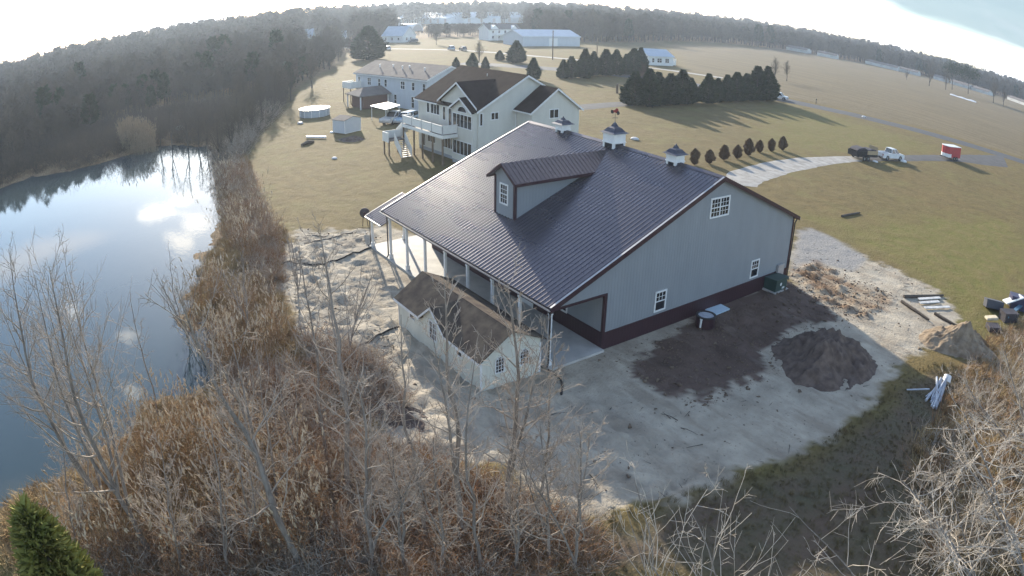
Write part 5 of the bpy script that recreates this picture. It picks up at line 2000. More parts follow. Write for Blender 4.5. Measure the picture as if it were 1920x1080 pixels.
hl = ["second", "third", "fourth", "fifth", "sixth", "seventh", "eighth", "ninth", "tenth", "eleventh", "twelfth", "thirteenth"]
row = [(1196, 199), (1215, 199), (1236, 197), (1257, 196), (1279, 195), (1300, 193), (1320, 192), (1341, 190), (1361, 190), (1382, 189), (1401, 188), (1417, 187), (1431, 187)]
tops = [138, 132, 140, 143, 136, 148, 140, 146, 138, 136, 143, 127, 129]
for k, (p, tpy) in enumerate(zip(row, tops)):
    b = G(*p)
    h = above(b, p[0] + (1 if k else 0), tpy)[2]
    lab = ("first dark evergreen of the near hedge row, beside the pale bushy tree" if k == 0 else "last dark evergreen of the near hedge row, by the parked white car" if k == 12 else f"{hl[k-1]} dark evergreen along the near hedge row, counting from the pale bushy tree")
    evergreen((b[0] + RNG.normal(0, 0.5), b[1], 0), h * RNG.uniform(0.94, 1.08), RNG.uniform(1.6, 1.85), lab, int(RNG.integers(0, 4)), group="evergreens of the near hedge row")
row = [(1056, 147), (1070, 146), (1086, 145), (1103, 144), (1120, 143), (1137, 142), (1155, 141), (1172, 140), (1190, 139), (1206, 137)]
tops = [113, 106, 106, 96, 97, 94, 95, 99, 92, 92]
for k, (p, tpy) in enumerate(zip(row, tops)):
    b = G(*p)
    h = above(b, p[0], tpy)[2]
    lab = ("first and lowest dark evergreen of the far hedge row" if k == 0 else "last tall dark evergreen of the far hedge row, in front of the white bungalow" if k == 9 else f"{hl[k-1]} dark evergreen along the far hedge row, counting from its lowest tree")
    evergreen((b[0] + RNG.normal(0, 0.6), b[1], 0), h * RNG.uniform(0.92, 1.05), RNG.uniform(1.3, 1.8), lab, int(RNG.integers(0, 4)), group="evergreens of the far hedge row")
for k, (bx, by, ty, w, lab) in enumerate(((1000, 150, 109, 1.5, "single cone shaped evergreen behind the garage roof of the cream house"), (968, 118, 77, 1.9, "broad dark evergreen standing alone on the lawn before the farm building"),
                                         (937, 113, 95, 2.0, "low rounded evergreen leaning on the broad one"), (855, 128, 108, 1.7, "small evergreen at the ridge end of the pale blue house"),
                                         (886, 130, 100, 1.7, "bushy evergreen behind the ridge of the cream house"), (910, 131, 107, 1.4, "narrow evergreen right of the bushy one behind the cream house"),
                                         (690, 112, 50, 2.1, "large hazy dark evergreen beside the pale cottage"))):
    b = G(bx, by)
    evergreen((b[0], b[1], 0), above(b, bx, ty)[2], w, lab, k)

# young russet bushes along the drive
bush_me = []
for k in range(3):
    tr, cr_ = cone_tree(RNG, 4200, 0.40, 0.065, 0.7, 0.04, 1.0, "round")
    V = cr_.V[0]
    bush_me.append((tr.mesh("trunk", M["wood_bark"], True), cr_.mesh("crown", M["bush_leaf"])))
bl = ["first russet bush of the row along the drive, half behind the barn roof", "second russet bush of the row, next to the barn roof edge", "third russet bush of the row along the curved drive", "fourth russet bush of the row along the curved drive",
      "fifth and tallest russet bush of the row along the drive", "sixth russet bush of the row, round and dense", "seventh russet bush of the row along the drive", "last russet bush of the row, nearest the dark trailer"]
for k, (bx, by, ty) in enumerate(((1302, 309, 279), (1330, 307, 281), (1357, 300, 272), (1382, 298, 272), (1403, 292, 260), (1424, 286, 263), (1446, 284, 260), (1467, 282, 256))):
    b = G(bx, by)
    r = empty("russet_bush", (b[0], b[1], 0), RNG.uniform(0, 6), bl[k], "bush", "russet bushes along the drive")
    h = above(b, bx, ty)[2]
    r.scale = (h * RNG.uniform(0.85, 1.05),) * 2 + (h,)
    link("trunk", bush_me[k % 3][0], r)
    link("crown", bush_me[k % 3][1], r)

# the yellow green pine close to the camera
d_ = ray(48, 965)
q = CC + d_ * (12.5 / math.hypot(d_[0], d_[1]))
b = np.array([q[0], q[1], zground(q[0], q[1])])
tr, cr_ = cone_tree(RNG, 16000, 0.25, 0.022, 0.6, 0.05, 1.3)
r = empty("young_pine", tuple(b), 0, "yellow green young pine at the bottom corner of the bank", "evergreen")
hh_ = q[2] - b[2]
r.scale = (hh_, hh_, hh_)
link("trunk", tr.mesh("trunk", M["bark"], True), r)
link("crown", cr_.mesh("crown", M["pine"]), r)


# ------------------------------------------------------------------ the woods
def wood_proto(rng, H, ntw=260, nl=12, spread=0.30, wide=0.10):
    nb = NB()
    t_ = np.linspace(0, 1, 5)
    P = np.stack([np.cumsum(rng.normal(0, 0.012 * H, 5)), np.cumsum(rng.normal(0, 0.012 * H, 5)), t_ * H * 0.9], 1)
    V, Q = tube_np(P, np.linspace(0.017 * H, 0.002 * H, 5), 5)
    nb.add(V, Q, mi=1)
    for k in range(nl):
        z = rng.uniform(0.25, 0.85)
        p = np.array([np.interp(z * 0.9 * H, P[:, 2], P[:, 0]), np.interp(z * 0.9 * H, P[:, 2], P[:, 1]), z * 0.9 * H])
        a = rng.uniform(0, 6.28)
        d = unit(np.array([math.cos(a), math.sin(a), rng.uniform(0.5, 1.4)]))
        B = branch_path(rng, p, d, H * spread * (1.2 - z) * rng.uniform(0.8, 1.3), 2, 0.4, 0.1)
        V, Q = tube_np(B, np.linspace(0.006 * H, 0.002 * H, 3), 3)
        nb.add(V, Q, mi=1)
    z = rng.beta(2.2, 1.5, ntw)
    az = rng.uniform(0, 6.28, ntw)
    lob = 0.55 + 0.75 * vnoise(az * 1.3 + rng.uniform(0, 50), z * 6)
    r_ = H * spread * lob * np.sin(np.clip(0.18 + z * 0.86, 0, 1) * np.pi) ** 0.7 * np.sqrt(rng.uniform(0.05, 1, ntw))
    C = np.stack([r_ * np.cos(az), r_ * np.sin(az), H * (0.14 + 0.86 * z)], 1)
    d = np.stack([np.cos(az) * 0.6, np.sin(az) * 0.6, rng.uniform(0.2, 1.2, ntw)], 1) + rng.normal(0, 0.35, (ntw, 3))
    d /= np.linalg.norm(d, axis=1)[:, None]
    s_ = np.cross(d, rng.normal(0, 1, (ntw, 3)))
    s_ /= np.linalg.norm(s_, axis=1)[:, None]
    L = rng.uniform(0.06, 0.13, ntw)[:, None] * H
    Wd = wide * rng.uniform(0.6, 1.4, ntw)[:, None]
    V = np.stack([C - s_ * Wd - d * L * 0.3, C + s_ * Wd - d * L * 0.3, C + d * L * 0.7], 1).reshape(-1, 3)
    nb.add(V, None, np.arange(3 * ntw).reshape(-1, 3), 0)
    return nb


front = [wood_proto(RNG, 12.0, 900, 16, 0.30, 0.055) for _ in range(6)]
front_me = [p.mesh("wood_tree", [M["wood_twig"], M["wood_bark"]]) for p in front]


def pine_proto(rng, H):
    nb = NB()
    tr, cr_ = cone_tree(rng, 700, 0.24, 0.10, 0.5, 0.28)
    V, Q, T, qm, tm = tr.arrays()
    nb.add(V * H, Q, T if len(T) else None, 1)
    V, Q, T, qm, tm = cr_.arrays()
    nb.add(V * H, None, T, 0)
    return nb


pine_me = [pine_proto(RNG, 12.0).mesh("wood_pine", [M["cedar"], M["wood_bark"]]) for _ in range(3)]
caps = []
for (x0, x1, yb, off) in ((735, 990, 45, 0.5), (764, 802, 59, 0.5), (566, 612, 84, 3.2), (636, 664, 82, 2.6), (905, 985, 77, 0.5), (708, 760, 82, 0.3)):
    q0, q1 = G(x0, yb), G(x1, yb)
    a0, a1 = math.atan2(q1[1] - CC[1], q1[0] - CC[0]), math.atan2(q0[1] - CC[1], q0[0] - CC[0])
    qm = G((x0 + x1) / 2, yb)
    caps.append((a0, a1, math.hypot(qm[0] - CC[0], qm[1] - CC[1]), off))


def cap_h(az_, d_, h_):
    for a0, a1, D, off in caps:
        lim = np.maximum(18.1 * (1 - d_ / D) + off, 0.0)
        h_ = np.where((az_ > a0) & (az_ < a1) & (d_ < D + 12), np.minimum(h_, lim), h_)
    return h_


cnt = 0
tries = 0
spots = []
while cnt < 250 and tries < 20000:
    tries += 1
    az = RNG.uniform(rad(-80), rad(11))
    west_side = az > rad(-22)
    if not west_side and RNG.uniform() < 0.55:
        continue
    dd = wood_edge(az) + RNG.exponential(28 if west_side else 14) - 2
    x, y = CC[0] + dd * math.cos(az), CC[1] + dd * math.sin(az)
    if any((x - a) ** 2 + (y - b_) ** 2 < (3.2 if west_side else 4.5) ** 2 for a, b_ in spots):
        continue
    if zground(x, y) < -0.6 or (abs(x - 267) < 18 and abs(y + 107) < 14):
        continue
    spots.append((x, y))
    pine = RNG.uniform() < (0.16 if west_side else 0.12)
    h = min(13.0, RNG.uniform(5.0, 7.5) + max(0, dd - wood_edge(az)) * 0.13) if west_side else RNG.uniform(10, 17)
    h = float(cap_h(az, dd, h))
    if h < 3.5:
        spots.pop()
        continue
    me_ = pine_me[cnt % 3] if pine else front_me[cnt % 6]
    o = link("pine_tree" if pine else "bare_tree", me_)
    o.location = (x, y, zground(x, y) - 0.1)
    o.rotation_euler = (0, 0, RNG.uniform(0, 6.28))
    s_ = h / 12.0
    o.scale = (s_ * RNG.uniform(0.9, 1.3),) * 2 + (s_,)
    if west_side:
        tag(o, "dark pine within the hazy wood beyond the pond" if pine else "bare grey brown tree within the hazy wood beyond the pond", "tree", "pines in the wood beyond the pond" if pine else "bare trees in the wood beyond the pond")
    else:
        tag(o, "dark pine along the front of the far wood" if pine else "bare tree along the front of the far wood", "tree", "pines along the far wood" if pine else "bare trees along the far wood")
    cnt += 1
# the wood behind them, one mass to the horizon
lite = [wood_proto(RNG, 18.0, 170, 5, 0.32, 0.26).arrays() for _ in range(6)] + [pine_proto(RNG, 17.0).arrays()]
N = 5200
az = RNG.uniform(rad(-84), rad(13), N)
dep = RNG.random(N) ** 1.3 * 420
dd = wood_edge(az) + 6 + dep
h_far = np.where(az > rad(-22), np.clip(0.38 + dep / 420 * 1.0, 0.38, 1.12), np.clip(0.75 + dep / 420 * 0.45, 0.55, 1.12))
dd = np.minimum(dd, 1200)
Pw = np.stack([CC[0] + dd * np.cos(az), CC[1] + dd * np.sin(az)], 1)
h_far = cap_h(az, dd, h_far * 19.0) / 19.0
ok = (h_far > 0.2) & (np.abs(Pw[:, 0] - 267) > 20) | (np.abs(Pw[:, 1] + 107) > 16)
Pw, h_far = Pw[ok], h_far[ok]
n = len(Pw)
pk = RNG.integers(0, 6, n)
pk[RNG.random(n) < 0.22] = 6
pos = np.concatenate([Pw, zg_arr(Pw)[:, None]], 1)
s3 = np.stack([h_far * RNG.uniform(1.0, 1.5, n), h_far * RNG.uniform(1.0, 1.5, n), h_far * RNG.uniform(0.85, 1.1, n)], 1)
arr = scatter(lite, pos, RNG.uniform(0, 6.28, n), s3, None, pk, RNG)
tag(link("distant_woods", np_mesh("distant_woods", *arr, [M["wood_twig"], M["wood_bark"]])), "leafless woods reaching to the horizon all round", "woods", kind="stuff")

# low leafless brush along the far shore and the pond head
Q_ = np.stack([RNG.uniform(60, 125, 9000), RNG.uniform(-14, 66, 9000)], 1)
dq = np.hypot(Q_[:, 0] - CC[0], Q_[:, 1] - CC[1])
aq = np.arctan2(Q_[:, 1] - CC[1], Q_[:, 0] - CC[0])
keep = (sdf(POND, Q_[:, 0], Q_[:, 1]) > 0.3) & (aq > rad(-16.5)) & (dq < wood_edge(aq) + 22) & (dq > np.interp(aq, _FA, _FG) - 8) & (zg_arr(Q_) > -0.8)
stuff("shore_brush", bram, Q_[keep][:2600], [M["wood_twig"], M["wood_bark"]], (1.3, 3.4), 0.15, label="grey leafless brush along the far pond shore", cat="brush")
for k, (bx, by, ty, lab) in enumerate(((300, 272, 190, "slim bare tree at the pond head nearest the golden reeds"), (322, 268, 175, "slim bare tree at the pond head left of the upturned boat"), (352, 268, 165, "tallest slim bare tree at the pond head"),
                                       (372, 268, 185, "slim bare tree at the pond head beside the tallest one"), (388, 276, 200, "slim bare tree where the pond head meets the lawn"))):
    b = G(bx, by)
    h = above(b, bx, ty)[2]
    tr, cr_ = bare_tree(RNG, (0, 0, h), 0.014 * h, n1=24, len1=0.28, twig_r=0.010, d2=4, d3=2, low=0.3, fork=1, ang=(25, 50))
    tree_thing("bare_tree", (b[0], b[1], zground(b[0], b[1])), lab, tr, cr_, M["wood_bark"], M["wood_twig"], "tree", "slim bare trees at the pond head")

for k, (bx, by, ty, lab) in enumerate(((412, 292, 205, "bare tree on the right bank of the pond head, nearest the water"), (436, 284, 190, "bare tree on the right bank of the pond head among grey brush"), (448, 262, 160, "tall bare tree behind the right bank of the pond head"),
                                       (470, 250, 165, "bare tree at the lawn's corner by the pond head"), (492, 232, 140, "tall bare tree on the wood side of the lawn, left of the round pool"), (515, 214, 130, "bare tree where the wood bends along the lawn"),
                                       (460, 232, 130, "tall bare tree just inside the wood by the lawn's corner"), (545, 190, 110, "tall bare tree at the wood edge above the round pool"))):
    b = G(bx, by)
    h = above(b, bx, ty)[2]
    tr, cr_ = bare_tree(RNG, (RNG.normal(0, 0.3), RNG.normal(0, 0.3), h), 0.016 * h, n1=34, len1=0.34, twig_r=0.012, d2=7, d3=3, low=0.2, fork=2, ang=(30, 58))
    tree_thing("bare_tree", (b[0], b[1], zground(b[0], b[1])), lab, tr, cr_, M["wood_bark"], M["wood_twig"], "tree", "bare trees where the pond meets the lawn")
Q_ = sample_poly(RNG, PG((400, 292), (425, 300), (455, 296), (490, 246), (520, 215), (490, 200), (440, 240)), 700)
stuff("bank_brush", bram, Q_, [M["brush"], M["wood_twig"]], (1.0, 2.6), 0.15, label="grey brown brush where the pond meets the lawn", cat="brush")

# single trees in the open
for k, (bx, by, ty, w, lab) in enumerate(((1742, 161, 118, 1.3, "bare field tree with a forked trunk at the head of the field row"), (1773, 168, 128, 1.2, "bare field tree with a straight trunk beside the forked one"),
                                         (1862, 193, 150, 1.4, "bare field tree near the end of the long white sheds"), (1881, 198, 165, 1.0, "small bare field tree at the end of the field row"),
                                         (1205, 168, 122, 1.6, "pale bushy bare tree between the two evergreen hedges"), (898, 118, 78, 1.3, "lone bare tree on the lawn behind the cream house"),
                                         (1452, 150, 108, 1.2, "thin hazy bare tree in the field behind the near hedge row"), (1475, 152, 114, 1.0, "fainter hazy bare tree right of the thin one in the field"),
                                         (818, 84, 58, 1.8, "wide bare tree right of the hoop greenhouse, on twin trunks"), (500, 190, 118, 1.1, "bare tree on the lawn edge nearest the pond head"),
                                         (585, 165, 100, 1.4, "tall hazy bare tree behind the round pool"), (1700, 150, 130, 1.2, "bare field tree before the longest poultry shed"))):
    b = G(bx, by)
    h = above(b, bx, ty)[2]
    tr, cr_ = bare_tree(RNG, (0, 0, h), 0.018 * h, n1=34, len1=0.36 * w / 1.2, twig_r=0.012, d2=7, d3=3, low=0.2, fork=2, ang=(30, 60))
    tree_thing("bare_tree", (b[0], b[1], zground(b[0], b[1])), lab, tr, cr_, M["wood_bark"], M["wood_twig"], "tree")
for k, (bx, by, ty, lab) in enumerate(((1785, 168, 118, "dark umbrella shaped pine over the long white sheds"), (1815, 176, 126, "second dark pine over the long white sheds, lower crowned"))):
    b = G(bx, by)
    h = above(b, bx, ty)[2]
    r = empty("field_pine", (b[0], b[1], 0), 0, lab, "pine")
    m = MB()
    m.tube([(0, 0, 0), (0.2, 0, h * 0.5), (0, 0, h * 0.9)], [0.3, 0.2, 0.08], 7)
    m.build("trunk", M["wood_bark"], r)
    nb = NB()
    n_ = 1500
    C = RNG.normal(0, 1, (n_, 3)) * np.array([h * 0.22, h * 0.22, h * 0.12]) + np.array([0, 0, h * 0.8])
    u1, u2 = RNG.normal(0, 0.5, (n_, 3)), RNG.normal(0, 0.5, (n_, 3))
    nb.add(np.stack([C, C + u1, C + u2], 1).reshape(-1, 3), None, np.arange(3 * n_).reshape(-1, 3))
    link("crown", nb.mesh("crown", M["cedar"]), r)
# ------------------------------------------------------------------ vehicles
M["paint_white"] = nmat("white_car_paint", (0.68, 0.69, 0.70), (0.60, 0.61, 0.62), 1.5, 0.28, spec=0.5)
M["paint_silver"] = nmat("silver_car_paint", (0.52, 0.52, 0.50), (0.44, 0.44, 0.43), 1.5, 0.3, 0.2)
M["paint_dark"] = nmat("dark_car_paint", (0.05, 0.06, 0.08), (0.035, 0.042, 0.055), 1.5, 0.28)
M["paint_blue"] = nmat("pale_blue_car_paint", (0.30, 0.42, 0.52), (0.26, 0.37, 0.46), 1.5, 0.28)
M["red_paint"] = nmat("red_trailer_paint", (0.42, 0.045, 0.05), (0.33, 0.035, 0.04), 1.5, 0.4)
M["rim"] = nmat("wheel_rim", (0.40, 0.40, 0.41), (0.30, 0.30, 0.31), 6, 0.35, 0.6)
M["lamp_red"] = nmat("red_lamp", (0.35, 0.02, 0.02), (0.28, 0.015, 0.015), 6, 0.25)
M["lamp_clear"] = nmat("clear_lamp", (0.62, 0.62, 0.60), (0.55, 0.55, 0.54), 6, 0.15)
M["tan_board"] = nmat("tan_boards", (0.38, 0.29, 0.18), (0.30, 0.22, 0.13), 4, 0.8, stretch=(0.3, 1, 4))
M["dark_tarp"] = nmat("dark_tarp", (0.035, 0.03, 0.035), (0.055, 0.045, 0.05), 2, 0.7, bump=0.02)


def wheel(root, x, y, r=0.38, w=0.26):
    o = empty("wheel", (x, y, r))
    o.parent = root
    m = MB()
    n = 20
    prof = [(0.60 * r, -w / 2), (0.93 * r, -w / 2), (r, -w / 2 + 0.05), (r, w / 2 - 0.05), (0.93 * r, w / 2), (0.60 * r, w / 2)]
    vv = [(a * math.cos(2 * math.pi * i / n), b, a * math.sin(2 * math.pi * i / n)) for a, b in prof for i in range(n)]
    k = len(prof)
    m.add(vv, [(p * n + i, p * n + (i + 1) % n, ((p + 1) % k) * n + (i + 1) % n, ((p + 1) % k) * n + i) for p in range(k) for i in range(n)])
    m.build("tyre", M["rubber"], o)
    m = MB()
    for s_ in (-1, 1):
        vv = [(0.60 * r * math.cos(2 * math.pi * i / n), s_ * (w / 2 - 0.05), 0.60 * r * math.sin(2 * math.pi * i / n)) for i in range(n)]
        m.add(vv, [tuple(range(n)) if s_ < 0 else tuple(range(n - 1, -1, -1))])
    m.build("rim", M["rim"], o)


def arch_profile(L, zb, zt, xs_, r):
    """lower body side outline with wheel arches"""
    pts = [(-L / 2, zb)]
    for x in xs_:
        pts += [(x + r * math.cos(math.pi - math.pi * i / 8), max(zb, 0.36 + r * math.sin(math.pi * i / 8))) for i in range(9)]
    pts += [(L / 2, zb)]
    return pts


def car(name, label, loc, rz, kind, paint, cat):
    """kind: pickup or suv; +x is the front"""
    r = empty(name, loc, rz, label, cat)
    L, Wd = (5.7, 1.95) if kind == "pickup" else (4.6, 1.85)
    xw = (-L * 0.29, L * 0.31)
    zb = 0.38
    low = arch_profile(L, zb, 0, xw, 0.46)
    hood, bed = (1.08, 1.10) if kind == "pickup" else (1.0, 1.05)
    m = MB()
    if kind == "pickup":
        top = [(L / 2, 0.80), (L / 2 - 0.10, 1.0), (L / 2 - 1.35, hood + 0.05), (-0.55, bed + 0.02), (-0.55, bed - 0.48), (-L / 2 + 0.1, bed - 0.48), (-L / 2 + 0.1, bed), (-L / 2, bed)]
    else:
        top = [(L / 2, 0.75), (L / 2 - 0.12, 0.92), (L / 2 - 1.1, hood), (-L / 2 + 0.05, bed), (-L / 2, bed - 0.1)]
    m.prism(low + top, "y", -Wd / 2 + 0.06, Wd / 2 - 0.06)
    if kind == "pickup":
        for s_ in (-1, 1):
            a, b = s_ * (Wd / 2 - 0.055), s_ * (Wd / 2)
            m.prism(low + [(L / 2, 0.80), (L / 2 - 0.10, 0.98), (L / 2 - 1.35, hood), (-0.5, bed), (-L / 2, bed)], "y", min(a, b), max(a, b))
        m.box(-L / 2 - 0.02, -L / 2 + 0.06, -Wd / 2 + 0.1, Wd / 2 - 0.1, 0.62, bed)
    m.build("body", paint, r)
    # cabin: tapered
    if kind == "pickup":
        c0, c1, t0, t1, zc, zt = -0.6, 1.62, -0.42, 0.72, hood - 0.01, 1.82
    else:
        c0, c1, t0, t1, zc, zt = -L / 2 + 0.08, 1.25, -L / 2 + 0.42, 0.55, hood - 0.02, 1.70
    hw, ht = Wd / 2 - 0.08, Wd / 2 - 0.26
    m = MB()
    vv = [(c0, -hw, zc), (c1, -hw, zc), (c1, hw, zc), (c0, hw, zc), (t0, -ht, zt), (t1, -ht, zt), (t1, ht, zt), (t0, ht, zt)]
    m.add(vv, [(3, 2, 1, 0), (4, 5, 6, 7), (0, 1, 5, 4), (1, 2, 6, 5), (2, 3, 7, 6), (3, 0, 4, 7)])
    m.build("cabin", paint, r, bevel=0.05)

    def lerp(f, a, b):
        return tuple(p + (q - p) * f for p, q in zip(a, b))

    def panel(name_, quad, inset, off, mat):
        c = Vector((0, 0, 0))
        for q in quad:
            c += Vector(q) / 4
        nrm = (Vector(quad[1]) - Vector(quad[0])).cross(Vector(quad[3]) - Vector(quad[0])).normalized()
        vs_ = [Vector(q) + (c - Vector(q)).normalized() * inset + nrm * off for q in quad]
        bk = [v - nrm * (off + 0.03) for v in vs_]
        mm = MB()
        mm.add([tuple(v) for v in vs_ + bk], [(0, 1, 2, 3), (7, 6, 5, 4), (0, 4, 5, 1), (1, 5, 6, 2), (2, 6, 7, 3), (3, 7, 4, 0)])
        mm.build(name_, mat, r)
    panel("windscreen", (vv[1], vv[2], vv[6], vv[5]), 0.10, 0.012, M["glass"])
    panel("rear_window", (vv[3], vv[0], vv[4], vv[7]), 0.10, 0.012, M["glass"])
    for s_, (a, b, c, d) in ((-1, (vv[0], vv[1], vv[5], vv[4])), (1, (vv[2], vv[3], vv[7], vv[6]))):
        m1, m2 = lerp(0.5, a, b), lerp(0.5, d, c)
        panel("side_window", (a, m1, m2, d), 0.10, 0.012, M["glass"])
        panel("side_window", (m1, b, c, m2), 0.10, 0.012, M["glass"])
    for x in xw:
        for s_ in (-1, 1):
            wheel(r, x, s_ * (Wd / 2 - 0.15), 0.39 if kind == "pickup" else 0.35)
    for s_ in (-1, 1):
        m = MB()
        m.box(L / 2 - 0.03, L / 2 + 0.015, s_ * (Wd / 2 - 0.42) - 0.16, s_ * (Wd / 2 - 0.42) + 0.16, 0.72, 0.88)
        m.build("headlight", M["lamp_clear"], r)
        m = MB()
        m.box(-L / 2 - 0.03, -L / 2 + 0.02, s_ * (Wd / 2 - 0.14) - 0.07, s_ * (Wd / 2 - 0.14) + 0.07, 0.75, 1.02)
        m.build("tail_light", M["lamp_red"], r)
    m = MB()
    m.box(L / 2 - 0.02, L / 2 + 0.10, -Wd / 2 + 0.1, Wd / 2 - 0.1, 0.40, 0.62)
    m.build("front_bumper", M["rim"], r)
    m = MB()
    m.box(-L / 2 - 0.14, -L / 2 - 0.03, -Wd / 2 + 0.1, Wd / 2 - 0.1, 0.42, 0.60)
    m.build("rear_bumper", M["rim"], r)
    return r


q = G(1668, 299)
car("pickup_truck", "white pickup parked on the paved drive, coupled in front of the dark dump trailer", (q[0], q[1], 0.05), rad(-107), "pickup", M["paint_white"], "pickup")
q = G(736, 232)
car("pickup_truck", "pale silver pickup parked between the canopy and the raised deck", (q[0] + 0.8, q[1] - 0.9, 0), rad(118), "pickup", M["paint_silver"], "pickup")
q = G(757, 231)
car("parked_car", "pale blue car half hidden behind the raised deck railing", (q[0], q[1] - 0.5, 0), rad(120), "suv", M["paint_blue"], "car")
q = G(1460, 186)
car("parked_car", "white van like car parked at the end of the near hedge row", (q[0], q[1], 0.03), rad(-160), "suv", M["paint_white"], "car")
q = G(846, 94)
car("parked_car", "dark blue car on the pale lane, with a black car behind it", (q[0], q[1], 0.03), rad(-15), "suv", M["paint_blue"], "car")
q = G(868, 95)
car("parked_car", "black car on the pale lane behind the dark blue one", (q[0], q[1], 0.03), rad(-15), "suv", M["paint_dark"], "car")
q = G(727, 94)
car("parked_car", "white car at the end of the pale lane beside the large evergreen", (q[0], q[1], 0.03), rad(-15), "suv", M["paint_white"], "car")
q = G(775, 79)
car("parked_car", "dark car parked by the pale cottage", (q[0], q[1], 0.0), rad(60), "suv", M["paint_dark"], "car")

# dark dump trailer
a, b = G(1600, 300), G(1642, 300)
dt = empty("dump_trailer", ((a[0] + b[0]) / 2 + 0.4, (a[1] + b[1]) / 2, 0.05), rad(-107), "black tarped dump trailer with tan side boards behind the white pickup", "trailer")
m = MB()
m.prism([(-2.6, 0.55), (2.4, 0.55), (2.4, 0.62), (-2.6, 0.62)], "y", -1.05, 1.05)
m.box(-2.6, 2.4, -1.05, -0.98, 0.62, 1.35)
m.box(-2.6, 2.4, 0.98, 1.05, 0.62, 1.35)
m.box(2.33, 2.4, -0.98, 0.98, 0.62, 1.45)
m.box(-2.6, -2.53, -0.98, 0.98, 0.62, 1.35)
for x in (-2.2, -1.2, -0.2, 0.8, 1.8):
    m.box(x - 0.05, x + 0.05, -1.10, -1.052, 0.56, 1.33)
    m.box(x - 0.05, x + 0.05, 1.052, 1.10, 0.56, 1.33)
m.bar((2.4, 0.5, 0.55), (4.2, 0, 0.5), 0.12)
m.bar((2.4, -0.5, 0.55), (4.2, 0, 0.5), 0.12)
m.build("bed", M["dark_metal"], dt)
m = MB()
pr_ = [(-2.5, 1.37), (2.3, 1.37), (2.2, 1.6), (1.2, 1.75), (0.3, 1.6), (-0.8, 1.95), (-1.9, 1.8), (-2.45, 1.55)]
m.prism(pr_, "y", -0.92, 0.92)
m.build("tarped_load", M["dark_tarp"], dt, bevel=0.08)
m = MB()
m.box(-0.2, 2.35, -1.14, -1.105, 0.95, 1.55)
m.build("side_board", M["tan_board"], dt)
m = MB()
m.box(2.36, 2.42, -1.0, 1.0, 1.5, 2.1)
m.build("front_board", M["tan_board"], dt)
for x in (-1.0, -0.1):
    for s_ in (-1, 1):
        wheel(dt, x, s_ * 1.26, 0.36, 0.22)
for s_ in (-1, 1):
    m = MB()
    m.prism([(-1.5, 0.74), (-1.3, 0.80), (0.2, 0.80), (0.4, 0.74), (0.4, 0.70), (-1.5, 0.70)], "y", min(s_ * 1.12, s_ * 1.4), max(s_ * 1.12, s_ * 1.4))
    m.build("fender", M["dark_metal"], dt)

# red enclosed trailer
q = G(1783, 299)
et = empty("box_trailer", (q[0] + 0.3, q[1], 0.05), rad(70), "red enclosed box trailer with white roof and white lower nose", "trailer")
m = MB()
m.prism([(-2.2, -1.05), (1.7, -1.05), (2.3, -0.35), (2.3, 0.35), (1.7, 1.05), (-2.2, 1.05)], "z", 0.45, 2.42)
m.build("body", M["red_paint"], et)
m = MB()
m.prism([(-2.24, -1.09), (1.73, -1.09), (2.35, -0.36), (2.35, 0.36), (1.73, 1.09), (-2.24, 1.09)], "z", 2.423, 2.52)
m.build("roof", M["white_trim"], et, bevel=0.02)
m = MB()
m.prism([(0.9, -1.075), (1.72, -1.075), (2.33, -0.36), (2.33, 0.36), (1.72, 1.075), (0.9, 1.075)], "z", 0.46, 1.1)
m.build("nose_guard", M["white_trim"], et)
m = MB()
for y0, y1 in ((-1.0, -0.02), (0.02, 1.0)):
    m.box(-2.24, -2.205, y0, y1, 0.52, 2.35)
m.build("rear_door", M["red_paint"], et)
for x in (-0.9, -0.05):
    for s_ in (-1, 1):
        wheel(et, x, s_ * 1.16, 0.33, 0.2)
m = MB()
m.bar((2.2, 0.5, 0.5), (3.4, 0, 0.5), 0.1)
m.bar((2.2, -0.5, 0.5), (3.4, 0, 0.5), 0.1)
m.build("drawbar", M["dark_metal"], et)

# ------------------------------------------------------------------ small things around the place
M["scrap_pipe"] = nmat("pale_scrap_pipe", (0.42, 0.45, 0.49), (0.28, 0.30, 0.34), 3, 0.5)
M["dark_green"] = nmat("dark_green_steel", (0.030, 0.062, 0.055), (0.022, 0.048, 0.043), 2, 0.5)
M["board_white"] = nmat("weathered_white_board", (0.58, 0.58, 0.57), (0.40, 0.39, 0.37), 3, 0.7, obj=True)
M["log"] = nmat("dark_log", (0.075, 0.058, 0.045), (0.12, 0.095, 0.075), 5, 0.9, stretch=(0.3, 3, 3), bump=0.01)
M["mound"] = nmat("mound_soil", (0.160, 0.120, 0.098), (0.092, 0.068, 0.056), 2.2, 0.95, spec=0.1, bump=0.06)
M["mound_tan"] = nmat("mound_sandy", (0.300, 0.235, 0.165), (0.170, 0.125, 0.085), 1.8, 0.95, spec=0.1, bump=0.06)


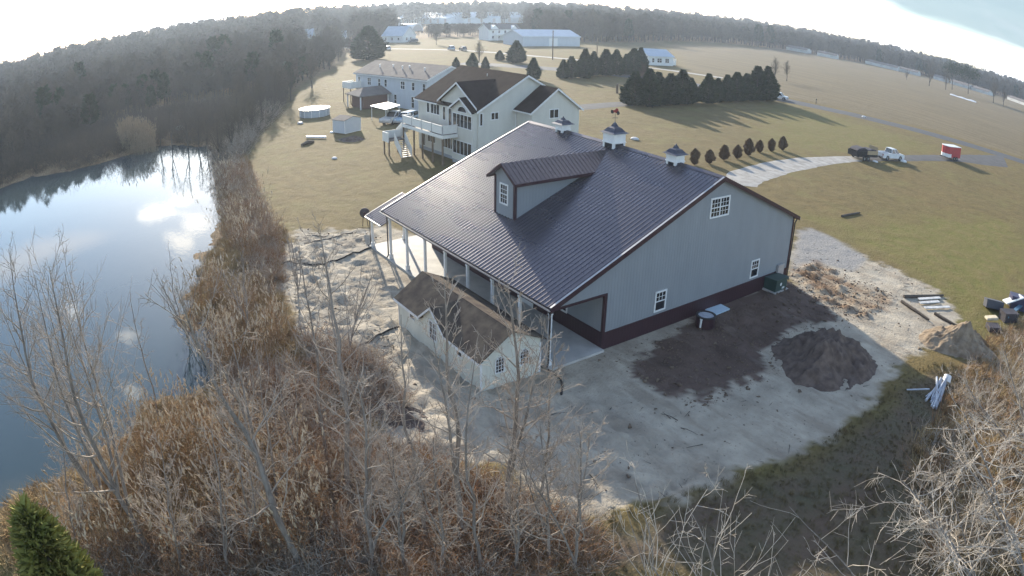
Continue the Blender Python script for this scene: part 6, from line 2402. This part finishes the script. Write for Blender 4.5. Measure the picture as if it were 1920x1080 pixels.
def mound(name, label, c, rx, ry, h, mat, rz=0.0, seed=0, cat="dirt pile"):
    n = 110
    a = np.linspace(-1.25, 1.25, n)
    U, W_ = np.meshgrid(a, a, indexing="ij")
    rr = np.hypot(U, W_)
    ang_ = np.arctan2(W_, U)
    edge_ = 0.78 + 0.42 * vnoise(np.cos(ang_) * 1.6 + seed * 3 + 20, np.sin(ang_) * 1.6 + 20)
    rr = rr / edge_
    base = np.clip(1 - rr, 0, 1) ** 1.1
    nz_ = fbm(U * 2.4 + seed * 7 + 40, W_ * 2.4 + 40, 5) - 0.5
    gul = np.abs(np.sin(ang_ * 7 + nz_ * 9)) * base * (1 - base)
    Zm = h * (base * (1 + 0.5 * nz_) + nz_ * 0.55 * smooth01(1.15, 0.5, rr) - 0.35 * gul + 0.10 * (fbm(U * 9 + seed, W_ * 9, 4) - 0.5) * smooth01(1.1, 0.8, rr)) - 0.10 - 0.2 * smooth01(0.9, 1.25, rr)
    z0 = zground(c[0], c[1])
    V = np.stack([U * rx, W_ * ry, Zm], -1).reshape(-1, 3)
    i = np.arange(n - 1)[:, None] * n + np.arange(n - 1)[None]
    Qm = np.stack([i, i + n, i + n + 1, i + 1], -1).reshape(-1, 4)
    o = link(name, np_mesh(name, V, Qm, np.zeros((0, 3), int), np.zeros(len(Qm), int), np.zeros(0, int), mat, True))
    o.location = (c[0], c[1], z0)
    o.rotation_euler = (0, 0, rz)
    return tag(o, label, cat)


q = (G(1460, 690) + G(1605, 650)) / 2
mound("dirt_pile", "tall conical brown dirt pile on the pale sand in the barn's shade", (q[0] - 0.6, q[1] + 0.3, 0), 3.6, 3.4, 2.45, M["mound"], 0.3, 1)
q = G(1800, 648)
mound("dirt_pile", "lumpy tan and grey dirt heap at the lot corner beside the dark bins", (q[0], q[1], 0), 3.4, 2.6, 1.7, M["mound_tan"], 0.6, 5)
q = G(660, 262)  # part dirt, mostly the shed's shadow built as a dark mound
mound("dirt_pile", "low brown dirt spill and painted shed shadow in front of the small pale grey shed", (q[0], q[1], 0), 2.6, 2.2, 0.6, M["mound"], 0.1, 9)
q = G(735, 775)
mound("dirt_pile", "low dark dirt ridge between the mud and the white shed", (q[0], q[1], 0), 2.4, 1.2, 0.7, M["mound"], 0.5, 13)

# things against the barn's near gable
a, b, c, d = G(1351, 573.5), G(1368, 582.4), G(1334, 596), G(1322, 583.5)
wp = MB()
z = zground(*((a + c) / 2)[:2]) + 0.16
top = [(p[0], p[1], z) for p in (a, b, c, d)]
wp.add(top + [(p[0], p[1], z - 0.09) for p in top], [(0, 1, 2, 3), (7, 6, 5, 4), (0, 4, 5, 1), (1, 5, 6, 2), (2, 6, 7, 3), (3, 7, 4, 0)])
o = wp.build("insulation_board", nmat("pale_blue_panel", (0.50, 0.62, 0.70), (0.44, 0.56, 0.64), 2, 0.4))
tag(o, "pale blue white flat panel lying on the dirt below the gable wall", "panel")
q = G(1321, 612)
tb = empty("round_tank", (q[0], q[1], zground(q[0], q[1])), 0, "short dark maroon round tank with arched pale rim beside the flat panel", "tank")
m = MB()
m.cyl((0, 0), 0.62, 0.0, 0.62, 24, 0.58)
m.build("barrel", M["burgundy"], tb)
m = MB()
n = 24
vv = [(r_ * math.cos(2 * math.pi * i / n), r_ * math.sin(2 * math.pi * i / n), zz_) for r_, zz_ in ((0.58, 0.62), (0.63, 0.64), (0.63, 0.70), (0.5, 0.72), (0.5, 0.62)) for i in range(n)]
m.add(vv, [(p * n + i, p * n + (i + 1) % n, (p + 1) * n + (i + 1) % n, (p + 1) * n + i) for p in range(4) for i in range(n)])
m.build("rim", M["dark_metal"], tb)
m = MB()
m.cyl((0, 0), 0.49, 0.625, 0.66, 24)
m.build("lid", M["scrap_pipe"], tb)
q = G(1312.5, 618)
vp = MB()
zq = zground(q[0], q[1])
vp.tube([(q[0], q[1], zq - 0.1), (q[0], q[1], zq + 0.62)], 0.07, 12)
vp.cyl((q[0], q[1]), 0.09, zq + 0.60, zq + 0.68, 12)
tag(vp.build("vent_pipe", M["white_trim"]), "short white upright pipe in the dirt in front of the round tank", "pipe")

q = G(1452, 545)
gc = empty("utility_cabinet", (q[0] + 0.25, q[1] - 0.25, zground(q[0], q[1])), 0, "dark green steel utility cabinet at the barn's wall corner", "utility cabinet")
m = MB()
m.box(-0.62, 0.62, -0.72, 0.72, 0.10, 0.86)
m.build("cabinet_body", M["dark_green"], gc, bevel=0.02)
m = MB()
m.prism([(-0.68, 0.862), (0.68, 0.862), (0.68, 0.90), (-0.68, 1.0)], "y", -0.78, 0.78)
m.build("lid", M["dark_green"], gc)
m = MB()
m.box(-0.75, 0.75, -0.85, 0.85, -0.1, 0.098)
m.build("pad", M["concrete"], gc)
m = MB()
vv = [(-0.635, 0.1 + 0.12 * math.cos(2 * math.pi * i / 16), 0.58 + 0.12 * math.sin(2 * math.pi * i / 16)) for i in range(16)]
m.add(vv, [tuple(range(15, -1, -1))])
m.build("notice_disc", M["white_trim"], gc)
m = MB()
m.box(-0.635, -0.622, -0.4, -0.1, 0.2, 0.34)
m.build("sticker", M["white_trim"], gc)

# round dark dish on a stand behind the porch corner
q = G(685, 424)
ds = empty("dish_stand", (q[0], q[1], zground(q[0], q[1])), rad(155), "dark round dish on two thin legs behind the far porch corner", "stand")
m = MB()
n = 24
for j in range(2):
    pass
vv = [(0.04 * (-1) ** j, 0.42 * math.cos(2 * math.pi * i / n), 1.15 + 0.42 * math.sin(2 * math.pi * i / n)) for j in range(2) for i in range(n)] + [(0.16, 0, 1.15), (0.08, 0, 1.15)]
m.add(vv, [(i, (i + 1) % n, 2 * n) for i in range(n)] + [(n + (i + 1) % n, n + i, 2 * n + 1) for i in range(n)] + [(i, n + i, n + (i + 1) % n, (i + 1) % n) for i in range(n)])
m.build("dish", M["dark_tarp"], ds)
m = MB()
m.cyl((0, 0), 0.12, 0, 0.08, 12)
m.v = [(0.10 + z_, x_, 1.15 + y_) for x_, y_, z_ in m.v]
m.build("hub", M["burgundy"], ds)
for s_ in (-1, 1):
    m = MB()
    m.bar((-0.05, s_ * 0.22, 0), (0, s_ * 0.14, 0.85), 0.05)
    m.build("leg", M["burgundy"], ds)

# drain hoses across the mud
M["hose"] = nmat("black_drain_hose", (0.025, 0.024, 0.023), (0.05, 0.045, 0.04), 4, 0.7)


def hose(pix, label, r_=0.06):
    P = []
    pts = [G(*q) for q in pix]
    for a_, b_ in zip(pts, pts[1:]):
        for f in np.linspace(0, 1, 7)[:-1]:
            P.append(a_ + (b_ - a_) * f)
    P.append(pts[-1])
    P = np.array(P)
    for _ in range(3):
        P[1:-1] = (P[:-2] + 2 * P[1:-1] + P[2:]) / 4
    P[:, 2] = [zground(x, y) + r_ * 0.8 for x, y, z_ in P]
    m = MB()
    m.tube(P, r_, 8)
    tag(m.build("drain_hose", M["hose"]), label, "hose")


hose(((520, 496), (570, 496), (615, 494), (650, 482), (685, 468), (703, 462)), "black drain hose curving over the mud to the far porch post")
hose(((655, 655), (690, 640), (720, 626), (748, 612)), "black drain hose running to the back corner of the white shed")
hose(((1028, 694), (1045, 705), (1055, 722), (1052, 745)), "black drain hose from the near porch post down the sand")
hose(((570, 456), (610, 450), (640, 442), (662, 436)), "thin dark pipe lying on the mud below the lawn", 0.035)


# scrap heap: pale pipes in a bundle
for k in range(11):
    f_ = k / 10.0
    hd = G(1768 + RNG.normal(0, 5), 722 + RNG.normal(0, 4))
    tl = G(1733 + 32 * f_ + RNG.normal(0, 2), 752 + 14 * math.sin(f_ * 3.1) + RNG.normal(0, 2))
    tl = hd + (tl - hd) * RNG.uniform(0.8, 1.1)
    m = MB()
    m.tube([(hd[0], hd[1], zground(hd[0], hd[1]) + 0.20 + 0.09 * (k % 4)), (tl[0], tl[1], zground(tl[0], tl[1]) + 0.07 + 0.05 * (k % 3))], 0.055 + 0.025 * (k % 2), 8)
    tag(m.build("scrap_pipe", M["scrap_pipe"]), "pale grey scrap pipe in the fanned heap at the edge of the dark grass", "pipe", "scrap pipes in the fanned heap")
a_, b_ = G(1699, 735), G(1740, 738)
m = MB()
m.bar((a_[0], a_[1], zground(a_[0], a_[1]) + 0.15), (b_[0], b_[1], zground(b_[0], b_[1]) + 0.3), 0.09, 0.05)
tag(m.build("loose_plank", M["scrap_pipe"]), "single pale plank sticking out left of the scrap pipe heap", "plank")
q = G(1772, 722)
m = MB()
m.cyl((0, 0), 0.32, 0, 0.45, 14, 0.27)
o = m.build("plastic_tub", M["white_trim"], bevel=0.03)
o.location = (q[0], q[1], zground(q[0], q[1]) + 0.15)
o.rotation_euler = (0.7, 0.2, 0)
tag(o, "tipped white plastic tub on top of the scrap pipe heap", "tub")

# boards and logs on the sand
bl_ = ["upper white board lying on the sand by the dark log", "middle white board lying on the sand by the dark log", "lower and longest white board lying on the sand by the dark log"]
for k, (x0, y0, x1, y1) in enumerate(((1722, 563, 1762, 561), (1724, 570, 1760, 568), (1733, 579, 1780, 578))):
    a_, b_ = G(x0, y0), G(x1, y1)
    z0 = max(zground(a_[0], a_[1]), zground(b_[0], b_[1])) + 0.10
    m = MB()
    m.bar((a_[0], a_[1], z0), (b_[0], b_[1], z0 + 0.03), 0.34, 0.06)
    tag(m.build("white_board", M["board_white"]), bl_[k], "board", "white boards on the sand")
for k, (x0, y0, x1, y1, lab) in enumerate(((1690, 567, 1741, 601, "dark straight log lying on the sand left of the white boards"), (1694, 558, 1768, 556, "thin dark pole along the top of the white boards"),
                                          (1752, 590, 1792, 612, "short dark log below the white boards"), (1578, 407, 1612, 400, "fallen dark branch on the green lawn beyond the barn"))):
    a_, b_ = G(x0, y0), G(x1, y1)
    m = MB()
    m.tube([(a_[0], a_[1], zground(a_[0], a_[1]) + 0.10), ((a_[0] + b_[0]) / 2, (a_[1] + b_[1]) / 2 + 0.06, zground((a_[0] + b_[0]) / 2, (a_[1] + b_[1]) / 2) + 0.12), (b_[0], b_[1], zground(b_[0], b_[1]) + 0.10)], [0.13, 0.12, 0.09], 8)
    tag(m.build("log", M["log"]), lab, "log")

# junk at the lot corner
M["navy"] = nmat("navy_plastic", (0.020, 0.020, 0.055), (0.035, 0.035, 0.080), 2, 0.5, bump=0.01)
M["slate"] = nmat("slate_plastic", (0.040, 0.042, 0.055), (0.060, 0.062, 0.075), 2, 0.55)
M["blue_beam"] = nmat("blue_grey_metal", (0.12, 0.22, 0.30), (0.09, 0.17, 0.24), 2, 0.45, 0.2)
M["cushion"] = nmat("beige_cushion", (0.46, 0.40, 0.29), (0.36, 0.31, 0.22), 3, 0.9, bump=0.02)


def crate(name, label, pix, size, rz, rx, mat, cat, lift=0.0):
    q = G(*pix)
    r = empty(name, (q[0], q[1], zground(q[0], q[1]) + lift), rz, label, cat)
    r.rotation_euler = (rx, 0, rz)
    a_, b_, c_ = size
    m = MB()
    t_ = 0.05
    m.box(-a_ / 2, a_ / 2, -b_ / 2, b_ / 2, 0, t_)
    m.box(-a_ / 2, a_ / 2, -b_ / 2, -b_ / 2 + t_, t_, c_)
    m.box(-a_ / 2, a_ / 2, b_ / 2 - t_, b_ / 2, t_, c_)
    m.box(-a_ / 2, -a_ / 2 + t_, -b_ / 2 + t_, b_ / 2 - t_, t_, c_)
    m.box(a_ / 2 - t_, a_ / 2, -b_ / 2 + t_, b_ / 2 - t_, t_, c_)
    m.build("bin_body", mat, r)
    m = MB()
    m.box(-a_ / 2 - 0.03, a_ / 2 + 0.03, -b_ / 2 - 0.03, b_ / 2 + 0.03, c_ + 0.003, c_ + 0.05)
    m.build("lid", mat, r)
    return r


crate("plastic_bin", "dark slate plastic bin tipped on the grass, left of the slatted panel", (1861, 580), (1.7, 1.2, 0.6), 0.5, 0.25, M["slate"], "bin", 0.12)
crate("plastic_bin", "black open bin under the white slatted panel", (1889, 600), (1.6, 1.0, 0.7), 0.9, 0.0, M["dark_tarp"], "bin")
crate("plastic_bin", "large navy bin behind the white slatted panel", (1912, 580), (2.4, 1.6, 1.0), 0.4, 0.1, M["navy"], "bin")
q = G(1896, 578)
sp = empty("slatted_panel", (q[0], q[1], zground(q[0], q[1]) + 0.75), rad(35), "white slatted plastic panel leaning over the dark bins", "panel")
sp.rotation_euler = (rad(25), rad(-10), rad(120))
m = MB()
m.box(-0.75, 0.75, -0.95, 0.95, 0, 0.04)
m.build("panel_sheet", M["white_trim"], sp)
for k in range(7):
    m = MB()
    m.box(-0.72 + k * 0.22, -0.60 + k * 0.22, -0.92, 0.92, 0.043, 0.08)
    m.build("slat", M["white_trim"], sp)
a_, b_ = G(1889, 606), G(1919, 578)
m = MB()
m.bar((a_[0] + 0.2, a_[1], 0.45), (b_[0], b_[1], 0.6), 0.35, 0.12)
tag(m.build("metal_beam", M["blue_beam"]), "blue grey metal beam lying along the front of the dark bins", "beam")
q = G(1857, 606)
m = MB()
m.box(-0.55, 0.55, -0.45, 0.45, 0, 0.22)
o = m.build("seat_cushion", M["cushion"], bevel=0.08)
o.location = (q[0], q[1], zground(q[0], q[1]) + 0.35)
o.rotation_euler = (0.15, 0.2, 0.6)
tag(o, "beige seat cushion on the junk heap in front of the bins", "cushion")
q = G(1862, 618)
m = MB()
m.box(-0.6, 0.6, -0.5, 0.5, 0, 0.42)
o = m.build("dark_crate", M["dark_tarp"], bevel=0.03)
o.location = (q[0], q[1], zground(q[0], q[1]) - 0.02)
o.rotation_euler = (0, 0.05, 0.7)
tag(o, "dark crate under the beige seat cushion", "crate")

# lawn bits near the small grey shed
a_, b_ = G(575, 259), G(611, 260)
m = MB()
m.bar((a_[0], a_[1], 0.22), (b_[0], b_[1], 0.22), 0.30, 0.25)
tag(m.build("white_beam", M["white_trim"]), "long white beam lying on the lawn left of the small grey shed", "beam")
a_, b_ = G(566, 274), G(588, 267)
m = MB()
m.tube([(a_[0], a_[1], 0.15), ((a_[0] + b_[0]) / 2, (a_[1] + b_[1]) / 2, 0.3), (b_[0], b_[1], 0.12)], [0.2, 0.28, 0.18], 8)
tag(m.build("log", M["log"]), "dark stump like log on the lawn below the long white beam", "log")
for (x, y, s_, lab, mt) in ((627, 298, 0.35, "small pale stone on the open tan lawn", "board_white"), (622, 249, 0.3, "white bucket at the corner of the small grey shed", "white_trim"), (563, 232, 0.5, "grey box on the lawn beside the round pool", "gutter"),
                            (1190, 262, 0.5, "small pale mound cover on the lawn beyond the weathervane", "board_white"), (1641, 304, 0.35, "white sack on the drive below the dark trailer", "white_trim"), (1693, 303, 0.55, "white sheeted crate on the grass by the pickup's nose", "white_trim"),
                            (337, 243, 0.9, "small white upturned boat on the far pond bank", "white_trim"), (1620, 220, 0.5, "white stone at the road verge", "board_white")):
    q = G(x, y)
    bm = bmesh.new()
    bmesh.ops.create_icosphere(bm, subdivisions=2, radius=s_)
    for v in bm.verts:
        f = 1 + 0.25 * (vnoise(v.co.x * 3 + x, v.co.y * 3 + y) - 0.5)
        v.co = Vector((v.co.x * f * 1.3, v.co.y * f, max(v.co.z, -0.3 * s_) * 0.6))
    nm_ = "upturned_boat" if "boat" in lab else "bucket" if "bucket" in lab else "crate" if "crate" in lab else "sack" if "sack" in lab else "box" if "box" in lab else "stone" if "stone" in lab else "mound_cover"
    me_ = bpy.data.meshes.new(nm_)
    bm.to_mesh(me_)
    bm.free()
    me_.materials.append(M[mt])
    o = link(nm_, me_)
    o.location = (q[0], q[1], zground(q[0], q[1]) + 0.15 * s_)
    tag(o, lab, nm_.split("_")[-1])

# posts, poles and the sheet in the field
q = G(1530, 195)
mbx = empty("mailbox", (q[0], q[1], 0), rad(30), "dark mailbox on a post at the road verge", "mailbox")
m = MB()
m.bar((0, 0, 0), (0, 0, 1.1), 0.12)
m.build("post", M["dark_metal"], mbx)
m = MB()
m.prism([(-0.12, 1.1), (0.12, 1.1), (0.12, 1.25), (0.06, 1.36), (-0.06, 1.36), (-0.12, 1.25)], "y", -0.3, 0.3)
m.build("box", M["dark_metal"], mbx)
q = G(1449, 186)
m = MB()
m.cyl((q[0], q[1]), 0.45, 0, 1.3, 14, 0.5)
m.cyl((q[0], q[1]), 0.53, 1.3, 1.36, 14, 0.5)
tag(m.build("rubbish_bin", M["dark_metal"]), "black round rubbish bin behind the white car at the hedge end", "bin")
q = G(1157, 175)
m = MB()
m.bar((q[0], q[1], 0), (q[0], q[1], 2.0), 0.35)
tag(m.build("wooden_post", M["wood_post"]), "short dark post in the lawn before the far hedge row", "post")
q = G(1036, 112)
for (x, y, ty, lab) in ((1036, 112, 57, "tall utility pole in front of the pale metal farm building"), (1119, 112, 74, "thinner utility pole above the far hedge row"), (621, 100, 48, "hazy thin mast among the trees beside the cottages")):
    q = G(x, y)
    h = above(q, x, ty)[2]
    up = empty("utility_pole", (q[0], q[1], 0), rad(40), lab, "utility pole")
    m = MB()
    m.tube([(0, 0, 0), (0, 0, h)], [0.2, 0.13], 8)
    m.build("pole", M["wood_post"], up)
    m = MB()
    m.bar((0, -1.1, h - 0.5), (0, 1.1, h - 0.5), 0.14)
    m.build("crossarm", M["wood_post"], up)
a_, b_ = G(1782, 178), G(1831, 193)
dd_ = unit(b_ - a_)
nn_ = np.array([-dd_[1], dd_[0], 0])
m = MB()
k_ = 10
vv = []
for i in range(k_ + 1):
    p = a_ + (b_ - a_) * i / k_
    for s_ in (-1.2, 0, 1.2):
        vv.append((p[0] + nn_[0] * s_, p[1] + nn_[1] * s_, 0.12 + (0.6 + 0.2 * math.sin(i * 1.7)) * (s_ == 0)))
m.add(vv, [(i * 3 + j, i * 3 + j + 1, i * 3 + j + 4, i * 3 + j + 3) for i in range(k_) for j in range(2)])
tag(m.build("plastic_sheet", M["white_trim"]), "long white plastic sheeted row lying in the far field", "sheet")
# ------------------------------------------------------------------ the air: one box of thin even haze round everything
m = MB()
m.box(-700, 1700, -1700, 1500, -4.2, 32)
hz = bpy.data.materials.new("haze")
hz.use_nodes = True
hn, hl_ = hz.node_tree.nodes, hz.node_tree.links
hn.clear()
ho = hn.new("ShaderNodeOutputMaterial")
pv = hn.new("ShaderNodeVolumePrincipled")
pv.inputs["Color"].default_value = (0.72, 0.84, 1.0, 1)
pv.inputs["Density"].default_value = 0.00025
pv.inputs["Anisotropy"].default_value = 0.50
hl_.new(pv.outputs[0], ho.inputs["Volume"])
tag(m.build("haze", hz), kind="stuff")
